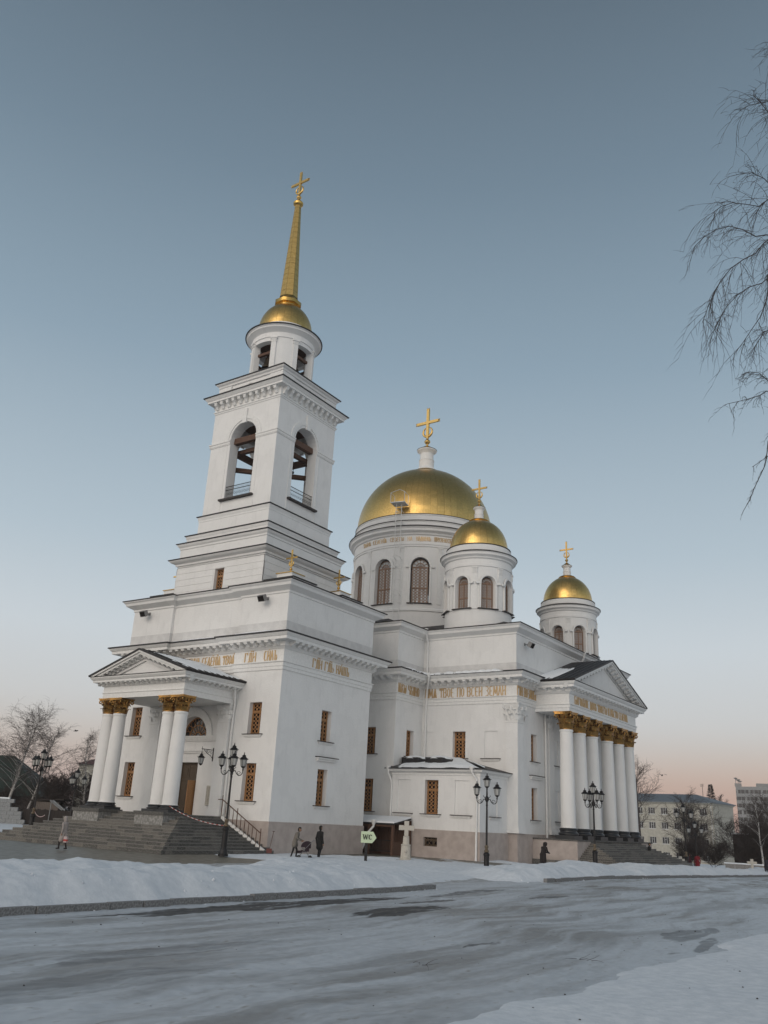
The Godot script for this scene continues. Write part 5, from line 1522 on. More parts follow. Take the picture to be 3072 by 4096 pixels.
func east_portico() -> void:
	var y := 11.58
	var b0 := 22.55
	var b1 := 39.05
	var xf := 11.65
	var sh := shaft_mesh(0.60, 0.52, 7.70)
	var meshes := [sh, base_mesh(0.60, 0.86), capital_mesh(0.50, 0.74, 1.42)]
	for bb in [23.35, 26.15, 29.05, 32.75, 35.65, 38.45]:
		column(11.0, bb, 1.70, 0.75, 7.70, 1.42, meshes)
	var path := [Vector2(8.6, b0), Vector2(xf, b0), Vector2(xf, b1), Vector2(8.6, b1)]
	var mb := MB.new()
	sweep(mb, path, false, [Vector2(0, y), Vector2(0, y + 0.25), Vector2(0.05, y + 0.27), Vector2(0.05, y + 0.5), Vector2(0.12, y + 0.54), Vector2(0.12, y + 0.6), Vector2(0.0, y + 0.63), Vector2(0.0, y + 1.4), Vector2(0.1, y + 1.45), Vector2(0.2, y + 1.56), Vector2(0.24, y + 1.6), Vector2(0.24, y + 1.86), Vector2(0.68, y + 1.87), Vector2(0.68, y + 2.05), Vector2(0.76, y + 2.1), Vector2(0.86, y + 2.24), Vector2(0.88, y + 2.32), Vector2(0, y + 2.33)])
	lid(mb, [Vector2(8.6, b0 + 0.01), Vector2(xf - 0.01, b0 + 0.01), Vector2(xf - 0.01, b1 - 0.01), Vector2(8.6, b1 - 0.01)], y + 0.002, Vector3.DOWN)
	var o := pm(cath, "portico_entablature", mb, M.trim)
	blocks(o, "modillion", path, false, 0.241, y + 1.865, 0.74, bracket_mesh(0.25, 0.22, 0.4), M.trim)
	var fl := MB.new()
	sweep(fl, path, false, [Vector2(0.82, y + 2.332), Vector2(0.92, y + 2.335), Vector2(0.92, y + 2.38), Vector2(0.0, y + 2.42)])
	pm(o, "flashing", fl, M.roof)
	pediment(onwall(xf, y + 2.40, (b0 + b1) * 0.5, 1, 0), (b1 - b0) * 0.5, 3.05, 0.88, 3.2, -1, 0.74)
	inscription("БЛГ~ОЛѢ'ПЇЕ ДО'МУ ТВОЕГѠ' И' МѢ'СТО СЕЛЕ'НЇѦ", onwall(xf + 0.02, y + 0.72, 23.7, 1, 0), 13.0, 0.62)
	# stylobate with cheek walls and steps
	var st := MB.new()
	st.bx(8.6, 12.35, -1.2, 1.60, -21.75, -24.6)
	pm(cath, "stylobate", st, M.plinth)
	var st2 := MB.new()
	st2.bx(8.6, 12.35, -1.2, 1.60, -36.9, -39.8)
	pm(cath, "stylobate", st2, M.plinth)
	var sl := MB.new()
	sl.bx(8.62, 12.42, 1.602, 1.70, -21.68, -39.87)
	pm(cath, "stylobate_slab", sl, M.step)
	stairs(8.7, 12.3, 24.62, 36.88, 11, 1.6, [0.36, 0.31], [0, 1, 1, 1], [M.step, M.step_b], true)

func main_dome() -> void:
	var x := -8.3
	var b := 31.0
	var r := 7.5
	var mb := MB.new()
	var ops: Array = []
	for k in 12: ops.append(op(TAU * k / 12, 0.98 / r, 22.72, 26.45, 0.4, 0.98))
	wall(mb, dmap(x, b, r), -PI / 12, TAU - PI / 12, 19.0, 28.6, ops, 0.06)
	mb.lathe(V(x, 0, b), [Vector2(r, 21.85), Vector2(r + 0.12, 21.9), Vector2(r + 0.12, 22.1), Vector2(r, 22.2)], 96)
	mb.lathe(V(x, 0, b), [Vector2(r, 28.5), Vector2(r + 0.08, 28.55), Vector2(r + 0.08, 28.72), Vector2(r + 0.13, 28.75), Vector2(r + 0.13, 28.92), Vector2(r + 0.04, 28.96), Vector2(r + 0.04, 29.72), Vector2(r + 0.16, 29.8), Vector2(r + 0.22, 29.95), Vector2(r + 0.5, 30.15), Vector2(r + 0.52, 30.36), Vector2(r + 0.66, 30.52)], 96)
	mb.lathe(V(x, 0, b), [Vector2(r + 0.12, 30.85), Vector2(r + 0.12, 31.15), Vector2(r + 0.16, 31.2), Vector2(r + 0.16, 31.28)], 96)
	mb.lathe(V(x, 0, b), [Vector2(r + 0.02, 31.42), Vector2(r + 0.0, 31.9), Vector2(r + 0.05, 31.95), Vector2(r + 0.05, 32.05)], 96)
	pm(cath, "main_drum", mb, M.plaster)
	var rf := MB.new()
	rf.lathe(V(x, 0, b), [Vector2(r + 0.64, 30.52), Vector2(r + 0.72, 30.53), Vector2(r + 0.72, 30.6), Vector2(r + 0.1, 30.86)], 96)
	rf.lathe(V(x, 0, b), [Vector2(r + 0.14, 31.28), Vector2(r + 0.23, 31.285), Vector2(r + 0.23, 31.35), Vector2(r - 0.02, 31.43)], 96)
	rf.lathe(V(x, 0, b), [Vector2(r + 0.04, 32.05), Vector2(r + 0.1, 32.055), Vector2(r + 0.1, 32.1), Vector2(r - 0.3, 32.2)], 96)
	rf.lathe(V(x, 0, b), [Vector2(r, 19.9), Vector2(0.01, 19.91)], 32)
	pm(cath, "drum_flashing", rf, M.roof)
	drum_windows(x, b, r, 12, 1.64, 22.72, 3.73, 4, 12, M.drum_wood, 28.48)
	gold_dome("main_gilded_dome", x, b, dome_profile(7.42, 32.12, 1.45, 7.35, 22, 0.99), 64)
	var nk := MB.new()
	nk.lathe(V(x, 0, b), [Vector2(1.2, 39.9), Vector2(0.95, 40.2), Vector2(0.84, 40.35), Vector2(0.84, 41.1), Vector2(0.88, 41.12), Vector2(0.88, 41.18), Vector2(0.76, 41.22), Vector2(0.76, 42.0), Vector2(0.95, 42.2), Vector2(1.1, 42.32), Vector2(1.12, 42.42), Vector2(1.05, 42.48)], 32)
	pm(cath, "finial_neck", nk, M.trim)
	var gr := MB.new()
	gr.lathe(V(x, 0, b), [Vector2(1.62, 39.35), Vector2(1.80, 39.5), Vector2(1.72, 39.62), Vector2(1.3, 39.85), Vector2(0.95, 39.98)], 40)
	pm(cath, "finial_ring", gr, M.gold_trim)
	gr = MB.new()
	gr.lathe(V(x, 0, b), [Vector2(1.15, 42.48), Vector2(0.8, 42.68), Vector2(0.35, 42.98), Vector2(0.14, 43.1)], 28)
	pm(cath, "finial_cap", gr, M.gold_trim)
	part(cath, "dome_cross", cross_mesh(4.9), M.gold, Transform3D(Basis(), V(x, 42.95, b)))
	# lettering round the drum, word by word
	var a := -0.42
	for wd in ["ТАЙНѢ", "СЕЛЕНЇѦ", "СВОЕГѠ", "НА", "КАМЕНЬ", "ВОЗНЕСЕ", "МѦ"]:
		var ww: float = 0.29 * wd.length() * 0.9
		var th := a + ww * 0.5 / r
		var n := Vector2(sin(th), -cos(th))
		var t := onwall(x + n.x * (r + 0.03), 29.08, b + n.y * (r + 0.03), n.x, n.y)
		inscription(wd, t.translated_local(Vector3(-ww * 0.5, 0.06, 0)), ww, 0.42)
		a += (ww + 0.34) / r
	a = 0.48
	for wd in ["ЕДИНО", "ПРОСИХЪ", "Ѿ", "ГДА"]:
		var ww: float = 0.29 * wd.length() * 0.9
		var th := a + ww * 0.5 / r
		var n := Vector2(sin(th), -cos(th))
		var t := onwall(x + n.x * (r + 0.03), 29.08, b + n.y * (r + 0.03), n.x, n.y)
		inscription(wd, t.translated_local(Vector3(-ww * 0.5, 0.06, 0)), ww, 0.42)
		a += (ww + 0.34) / r
	# caged service ladder with a small platform
	var la := deg_to_rad(13.5)
	var ln := Vector2(sin(la), -cos(la))
	var lt := onwall(x + ln.x * 8.3, 0, b + ln.y * 8.3, ln.x, ln.y)
	var ld := MB.new()
	for s in [-1.0, 1.0]:
		ld.tube([Vector3(s * 0.3, 20.2, -0.35), Vector3(s * 0.3, 27.0, -0.35), Vector3(s * 0.3, 27.6, 0.05), Vector3(s * 0.3, 32.9, 0.05)], [0.035, 0.035, 0.035, 0.035], 5)
		for yy in [23.5, 27.2, 30.9, 32.2]: ld.tube([Vector3(s * 0.3, yy, 0.0), Vector3(s * 0.3, yy - 0.1, -0.8)], [0.03, 0.03], 4)
	for k in 42:
		var yy := 20.4 + k * 0.3
		ld.tube([Vector3(-0.3, yy, -0.35 if yy < 27.2 else 0.05), Vector3(0.3, yy, -0.35 if yy < 27.2 else 0.05)], [0.016, 0.016], 4)
	for k in 9:
		var yy := 22.6 + k * 1.15
		var z0 := -0.35 if yy < 27.2 else 0.05
		var pts: Array = []
		var rr: Array = []
		for j in 9:
			var th := PI * j / 8
			pts.append(Vector3(cos(th) * 0.34, yy, z0 + sin(th) * 0.6)); rr.append(0.018)
		ld.tube(pts, rr, 4)
	var lo := pm(cath, "service_ladder", ld, M.trim, lt)
	var pf := MB.new()
	pf.bx(-0.75, 0.75, 32.9, 32.98, -0.75, 0.55)
	for q in [[-0.75, 0.55], [0.75, 0.55], [-0.75, -0.6], [0.75, -0.6]]:
		pf.tube([Vector3(q[0], 32.95, q[1]), Vector3(q[0], 34.0, q[1])], [0.028, 0.028], 4)
	pf.tube([Vector3(-0.75, 34.0, 0.55), Vector3(0, 34.5, 0.0), Vector3(0.75, 34.0, 0.55)], [0.026, 0.026, 0.026], 4)
	pf.tube([Vector3(-0.75, 34.0, -0.6), Vector3(-0.75, 34.0, 0.55)], [0.026, 0.026], 4)
	pf.tube([Vector3(0.75, 34.0, -0.6), Vector3(0.75, 34.0, 0.55)], [0.026, 0.026], 4)
	pm(lo, "ladder_platform", pf, M.trim)
	small_dome(3.4, 21.95)
	small_dome(3.4, 42.95)

# ---------- street furniture
func lantern_parts(parent: Node3D, at: Vector3) -> void:
	# foot at `at`; frosted tapered glass, four ribs, flared cap with finial
	var g := MB.new()
	for s in 6:
		var a0 := TAU * s / 6
		var a1 := TAU * (s + 1) / 6
		var p0 := Vector3(cos(a0), 0, sin(a0)); var p1 := Vector3(cos(a1), 0, sin(a1))
		g.quad(p0 * 0.13 + Vector3(0, 0.07, 0), p1 * 0.13 + Vector3(0, 0.07, 0), p1 * 0.195 + Vector3(0, 0.45, 0), p0 * 0.195 + Vector3(0, 0.45, 0), p0 + p1)
	var o := pm(parent, "lantern", g, M.frost, Transform3D(Basis(), at))
	var c := MB.new()
	c.lathe(Vector3.ZERO, [Vector2(0.03, -0.06), Vector2(0.08, -0.02), Vector2(0.14, 0.04), Vector2(0.15, 0.07), Vector2(0.10, 0.075)], 6)
	c.lathe(Vector3.ZERO, [Vector2(0.20, 0.44), Vector2(0.25, 0.47), Vector2(0.25, 0.49), Vector2(0.17, 0.57), Vector2(0.11, 0.61), Vector2(0.11, 0.65), Vector2(0.135, 0.67), Vector2(0.06, 0.72), Vector2(0.025, 0.74), Vector2(0.035, 0.78), Vector2(0.02, 0.80), Vector2(0.03, 0.83), Vector2(0.001, 0.88)], 12)
	for s in 6:
		var a := TAU * s / 6
		var d := Vector3(cos(a), 0, sin(a))
		c.tube([d * 0.135 + Vector3(0, 0.06, 0), d * 0.20 + Vector3(0, 0.46, 0)], [0.012, 0.012], 4)
		c.tube([d * 0.25 + Vector3(0, 0.47, 0), d * 0.275 + Vector3(0, 0.52, 0)], [0.014, 0.006], 4)
	pm(o, "lantern_cap", c, M.iron)

func lamp_post(called: String, label: String, at: Vector3, turn: float, arms: int, group: String) -> Node3D:
	var t := thing(called, label, "street lamp", at, turn, group)
	var b := MB.new()
	b.lathe(Vector3.ZERO, [Vector2(0.30, 0), Vector2(0.30, 0.10), Vector2(0.26, 0.14), Vector2(0.22, 0.34), Vector2(0.17, 0.45), Vector2(0.165, 1.35), Vector2(0.20, 1.42), Vector2(0.20, 1.48), Vector2(0.14, 1.56)], 10)
	pm(t, "base", b, M.iron)
	var r := MB.new()
	r.lathe(Vector3.ZERO, [Vector2(0.10, 1.56), Vector2(0.15, 1.62), Vector2(0.15, 1.68), Vector2(0.085, 1.74), Vector2(0.10, 1.82), Vector2(0.125, 1.90), Vector2(0.09, 1.97), Vector2(0.07, 2.0)], 12)
	pm(t, "collar", r, M.gilt_worn)
	var p := MB.new()
	p.lathe(Vector3.ZERO, [Vector2(0.068, 1.98), Vector2(0.066, 2.9), Vector2(0.075, 2.92), Vector2(0.066, 2.95), Vector2(0.056, 4.25), Vector2(0.075, 4.3), Vector2(0.06, 4.34), Vector2(0.06, 4.5), Vector2(0.13, 4.62), Vector2(0.13, 4.74), Vector2(0.06, 4.86), Vector2(0.045, 5.2), Vector2(0.05, 5.36)], 10)
	pm(t, "pole", p, M.iron)
	for k in arms:
		var a := TAU * k / arms
		var d := Vector3(cos(a), 0, sin(a))
		var am := MB.new()
		var pts: Array = []
		var rr: Array = []
		for q in [[0.10, 4.66], [0.20, 4.66], [0.28, 4.50], [0.40, 4.40], [0.52, 4.42], [0.61, 4.53], [0.63, 4.68], [0.63, 4.82]]:
			pts.append(d * q[0] + Vector3(0, q[1], 0)); rr.append(0.026)
		am.tube(pts, rr, 5)
		var sp: Array = []
		var sr: Array = []
		for i in 12:
			var th := i * 0.62
			sp.append(d * (0.40 + cos(th) * (0.12 - 0.008 * i)) + Vector3(0, 4.53 + sin(th) * (0.12 - 0.008 * i), 0)); sr.append(0.014)
		am.tube(sp, sr, 4)
		am.tube([d * 0.1 + Vector3(0, 4.72, 0), d * 0.22 + Vector3(0, 4.86, 0), d * 0.17 + Vector3(0, 4.93, 0)], [0.02, 0.016, 0.008], 4)
		am.lathe(d * 0.63 + Vector3(0, 4.68, 0), [Vector2(0.03, 0), Vector2(0.055, 0.05), Vector2(0.03, 0.1), Vector2(0.05, 0.15)], 8)
		pm(t, "arm", am, M.iron)
		lantern_parts(t, d * 0.63 + Vector3(0, 4.86, 0))
	lantern_parts(t, Vector3(0, 5.36, 0))
	return t

# ---------- people: smooth union of tapered capsules, meshed as surface nets
# bones: [a, b, ra, rb, colour]; squash: bones are given in metres with the feet at y = 0, facing +z
func figure(parent: Node3D, called: String, bones: Array, cell: float, k := 0.03) -> MeshInstance3D:
	var lo := Vector3(9, 9, 9)
	var hi := Vector3(-9, -9, -9)
	for q in bones:
		for e in 2:
			var rr := Vector3.ONE * (maxf(q[2], q[3]) + cell * 2.0)
			lo = lo.min(q[e] - rr); hi = hi.max(q[e] + rr)
	var n := Vector3i(((hi - lo) / cell).ceil()) + Vector3i.ONE
	var nx := n.x; var ny := n.y; var nz := n.z
	var f := PackedFloat32Array()
	f.resize(nx * ny * nz); f.fill(9.0)
	var ow := PackedInt32Array()
	ow.resize(nx * ny * nz)
	var best := PackedFloat32Array()
	best.resize(nx * ny * nz); best.fill(9.0)
	for bi in bones.size():
		var q = bones[bi]
		var a: Vector3 = q[0]
		var b: Vector3 = q[1]
		var ra: float = q[2]
		var rb: float = q[3]
		var ab := b - a
		var l2 := maxf(ab.length_squared(), 1e-9)
		var m := maxf(ra, rb) + 0.09
		var i0 := Vector3i(((a.min(b) - Vector3.ONE * m - lo) / cell).floor()).clamp(Vector3i.ZERO, n - Vector3i.ONE)
		var i1 := Vector3i(((a.max(b) + Vector3.ONE * m - lo) / cell).ceil()).clamp(Vector3i.ZERO, n - Vector3i.ONE)
		for z in range(i0.z, i1.z + 1):
			for y in range(i0.y, i1.y + 1):
				for x in range(i0.x, i1.x + 1):
					var p := lo + Vector3(x, y, z) * cell
					var t := clampf((p - a).dot(ab) / l2, 0.0, 1.0)
					var d := p.distance_to(a + ab * t) - lerpf(ra, rb, t)
					var id := x + nx * (y + ny * z)
					if d < best[id]:
						best[id] = d; ow[id] = bi
					var h := maxf(k - absf(d - f[id]), 0.0) / k
					f[id] = minf(d, f[id]) - h * h * k * 0.25
	var vid := PackedInt32Array()
	vid.resize(nx * ny * nz); vid.fill(-1)
	var vp: Array = []
	var vn: Array = []
	var vcl: Array = []
	var off := [0, 1, nx, nx + 1, nx * ny, nx * ny + 1, nx * ny + nx, nx * ny + nx + 1]
	for z in nz - 1:
		for y in ny - 1:
			for x in nx - 1:
				var id := x + nx * (y + ny * z)
				var c := 0
				for i in 8:
					if f[id + off[i]] < 0.0: c += 1
				if c == 0 or c == 8: continue
				var s := Vector3.ZERO
				var w := 0
				for i in 8:
					for ax in 3:
						if i & (1 << ax): continue
						var j := i | (1 << ax)
						var fa := f[id + off[i]]
						var fb := f[id + off[j]]
						if (fa < 0.0) == (fb < 0.0): continue
						var pa := Vector3(i & 1, (i >> 1) & 1, (i >> 2) & 1)
						var pb := Vector3(j & 1, (j >> 1) & 1, (j >> 2) & 1)
						s += pa.lerp(pb, fa / (fa - fb)); w += 1
				var p := s / float(w)
				vid[id] = vp.size()
				vp.append(lo + (Vector3(x, y, z) + p) * cell)
				var g := Vector3(f[id + 1] - f[id] + f[id + nx + 1] - f[id + nx] + f[id + off[5]] - f[id + off[4]] + f[id + off[7]] - f[id + off[6]],
					f[id + nx] - f[id] + f[id + nx + 1] - f[id + 1] + f[id + off[6]] - f[id + off[4]] + f[id + off[7]] - f[id + off[5]],
					f[id + off[4]] - f[id] + f[id + off[5]] - f[id + 1] + f[id + off[6]] - f[id + nx] + f[id + off[7]] - f[id + nx + 1])
				vn.append(g.normalized())
				vcl.append(bones[ow[id]][4])
	var mb := MB.new()
	mb.use_col = true
	var st := [1, nx, nx * ny]
	for z in range(1, nz - 1):
		for y in range(1, ny - 1):
			for x in range(1, nx - 1):
				var id := x + nx * (y + ny * z)
				for ax in 3:
					if (f[id] < 0.0) == (f[id + st[ax]] < 0.0): continue
					var u: int = st[(ax + 1) % 3]
					var v: int = st[(ax + 2) % 3]
					var q := [vid[id], vid[id - u], vid[id - u - v], vid[id - v]]
					if q.min() < 0: continue
					mb.col = vcl[q[0]]
					mb.squad(vp[q[0]], vp[q[1]], vp[q[2]], vp[q[3]], vn[q[0]], vn[q[1]], vn[q[2]], vn[q[3]])
	return pm(parent, called, mb, M.vcol)

func hand(bones: Array, w: Vector3, dirv: Vector3, side: Vector3, curl: Vector3, c: Color) -> void:
	# palm and five fingers, curled; w is the wrist
	var p := w + dirv * 0.09
	bones.append([w, p, 0.026, 0.030, c])
	for i in 4:
		var root := p + side * (0.03 - 0.02 * i)
		var l: float = [0.065, 0.075, 0.072, 0.058][i]
		var kn := root + (dirv * 0.75 + curl * 0.6).normalized() * l * 0.6
		bones.append([root, kn, 0.0095, 0.009, c])
		bones.append([kn, kn + (dirv * 0.2 + curl).normalized() * l * 0.5, 0.009, 0.008, c])
	bones.append([w + dirv * 0.03 + side * 0.025, w + dirv * 0.075 + side * 0.055 + curl * 0.02, 0.011, 0.009, c])

func person(label: String, at: Vector3, turn: float, scale_h: float, o: Dictionary) -> Node3D:
	var t := thing("person", label, "person", at, turn)
	var coat: Color = o.coat
	var leg: Color = o.legs
	var shoe: Color = o.get("shoes", Color(0.012, 0.01, 0.01))
	var skin: Color = o.get("skin", Color(0.30, 0.17, 0.11))
	var hair: Color = o.get("hair", Color(0.015, 0.012, 0.01))
	var hat: Color = o.get("hat", hair)
	var lean: float = o.get("lean", 0.0)
	var stride: float = o.get("stride", 0.08)
	var hem: float = o.get("hem", 0.80)
	var B: Array = []
	var hip := Vector3(0, 0.92, 0)
	var chest := hip + Vector3(0, 0.46 * cos(lean), 0.46 * sin(lean))
	var neck := chest + Vector3(0, 0.13 * cos(lean * 1.1), 0.13 * sin(lean * 1.1))
	var hd := neck + Vector3(0, 0.17 * cos(lean * 1.2), 0.03 + 0.17 * sin(lean * 1.2))
	for s in [-1.0, 1.0]:
		var hj := hip + Vector3(0.09 * s, -0.04, 0)
		var kn := Vector3(0.09 * s, 0.48, 0.05 + stride * s)
		var an := Vector3(0.09 * s, 0.09, stride * 1.5 * s - 0.02)
		B.append([hj, kn, 0.088, 0.062, leg]); B.append([kn, an, 0.060, 0.045, shoe if o.get("boots", false) else leg])
		B.append([an + Vector3(0, -0.04, -0.04), an + Vector3(0.02 * s, -0.055, 0.15), 0.042, 0.034, shoe])
		var sh := chest + Vector3(0.18 * s, 0.05, 0)
		var el: Vector3 = o.get("elbow", [Vector3(-0.25, 1.12, -0.04), Vector3(0.25, 1.12, -0.04)])[0 if s < 0 else 1]
		var wr: Vector3 = o.get("wrist", [Vector3(-0.26, 0.88, 0.04), Vector3(0.26, 0.88, 0.04)])[0 if s < 0 else 1]
		B.append([sh, el, 0.066, 0.052, coat]); B.append([el, wr, 0.052, 0.042, coat])
		var dv := (wr - el).normalized()
		hand(B, wr, dv, Vector3(-s * 0.3, 0, 1).normalized(), Vector3(-s, 0, 0.3), o.get("glove", skin))
	# trunk and coat skirt
	B.append([hip + Vector3(-0.06, 0, 0), hip + Vector3(0.06, 0, 0), 0.135, 0.135, coat])
	B.append([hip, chest, 0.145, 0.150, coat])
	B.append([chest + Vector3(-0.10, 0.0, 0), chest + Vector3(0.10, 0.0, 0), 0.120, 0.120, coat])
	B.append([chest + Vector3(-0.16, 0.05, 0), chest + Vector3(0.16, 0.05, 0), 0.066, 0.066, coat])
	if hem < 0.8:
		for s in [-1.0, 1.0]:
			B.append([hip + Vector3(0.05 * s, 0.0, 0), Vector3(0.08 * s, hem + 0.08, 0.02 + stride * 0.4 * s), 0.14, 0.15, coat])
	B.append([neck + Vector3(0, -0.04, 0), hd + Vector3(0, -0.06, -0.01), 0.055, 0.052, coat if o.get("collar", true) else skin])
	var fwd := Vector3(0, -sin(lean) * 0.7, 1).normalized()
	B.append([hd + Vector3(0, 0.02, -0.01), hd + Vector3(0, -0.045, 0.025), 0.088, 0.068, skin])
	B.append([hd + fwd * 0.085 + Vector3(0, 0.0, 0), hd + fwd * 0.107 + Vector3(0, -0.028, 0), 0.012, 0.016, skin])
	B.append([hd + fwd * 0.082 + Vector3(-0.018, -0.058, 0), hd + fwd * 0.082 + Vector3(0.018, -0.058, 0), 0.010, 0.010, Color(0.22, 0.09, 0.07)])
	for s in [-1.0, 1.0]:
		B.append([hd + Vector3(0.088 * s, -0.015, -0.01), hd + Vector3(0.092 * s, 0.015, -0.015), 0.016, 0.018, skin])
		B.append([hd + fwd * 0.078 + Vector3(0.033 * s, 0.012, 0), hd + fwd * 0.080 + Vector3(0.033 * s, 0.012, 0), 0.011, 0.011, Color(0.02, 0.015, 0.012)])
	B.append([hd + Vector3(0, 0.05, -0.035), hd + Vector3(0, -0.03, -0.05), 0.088, 0.075, hair])
	B.append([hd + Vector3(0, 0.06, -0.01), hd + Vector3(0, 0.075, 0.02), 0.086, 0.075, hat])
	if o.get("hood", false):
		B.append([hd + Vector3(0, 0.05, -0.03), hd + Vector3(0, -0.08, -0.05), 0.112, 0.105, coat])
	if o.get("bun", false):
		B.append([hd + Vector3(0, 0.02, -0.1), hd + Vector3(0, 0.0, -0.12), 0.045, 0.04, hair])
	figure(t, "body", B, 0.024)
	t.scale = Vector3.ONE * scale_h
	return t

# camouflage-like blotches on a figure's coat
func blotch(n: Node3D, cols: Array, base: Color) -> void:
	var mi: MeshInstance3D = n.get_node("body")
	var a := mi.mesh.surface_get_arrays(0)
	var v: PackedVector3Array = a[Mesh.ARRAY_VERTEX]
	var c: PackedColorArray = a[Mesh.ARRAY_COLOR]
	var fz := FastNoiseLite.new(); fz.seed = 3; fz.frequency = 9.0; fz.noise_type = FastNoiseLite.TYPE_SIMPLEX
	for i in range(0, v.size(), 3):
		if not c[i].is_equal_approx(base): continue
		var w := fz.get_noise_3dv(v[i])
		var k: Color = cols[0] if w < -0.12 else (cols[1] if w < 0.14 else cols[2])
		c[i] = k; c[i + 1] = k; c[i + 2] = k
	a[Mesh.ARRAY_COLOR] = c
	var m := ArrayMesh.new()
	m.add_surface_from_arrays(Mesh.PRIMITIVE_TRIANGLES, a)
	mi.mesh = m

func stroller(at: Vector3, turn: float) -> void:
	var t := thing("stroller", "dark plum pushchair with small wheels standing in front of the camouflage jacket", "stroller", at, turn)
	var f := MB.new()
	for s in [-1.0, 1.0]:
		f.tube([Vector3(0.22 * s, 0.08, 0.34), Vector3(0.2 * s, 0.5, 0.02), Vector3(0.2 * s, 0.98, -0.42)], [0.013, 0.013, 0.013], 5)
		f.tube([Vector3(0.22 * s, 0.1, -0.32), Vector3(0.2 * s, 0.5, 0.05), Vector3(0.2 * s, 0.62, 0.2)], [0.013, 0.013, 0.013], 5)
		f.tube([Vector3(0.2 * s, 0.98, -0.42), Vector3(0.2 * s, 1.04, -0.46), Vector3(0.2 * s, 1.03, -0.54)], [0.02, 0.022, 0.02], 6)
	f.tube([Vector3(-0.22, 0.1, -0.32), Vector3(0.22, 0.1, -0.32)], [0.012, 0.012], 5)
	f.tube([Vector3(-0.22, 0.08, 0.34), Vector3(0.22, 0.08, 0.34)], [0.012, 0.012], 5)
	pm(t, "frame", f, M.metal_grey)
	var st := MB.new()
	var prof := [[0.34, 0.36], [0.42, 0.34], [0.2, 0.40], [-0.05, 0.44], [-0.2, 0.62], [-0.3, 0.9]]
	for i in prof.size() - 1:
		var p: Array = prof[i]
		var q: Array = prof[i + 1]
		st.box(Transform3D(Basis(Vector3.RIGHT, atan2(-(q[1] - p[1]), q[0] - p[0]) if false else 0.0), Vector3(0, (p[1] + q[1]) * 0.5, (p[0] + q[0]) * 0.5)), Vector3(0.38, absf(q[1] - p[1]) + 0.07, absf(q[0] - p[0]) + 0.07))
	pm(t, "seat", st, M.plum)
	var cn := MB.new()
	for k in 10:
		var a0 := lerpf(-0.35, 1.5, k / 10.0)
		var a1 := lerpf(-0.35, 1.5, (k + 1) / 10.0)
		var p0 := Vector3(0, 0.62 + cos(a0) * 0.36, -0.12 + sin(a0) * 0.36)
		var p1 := Vector3(0, 0.62 + cos(a1) * 0.36, -0.12 + sin(a1) * 0.36)
		cn.quad(p0 + Vector3(-0.2, 0, 0), p0 + Vector3(0.2, 0, 0), p1 + Vector3(0.2, 0, 0), p1 + Vector3(-0.2, 0, 0), p0 - Vector3(0, 0.62, -0.12))
		for s in [-1.0, 1.0]: cn.ftri(Vector3(0.2 * s, 0.62, -0.12), p0 + Vector3(0.2 * s, 0, 0), p1 + Vector3(0.2 * s, 0, 0), Vector3(s, 0, 0))
	pm(t, "canopy", cn, M.plum)
	for q in [[-0.24, 0.34], [0.24, 0.34], [-0.24, -0.32], [0.24, -0.32]]:
		var w := MB.new()
		var ring: Array = []
		var rr: Array = []
		for j in 17:
			ring.append(Vector3(q[0], 0.10 + sin(TAU * j / 16) * 0.08, q[1] + cos(TAU * j / 16) * 0.08)); rr.append(0.02)
		w.tube(ring, rr, 5, false)
		for j in 5: w.tube([Vector3(q[0], 0.1, q[1]), Vector3(q[0], 0.10 + sin(TAU * j / 5) * 0.07, q[1] + cos(TAU * j / 5) * 0.07)], [0.01, 0.008], 4)
		pm(t, "wheel", w, M.iron)

func stone_cross(called: String, label: String, at: Vector3, turn: float, h: float, plain: bool) -> void:
	var t := thing(called, label, "stone cross", at, turn)
	if not plain:
		var b := MB.new()
		b.bx(-0.95, 0.6, -0.2, 0.10, -0.5, 0.5)
		pm(t, "base_slab", b, M.kerb)
		var p := MB.new()
		p.lathe(Vector3.ZERO, [Vector2(0.50, 0.1), Vector2(0.50, 0.2), Vector2(0.44, 0.24), Vector2(0.40, 0.92), Vector2(0.43, 0.95), Vector2(0.43, 1.0), Vector2(0.30, 1.02), Vector2(0.26, 1.45), Vector2(0.28, 1.47), Vector2(0.24, 1.5)], 4, false, PI / 4, TAU + PI / 4)
		pm(t, "pedestal", p, M.stone)
		var e := MB.new()
		for q in [[0.0, 0.60, 0.09], [-0.07, 0.62, 0.05], [0.07, 0.62, 0.05], [0.0, 0.48, 0.06]]:
			e.lathe(Vector3(q[0], q[1] - q[2], 0.295), [Vector2(0.001, 0), Vector2(q[2] * 0.8, q[2] * 0.4), Vector2(q[2], q[2]), Vector2(q[2] * 0.8, q[2] * 1.6), Vector2(0.001, q[2] * 2)], 8, true)
		pm(t, "carved_relief", e, M.stone)
	var y0 := 1.48 if not plain else -0.3
	var c := MB.new()
	var w := 0.13 if not plain else 0.11
	var ya := h - 0.36 if not plain else h - 0.32
	c.bx(-w, w, y0, h, -0.11, 0.11)
	var aw := 0.33
	c.bx(-aw, aw, ya - w, ya + w, -0.105, 0.105)
	for e2 in [Vector3(-aw, ya, 0), Vector3(aw, ya, 0), Vector3(0, h - 0.1, 0)]:
		c.bx(e2.x - w * 1.15, e2.x + w * 1.15, e2.y - w * 1.15, e2.y + w * 1.15, -0.12, 0.12)
	pm(t, "cross", c, M.stone)

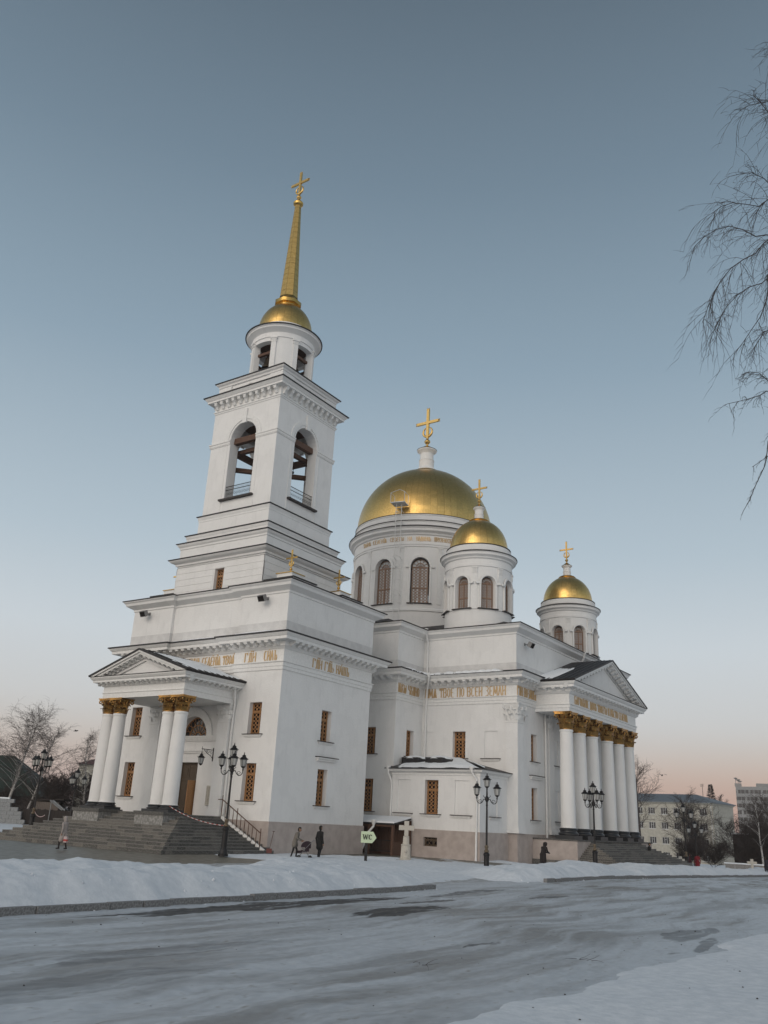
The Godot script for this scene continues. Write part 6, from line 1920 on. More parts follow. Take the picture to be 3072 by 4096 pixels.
func floodlight(label: String, t: Transform3D) -> void:
	var n := thing("floodlight", label, "floodlight", Vector3.ZERO, 0.0, "floodlights on the walls")
	n.transform = t
	var b := MB.new()
	b.tube([Vector3(0, 0, 0), Vector3(0, 0, 0.35), Vector3(0, -0.06, 0.45)], [0.035, 0.035, 0.03], 6)
	b.bx(-0.12, 0.12, -0.12, 0.12, 0.0, 0.03)
	pm(n, "bracket", b, M.metal_grey)
	var h := MB.new()
	var bs := Transform3D(Basis(Vector3.RIGHT, 0.5), Vector3(0, -0.1, 0.62))
	h.box(bs, Vector3(0.62, 0.46, 0.28))
	for k in 5: h.box(bs * Transform3D(Basis(), Vector3(-0.24 + k * 0.12, 0, -0.19)), Vector3(0.02, 0.4, 0.1))
	pm(n, "housing", h, M.metal_grey)
	var g := MB.new()
	g.box(bs * Transform3D(Basis(), Vector3(0, 0, 0.146)), Vector3(0.52, 0.36, 0.012))
	pm(n, "lens", g, M.dark_glass)

func build_things() -> void:
	M.gilt_worn = toned(Color(0.06, 0.045, 0.03), Color(0.34, 0.27, 0.18), 0.4, 0.05, 51, 0.5, 0.5)
	M.plum = flat(Color(0.020, 0.010, 0.016), 0.9)
	var grp := "cast iron lamp posts round the church"
	lamp_post("street_lamp", "black four-armed lamp post in front of the right end of the entrance steps", V(2.67, 0, -6.69), deg_to_rad(50), 4, grp)
	lamp_post("street_lamp", "black lamp post standing left of the entrance steps beside the dark fence", V(-18.3, 0, -4.8), deg_to_rad(24), 4, grp)
	lamp_post("street_lamp", "smaller far lamp post half hidden behind the left pair of columns", V(-24.8, -0.9, 3.3), deg_to_rad(60), 3, grp)
	lamp_post("street_lamp", "black three-lantern lamp post in the snow in front of the annex corner", V(13.1, -0.75, 5.36), deg_to_rad(29), 2, grp)
	lamp_post("street_lamp", "black five-lantern lamp post in front of the six columns of the side portico", V(15.6, -0.45, 16.9), deg_to_rad(45), 4, grp)
	lamp_post("street_lamp", "nearer of the two lamp posts in front of the cream apartment block", V(15.4, -0.9, 40.0), deg_to_rad(14), 2, grp)
	lamp_post("street_lamp", "farther and lower of the two lamp posts before the cream apartment block", V(12.6, -2.1, 53.8), deg_to_rad(14), 2, grp)
	# wall lantern on its bracket
	var wl := thing("wall_lantern", "hexagonal iron lantern hanging from a scrolled bracket beside the main door", "lantern", Vector3.ZERO)
	wl.transform = onwall(-5.35, 6.1, -0.37, 0, -1)
	var br := MB.new()
	br.bx(-0.03, 0.03, -0.45, 0.45, 0.0, 0.05)
	br.tube([Vector3(0, 0.3, 0.02), Vector3(0, 0.3, 1.15)], [0.025, 0.025], 5)
	br.tube([Vector3(0, -0.3, 0.02), Vector3(0, -0.1, 0.25), Vector3(0, 0.05, 0.6), Vector3(0, 0.27, 0.95)], [0.02, 0.02, 0.02, 0.02], 5)
	for c in [Vector3(0, 0.12, 0.22), Vector3(0, 0.16, 0.5)]:
		var pts: Array = []
		var rr: Array = []
		for i in 12:
			pts.append(c + Vector3(0, sin(i * 0.7), cos(i * 0.7)) * (0.14 - 0.009 * i)); rr.append(0.013)
		br.tube(pts, rr, 4)
	br.tube([Vector3(0, 0.45, 1.1), Vector3(0, 0.1, 1.1)], [0.02, 0.015], 5)
	pm(wl, "bracket", br, M.iron)
	lantern_parts(wl, Vector3(0, -0.75, 1.1))
	# plaque by the door
	var pq := thing("plaque", "pale inscribed stone plaque on the wall right of the open door", "plaque", Vector3.ZERO)
	pq.transform = onwall(-5.85, 2.75, 0.20, 0, -1)
	var pb := MB.new()
	pb.bx(-0.32, 0.32, 0, 1.3, -0.03, 0.04)
	pm(pq, "slab", pb, M.stone)
	var pl := MB.new()
	for k in 13:
		for j in 4: pl.bx(-0.25 + j * 0.13, -0.25 + j * 0.13 + 0.05 + 0.05 * ((k * 3 + j * 5) % 3) / 2.0, 0.12 + k * 0.085, 0.145 + k * 0.085, 0.04, 0.046)
	pm(pq, "engraving", pl, M.gilt_worn)
	# direction sign
	var sg := thing("direction_sign", "pale green arrow sign reading WC on a dark post in the snow", "sign", V(9.84, 0, -2.84), deg_to_rad(36))
	var sp := MB.new()
	sp.bx(-0.08, 0.08, -0.5, 1.16, -0.06, 0.06)
	pm(sg, "post", sp, M.iron)
	var sbd := MB.new()
	var o2 := [Vector2(-0.32, 1.12), Vector2(0.32, 1.12), Vector2(0.55, 1.40), Vector2(0.36, 1.72), Vector2(-0.32, 1.72)]
	for z in [-0.04, 0.07]:
		for i in range(1, 4): sbd.ftri(Vector3(o2[0].x, o2[0].y, z), Vector3(o2[i].x, o2[i].y, z), Vector3(o2[i + 1].x, o2[i + 1].y, z), Vector3(0, 0, z))
	for i in 5: sbd.quad(Vector3(o2[i].x, o2[i].y, -0.04), Vector3(o2[(i + 1) % 5].x, o2[(i + 1) % 5].y, -0.04), Vector3(o2[(i + 1) % 5].x, o2[(i + 1) % 5].y, 0.07), Vector3(o2[i].x, o2[i].y, 0.07), Vector3(o2[i].x + o2[(i + 1) % 5].x, (o2[i].y + o2[(i + 1) % 5].y) - 2.84, 0))
	pm(sg, "board", sbd, flat(Color(0.55, 0.66, 0.46), 0.7))
	printed("WC", Transform3D(Basis(), Vector3(-0.24, 1.30, 0.045)), 0.52, 0.26, sg, M.dark, "lettering")
	stone_cross("memorial_cross", "pale stone memorial cross on a stepped carved pedestal near the annex", V(8.15, 0, 3.92), deg_to_rad(32), 2.35, false)
	stone_cross("grave_cross", "small white stone cross beside the foot of the portico stairs", V(11.6, -0.65, 51.3), deg_to_rad(30), 1.06, true)
	stone_cross("grave_cross", "small grey stone cross in front of the low boundary wall", V(18.4, -0.65, 52.1), deg_to_rad(30), 1.22, true)
	# floodlights
	floodlight("grey floodlight on the tower block attic near its right front corner", onwall(-2.0, 17.05, 0, 0, -1))
	floodlight("grey floodlight on the tower block attic near its left front corner", onwall(-14.6, 17.05, 0, 0, -1))
	floodlight("grey floodlight on the transept attic below the smaller near dome", onwall(8.6, 16.9, 20.6, 1, 0))
	# bells in the rotunda
	for q in [[CX, 3.9, 0.62, "large dark bronze bell behind the left opening under the spire dome"], [CX + 1.55, 5.6, 0.5, "dark bronze bell behind the right opening under the spire dome"]]:
		var bm := MB.new()
		var s: float = q[2]
		bm.lathe(V(q[0], 39.6, q[1]), [Vector2(s * 0.98, 0), Vector2(s, 0.05), Vector2(s * 0.8, 0.25 * s * 2), Vector2(s * 0.62, 0.5 * s * 2), Vector2(s * 0.55, 0.8 * s * 2), Vector2(s * 0.4, 0.92 * s * 2), Vector2(0.08, 0.96 * s * 2), Vector2(0.07, 1.3)], 24, true)
		bm.tube([V(q[0], 39.5, q[1]), V(q[0], 39.5 + s, q[1])], [0.1, 0.04], 6)
		solo("church_bell", bm, M.bronze, q[3], "bell", "bells in the rotunda")
	# barrier tape from the columns to the lamp posts
	for q in [[V(CX + 4.2, 2.55, -5.0), V(2.6, 1.62, -6.65), "red and white tape strung from the columns to the right lamp post"], [V(-18.2, 1.75, -4.8), V(CX - 4.3, 1.6, -7.9), "red and white tape strung between the left lamp post and the steps"]]:
		var a: Vector3 = q[0]
		var b: Vector3 = q[1]
		var tp := thing("barrier_tape", q[2], "tape", a)
		var n := 26
		for i in n:
			var m := MB.new()
			var ends: Array = []
			for e in 2:
				var tt := (i + e) / float(n)
				ends.append(a.lerp(b, tt) - a - Vector3(0, 0.22 * 4.0 * tt * (1.0 - tt), 0))
			m.quad(ends[0] - Vector3(0, 0.022, 0), ends[1] - Vector3(0, 0.022, 0), ends[1] + Vector3(0, 0.022, 0), ends[0] + Vector3(0, 0.022, 0), Vector3.BACK)
			m.quad(ends[0] - Vector3(0, 0.022, 0.006), ends[1] - Vector3(0, 0.022, 0.006), ends[1] + Vector3(0, 0.022, -0.006), ends[0] + Vector3(0, 0.022, -0.006), Vector3.FORWARD)
			pm(tp, "stripe", m, M.tape_red if i % 2 == 0 else M.tape_white)
	# snow shovel against the block's corner
	var sv := thing("snow_shovel", "snow shovel leaning at the brown plinth beside the steps' rail", "shovel", V(0.9, 0, -0.75), deg_to_rad(40))
	var sm := MB.new()
	sm.tube([Vector3(0, 0.2, 0), Vector3(0.18, 1.35, -0.3)], [0.018, 0.018], 6)
	sm.tube([Vector3(0.1, 1.36, -0.3), Vector3(0.26, 1.35, -0.3)], [0.018, 0.018], 5)
	pm(sv, "handle", sm, M.beam)
	var sb := MB.new()
	sb.box(Transform3D(Basis(Vector3.RIGHT, 0.25), Vector3(0, 0.2, 0.05)), Vector3(0.34, 0.28, 0.03))
	pm(sv, "blade", sb, flat(Color(0.16, 0.06, 0.05), 0.8))
	# people
	person("person in a black coat standing on the snow by the tower corner", V(5.35, 0.0, -1.34), deg_to_rad(175), 1.03, {"coat": Color(0.008, 0.008, 0.009), "legs": Color(0.012, 0.013, 0.018), "hem": 0.55, "stride": 0.03, "hat": Color(0.008, 0.008, 0.008), "wrist": [Vector3(-0.27, 0.86, 0.03), Vector3(0.27, 0.86, 0.03)]})
	var cc := Color(0.16, 0.145, 0.125)
	var cp := person("person in a camouflage jacket bending over the dark pushchair", V(4.68, 0.0, -2.86), deg_to_rad(124), 0.97, {"coat": cc, "legs": Color(0.010, 0.010, 0.011), "lean": 0.28, "hem": 0.68, "stride": 0.10, "elbow": [Vector3(-0.24, 1.15, 0.14), Vector3(0.24, 1.12, 0.18)], "wrist": [Vector3(-0.2, 1.02, 0.38), Vector3(0.2, 1.04, 0.42)]})
	blotch(cp, [Color(0.035, 0.03, 0.026), Color(0.14, 0.12, 0.10), Color(0.30, 0.28, 0.25)], cc)
	stroller(V(5.2, 0.0, -2.5), deg_to_rad(-56))
	var gc := Color(0.33, 0.295, 0.28)
	person("person in a long grey quilted coat walking towards the steps", V(-3.35, 0.0, -13.02), deg_to_rad(-75), 0.93, {"coat": gc, "legs": Color(0.012, 0.01, 0.012), "boots": true, "hem": 0.45, "stride": 0.13, "hood": true, "lean": 0.06, "elbow": [Vector3(-0.25, 1.14, 0.02), Vector3(0.25, 1.14, -0.06)], "wrist": [Vector3(-0.26, 0.92, 0.14), Vector3(0.25, 0.9, -0.02)]})
	var bag := MB.new()
	bag.bx(-0.13, 0.13, 0.0, 0.3, -0.05, 0.05)
	bag.tube([Vector3(-0.08, 0.3, 0), Vector3(-0.04, 0.44, 0), Vector3(0.04, 0.44, 0), Vector3(0.08, 0.3, 0)], [0.008, 0.008, 0.008, 0.008], 4)
	var bg := solo("carrier_bag", bag, flat(Color(0.50, 0.42, 0.42), 0.6), "white and red carrier bag held by the grey coated walker", "bag", "", V(-3.1, 0.36, -13.05))
	var rs := MB.new()
	rs.bx(-0.131, 0.131, 0.06, 0.16, -0.051, 0.051)
	pm(bg, "red_print", rs, flat(Color(0.45, 0.06, 0.05), 0.6))
	var mk := person("person in dark clothes with a bundle standing by the portico's brown side wall", V(11.7, -0.25, 16.8), deg_to_rad(150), 0.95, {"coat": Color(0.016, 0.014, 0.014), "legs": Color(0.012, 0.011, 0.011), "lean": 0.2, "hem": 0.35, "stride": 0.04, "hood": true, "elbow": [Vector3(-0.24, 1.14, 0.14), Vector3(0.24, 1.14, 0.14)], "wrist": [Vector3(-0.08, 1.08, 0.34), Vector3(0.1, 1.05, 0.36)], "glove": Color(0.015, 0.013, 0.013)})
	mk.scale = Vector3(1.3, 0.95, 1.3)
	person("person in a dark red jacket, left of the pair by the far lamp posts", V(14.2, -0.75, 45.2), deg_to_rad(160), 0.85, {"coat": Color(0.035, 0.008, 0.012), "legs": Color(0.02, 0.02, 0.025), "hem": 0.6, "hat": Color(0.22, 0.03, 0.04)})
	person("person in a bright red coat, right of the pair by the far lamp posts", V(14.85, -0.75, 45.6), deg_to_rad(200), 0.93, {"coat": Color(0.17, 0.010, 0.018), "legs": Color(0.02, 0.02, 0.025), "hem": 0.5, "hat": Color(0.12, 0.10, 0.09)})
	person("person in dark blue at the far right edge before the low wall", V(20.75, -0.75, 47.2), deg_to_rad(230), 0.93, {"coat": Color(0.012, 0.014, 0.02), "legs": Color(0.012, 0.012, 0.014), "hem": 0.6, "hat": Color(0.15, 0.12, 0.09)})
	person("person in dark blue on the porch, mostly hidden behind the right pair of columns", V(-8.9, 2.06, -1.6), deg_to_rad(40), 1.0, {"coat": Color(0.012, 0.02, 0.035), "legs": Color(0.012, 0.012, 0.014), "hem": 0.6})
	person("person in black at the far end of the portico stairs", V(13.55, -0.02, 35.3), deg_to_rad(100), 0.95, {"coat": Color(0.008, 0.008, 0.009), "legs": Color(0.01, 0.01, 0.01), "hem": 0.4})
	# birds
	for q in [[V(17.07, 6.98, 28.63), 0.5, "dark bird flying in the pink sky over the apartment roof", 1.0], [V(-22.28, 8.04, 0.56), 1.9, "dark bird flying left of the entrance columns", 0.8]]:
		var t := thing("bird", q[2], "bird", q[0], q[1])
		t.scale = Vector3.ONE * float(q[3])
		var bd := MB.new()
		bd.tube([Vector3(0, 0, -0.26), Vector3(0, 0.01, -0.14), Vector3(0, 0.02, 0.0), Vector3(0, 0.03, 0.12), Vector3(0, 0.04, 0.19), Vector3(0, 0.035, 0.25)], [0.03, 0.035, 0.06, 0.05, 0.035, 0.006], 7)
		for s in [-1.0, 1.0]:
			bd.quad(Vector3(0, 0.03, 0.08), Vector3(0.2 * s, 0.12, 0.10), Vector3(0.2 * s, 0.11, -0.06), Vector3(0, 0.02, -0.08), Vector3.UP)
			bd.quad(Vector3(0.2 * s, 0.12, 0.10), Vector3(0.42 * s, 0.06, -0.02), Vector3(0.40 * s, 0.055, -0.08), Vector3(0.2 * s, 0.11, -0.06), Vector3.UP)
		pm(t, "body", bd, M.cloth_black)

# ---------- trees
func twig_run(mb: MB, r: RandomNumberGenerator, p: Vector3, d: Vector3, l: float, rad: float, droop: float, wig: float, seg: int, sides := 3) -> Array:
	var pts: Array = [p]
	var rr: Array = [rad]
	for i in seg:
		d = (d + Vector3(r.randf_range(-wig, wig), r.randf_range(-wig, wig) - droop, r.randf_range(-wig, wig))).normalized()
		p += d * l / seg
		pts.append(p); rr.append(lerpf(rad, rad * 0.35, (i + 1.0) / seg))
	mb.tube(pts, rr, sides, false)
	return pts

# bare tree: trunk, limbs and several orders of twigs; lim = limit of twigs
func bare_tree(called: String, label: String, at: Vector3, h: float, spread: float, sd: int, trunk_mat: Material, twig_mat: Material, droop: float, density: int, twig_r: float, group := "", stems := 1, start := 0.25, lean := 0.0) -> Node3D:
	var r := RandomNumberGenerator.new()
	r.seed = sd
	var t := thing(called, label, "tree" if h > 4.5 else "shrub", at, 0.0, group)
	var tb := MB.new()
	var cb := MB.new()
	for s in stems:
		var d := Vector3(r.randf_range(-0.18, 0.18) * stems + lean, 1, r.randf_range(-0.18, 0.18) * stems).normalized()
		var hh := h * r.randf_range(0.82, 1.0)
		var pts: Array = [Vector3(0, -0.4, 0)]
		var rr: Array = [h * 0.016 / sqrt(stems)]
		var p := Vector3.ZERO
		var n := 9
		for i in n:
			d = (d + Vector3(r.randf_range(-0.09, 0.09), 0.05, r.randf_range(-0.09, 0.09))).normalized()
			p += d * hh / n
			pts.append(p); rr.append(h * 0.016 / sqrt(stems) * (1.0 - 0.92 * (i + 1.0) / n))
		tb.tube(pts, rr, 7, false)
		var limbs := int(density * 0.9)
		for k in limbs:
			var f := lerpf(start, 0.97, (k + r.randf()) / limbs)
			var idx := f * n
			var i0 := int(idx)
			var base: Vector3 = pts[i0].lerp(pts[mini(i0 + 1, n)], idx - i0)
			var az := r.randf() * TAU
			var up := lerpf(0.55, 1.3, f)
			var ld := Vector3(cos(az), up, sin(az)).normalized()
			var ll := spread * (0.45 + 0.75 * sin(PI * clampf(f * 0.9 + 0.12, 0, 1))) * r.randf_range(0.7, 1.1)
			var lr := lerpf(h * 0.0045, h * 0.0015, f) / sqrt(stems)
			var lp := twig_run(tb, r, base, ld, ll, lr, droop * 0.3, 0.11, 6, 4)
			for j in 9:
				var q: Vector3 = lp[clampi(1 + j % 6, 1, 6)]
				var dd := (ld + Vector3(r.randf_range(-0.9, 0.9), r.randf_range(-0.2, 0.7), r.randf_range(-0.9, 0.9))).normalized()
				var sp := twig_run(cb, r, q, dd, ll * r.randf_range(0.3, 0.55), maxf(lr * 0.35, twig_r), droop, 0.14, 5)
				for m in 7:
					var q2: Vector3 = sp[1 + m % 5]
					var d2 := (dd + Vector3(r.randf_range(-1, 1), r.randf_range(-0.5, 0.5), r.randf_range(-1, 1))).normalized()
					twig_run(cb, r, q2, d2, ll * r.randf_range(0.14, 0.32), twig_r * 0.8, droop * 1.7, 0.2, 4)
	pm(t, "trunk", tb, trunk_mat)
	pm(t, "crown", cb, twig_mat)
	return t

func spruce(label: String, at: Vector3, h: float, w: float, sd: int) -> void:
	var r := RandomNumberGenerator.new()
	r.seed = sd
	var t := thing("spruce_tree", label, "tree", at)
	var tb := MB.new()
	tb.tube([Vector3(0, -1, 0), Vector3(0, h, 0)], [0.22, 0.02], 7)
	pm(t, "trunk", tb, M.bark)
	var cb := MB.new()
	var n := int(h * 44)
	for i in n:
		var f := (i + r.randf()) / n
		var y := lerpf(h * 0.06, h * 0.99, f)
		var l := w * (1.0 - f) * r.randf_range(0.75, 1.05) + 0.12
		var az := r.randf() * TAU
		var d := Vector3(cos(az), -0.22 + f * 0.4, sin(az)).normalized()
		var s := Vector3(-sin(az), 0, cos(az))
		var p := Vector3(0, y, 0)
		var m := maxi(3, int(l / 0.22))
		for k in m:
			var q := p + d * l * (k + 0.5) / m
			for e in [-1.0, 1.0]:
				var tip: Vector3 = q + d * 0.3 + s * e * r.randf_range(0.2, 0.5) + Vector3(0, r.randf_range(-0.22, 0.04), 0)
				cb.ftri(q, q + d * 0.45 + Vector3(0, -0.05, 0), tip, Vector3.UP)
	pm(t, "crown", cb, flat(Color(0.010, 0.014, 0.010), 0.95))

func near_birch() -> void:
	var r := RandomNumberGenerator.new()
	r.seed = 77
	var at := V(39.3, 0, -31.3)
	var t := thing("birch_tree", "bare birch overhanging the top right corner with drooping twigs", "tree", at)
	var tb := MB.new()
	tb.tube([Vector3(0, -0.3, 0), Vector3(0.05, 3, 0.05), Vector3(0.0, 7, 0.1), Vector3(-0.1, 11, 0.0), Vector3(-0.05, 15.5, 0.1)], [0.26, 0.21, 0.17, 0.11, 0.02], 10)
	pm(t, "trunk", tb, M.birch)
	var lb := MB.new()
	var cb := MB.new()
	var limbs := [
		[10.9, [V(38.15, 13.55, -33.6), V(37.92, 13.3, -33.66)], 0.8],
		[10.3, [V(38.0, 12.65, -33.3), V(37.66, 12.9, -33.55), V(37.4, 12.72, -33.75)], 1.15],
		[10.0, [V(38.0, 12.45, -33.2), V(37.75, 12.75, -33.4), V(37.6, 13.05, -33.6)], 0.8],
		[9.0, [V(37.78, 11.32, -32.87), V(37.4, 11.36, -33.12), V(37.06, 11.46, -33.3), V(36.8, 11.25, -33.48)], 1.3],
		[9.0, [V(37.78, 11.32, -32.87), V(37.65, 11.65, -33.0), V(37.42, 11.95, -33.2), V(37.12, 11.82, -33.45)], 0.7],
		[8.4, [V(37.7, 10.82, -32.71), V(37.35, 10.88, -32.98), V(37.07, 11.07, -33.25), V(36.75, 11.0, -33.38), V(36.5, 10.75, -33.47)], 0.9],
		[8.4, [V(37.7, 10.82, -32.71), V(37.3, 10.68, -32.95), V(36.95, 10.42, -33.15), V(36.62, 9.95, -33.2), V(36.45, 9.6, -33.15)], 1.3],
		[8.2, [V(37.6, 10.62, -32.6), V(37.38, 10.3, -32.7), V(37.05, 10.15, -32.9), V(36.75, 9.85, -32.95), V(36.55, 9.5, -32.95)], 1.1],
		[7.6, [V(37.6, 10.5, -32.55), V(37.25, 9.9, -32.6), V(37.0, 9.5, -32.65), V(36.75, 9.2, -32.66)], 0.9],
		[7.4, [V(37.45, 9.55, -32.25), V(37.1, 9.45, -32.45), V(36.95, 9.2, -32.5)], 0.7],
		[6.6, [V(37.34, 8.64, -31.98), V(37.15, 8.85, -32.15), V(36.98, 9.05, -32.3), V(36.78, 8.95, -32.45)], 0.6],
		[6.6, [V(37.3, 8.62, -31.97), V(36.95, 8.62, -32.25), V(36.58, 8.5, -32.48)], 0.5],
		[6.0, [V(37.26, 8.13, -31.82), V(37.0, 7.85, -31.85), V(36.72, 7.62, -31.95)], 0.35],
		[6.0, [V(37.26, 8.13, -31.82), V(36.85, 7.62, -31.8), V(36.66, 7.25, -31.8), V(36.5, 6.97, -31.83)], 0.25],
		[8.0, [V(40.5, 9.5, -30.6), V(41.6, 10.2, -30.0)], 1.2],
		[9.5, [V(39.8, 11.0, -30.2), V(40.2, 12.2, -29.2)], 1.2]]
	for k in 14:
		var a := lerpf(-1.9, 2.2, k / 13.0)
		var y := 6.5 + 0.6 * k
		var o := Vector2(cos(a), sin(a))
		limbs.append([y, [V(39.3 + o.x * 1.2, y + 1.1, -31.3 + o.y * 1.2), V(39.3 + o.x * 2.1, y + 1.7, -31.3 + o.y * 2.1), V(39.3 + o.x * 2.8, y + 1.5, -31.3 + o.y * 2.8)], 1.0])
	for q in limbs:
		var pts: Array = [Vector3(0, q[0], 0)]
		for p in q[1]: pts.append(p - at + V(0.26, 0, 0.17))
		# smooth path
		var cv := Curve3D.new()
		for p in pts: cv.add_point(p)
		for i in range(1, pts.size() - 1):
			var tg: Vector3 = (pts[i + 1] - pts[i - 1]) * 0.17
			cv.set_point_in(i, -tg); cv.set_point_out(i, tg)
		var bl := cv.get_baked_length()
		var n := 22
		var pp: Array = []
		var rr: Array = []
		for i in n + 1:
			pp.append(cv.sample_baked(bl * i / n) + Vector3(r.randf_range(-0.012, 0.012), r.randf_range(-0.012, 0.012), 0)); rr.append(lerpf(0.028, 0.004, pow(i / float(n), 0.6)))
		lb.tube(pp, rr, 5, false)
		var len_f: float = q[2]
		for k in int(27 * (0.6 + len_f)):
			var f := r.randf_range(0.45, 1.0)
			var idx := f * n
			var i0 := mini(int(idx), n - 1)
			var base: Vector3 = pp[i0].lerp(pp[i0 + 1], idx - i0)
			var dirv: Vector3 = (pp[i0 + 1] - pp[i0]).normalized()
			var d := (dirv * 0.8 + Vector3(r.randf_range(-0.8, 0.8), r.randf_range(-0.5, 0.55), r.randf_range(-0.8, 0.8))).normalized()
			var l := r.randf_range(0.25, 0.85) * len_f
			var sp := twig_run(cb, r, base, d, l, 0.0037, 0.20, 0.16, 7)
			for m in 5:
				var q2: Vector3 = sp[1 + (m * 2) % 7]
				var d2 := (d * 0.6 + Vector3(r.randf_range(-0.8, 0.8), r.randf_range(-0.7, 0.2), r.randf_range(-0.8, 0.8))).normalized()
				twig_run(cb, r, q2, d2, l * r.randf_range(0.15, 0.42), 0.0028, 0.16, 0.2, 4)
	pm(t, "limbs", lb, M.twig)
	pm(t, "twigs", cb, M.twig)

# ---------- ground, road, snow
func heightfield(mb: MB, x0: float, x1: float, b0: float, b1: float, nx: int, nb: int, f: Callable, uv := false) -> void:
	var hs := PackedFloat32Array()
	hs.resize((nx + 1) * (nb + 1))
	var dx := (x1 - x0) / nx
	var db := (b1 - b0) / nb
	for j in nb + 1:
		for i in nx + 1: hs[i + j * (nx + 1)] = f.call(x0 + dx * i, b0 + db * j)
	var P := func(i: int, j: int) -> Vector3: return V(x0 + dx * i, hs[i + j * (nx + 1)], b0 + db * j)
	var N: Array = []
	for j in nb + 1:
		for i in nx + 1:
			var gx := (hs[mini(i + 1, nx) + j * (nx + 1)] - hs[maxi(i - 1, 0) + j * (nx + 1)]) / (dx * (mini(i + 1, nx) - maxi(i - 1, 0)))
			var gb := (hs[i + mini(j + 1, nb) * (nx + 1)] - hs[i + maxi(j - 1, 0) * (nx + 1)]) / (db * (mini(j + 1, nb) - maxi(j - 1, 0)))
			N.append(Vector3(-gx, 1, gb).normalized())
	for j in nb:
		for i in nx:
			var a: Vector3 = P.call(i, j); var b: Vector3 = P.call(i + 1, j); var c: Vector3 = P.call(i + 1, j + 1); var d: Vector3 = P.call(i, j + 1)
			mb.v.append_array(PackedVector3Array([a, c, b, a, d, c]))
			var na: Vector3 = N[i + j * (nx + 1)]; var nbv: Vector3 = N[i + 1 + j * (nx + 1)]; var nc: Vector3 = N[i + 1 + (j + 1) * (nx + 1)]; var nd: Vector3 = N[i + (j + 1) * (nx + 1)]
			mb.n.append_array(PackedVector3Array([na, nc, nbv, na, nd, nc]))
			if uv:
				var u0 := float(i) / nx; var u1 := (i + 1.0) / nx; var v0 := float(j) / nb; var v1 := (j + 1.0) / nb
				mb.u.append_array(PackedVector2Array([Vector2(u0, v0), Vector2(u1, v1), Vector2(u1, v0), Vector2(u0, v0), Vector2(u0, v1), Vector2(u1, v1)]))

var nz1 := FastNoiseLite.new()
var nz2 := FastNoiseLite.new()
var nz3 := FastNoiseLite.new()

func sstep(a: float, b: float, x: float) -> float:
	var t := clampf((x - a) / (b - a), 0.0, 1.0)
	return t * t * (3.0 - 2.0 * t)

# streaks along the wheel tracks: u across, v along
func track(x: float, b: float) -> float:
	return nz2.get_noise_2d(x * 3.2 + nz1.get_noise_2d(b * 0.6, 3.0) * 2.0, b * 0.16)

func road_h(x: float, b: float) -> float:
	var a := track(x, b) * 0.024 + nz3.get_noise_2d(x * 2.0, b * 0.8) * 0.018 + nz3.get_noise_2d(x * 7.0, b * 5.0) * 0.022 - rut(x, b) * 0.018
	return gh(x, b) + a

func ramp(t: Array, x: float) -> float:
	for i in t.size() - 1:
		if x <= t[i + 1][0]: return lerpf(t[i][1], t[i + 1][1], clampf((x - t[i][0]) / (t[i + 1][0] - t[i][0]), 0.0, 1.0))
	return t[-1][1]

func left_bank(x: float, b: float) -> float:
	var e := nz1.get_noise_2d(b * 0.9, 11.0) * 0.35
	var front := sstep(21.85 + e * 1.1, 20.2 + e * 0.7, x)
	var endb := sstep(-13.9 + nz1.get_noise_2d(x, 5.0) * 0.5, -15.3, b)
	var crest := ramp([[-60.0, 0.7], [-36.0, 0.8], [-30.0, 0.88], [-27.5, 0.90], [-25.0, 0.76], [-21.0, 0.66], [-17.0, 0.62], [-12.0, 0.6]], b)
	crest *= 1.0 - 0.22 * sstep(20.4, 18.6, x) * sstep(17.2, 18.4, x)
	var back := sstep(14.8 + e, 17.2 + e, x + 0.25 * maxf(0.0, b + 20.0))
	var lump := nz3.get_noise_2d(x * 1.3, b * 1.3) * 0.09 + absf(nz3.get_noise_2d(x * 3.0, b * 3.0)) * 0.07
	var h := front * back * endb * (crest + lump)
	# crusty pile thrown up between the bank and the church
	var rx := ramp([[-16.0, 13.2], [-12.0, 11.4], [-5.5, 9.2], [0.0, 9.0]], b)
	var rh := ramp([[-17.5, 0.0], [-14.5, 0.30], [-12.0, 0.46], [-8.0, 0.36], [-5.0, 0.28], [-1.0, 0.24], [2.5, 0.0]], b)
	var pile := rh * sstep(rx - 2.2, rx - 0.2, x) * (1.0 - 0.55 * sstep(rx + 0.3, rx + 3.5, x)) * sstep(20.5, 17.0, x)
	pile *= 1.0 + lump * 3.0
	return -0.10 + maxf(h, pile + (0.03 if pile > 0.05 else 0.0))

func church_snow(x: float, b: float) -> float:
	var e := nz1.get_noise_2d(b * 0.8, 31.0) * 0.4
	var front := sstep(21.78 + e * 0.9, 20.3 + e, x)
	var along := sstep(-7.6, -4.4, b + nz1.get_noise_2d(x * 0.8, 8.0))
	var ridge := sstep(15.6, 19.0, x) * (0.42 + nz1.get_noise_2d(b * 0.5, 2.0) * 0.36 + nz3.get_noise_2d(x * 1.1, b * 1.1) * 0.12)
	var lump := nz3.get_noise_2d(x * 0.9, b * 0.9) * 0.07 + nz3.get_noise_2d(x * 3.5, b * 3.5) * 0.03
	var fld := 0.06 + lump + maxf(0.0, nz1.get_noise_2d(x * 0.4, b * 0.4)) * 0.22
	var west := sstep(0.8, 3.0, x - 0.0 + (b + 4.0) * -0.05)
	var ed := sstep(-4.6, -1.8, b + (x - 2.0) * 0.45 + nz1.get_noise_2d(x * 0.7, 4.0) * 0.8)
	return gh(x, b) - 0.12 + front * maxf(along, ed * sstep(17.5, 14.0, x)) * (0.14 + fld + ridge * along) * maxf(west, 0.5)

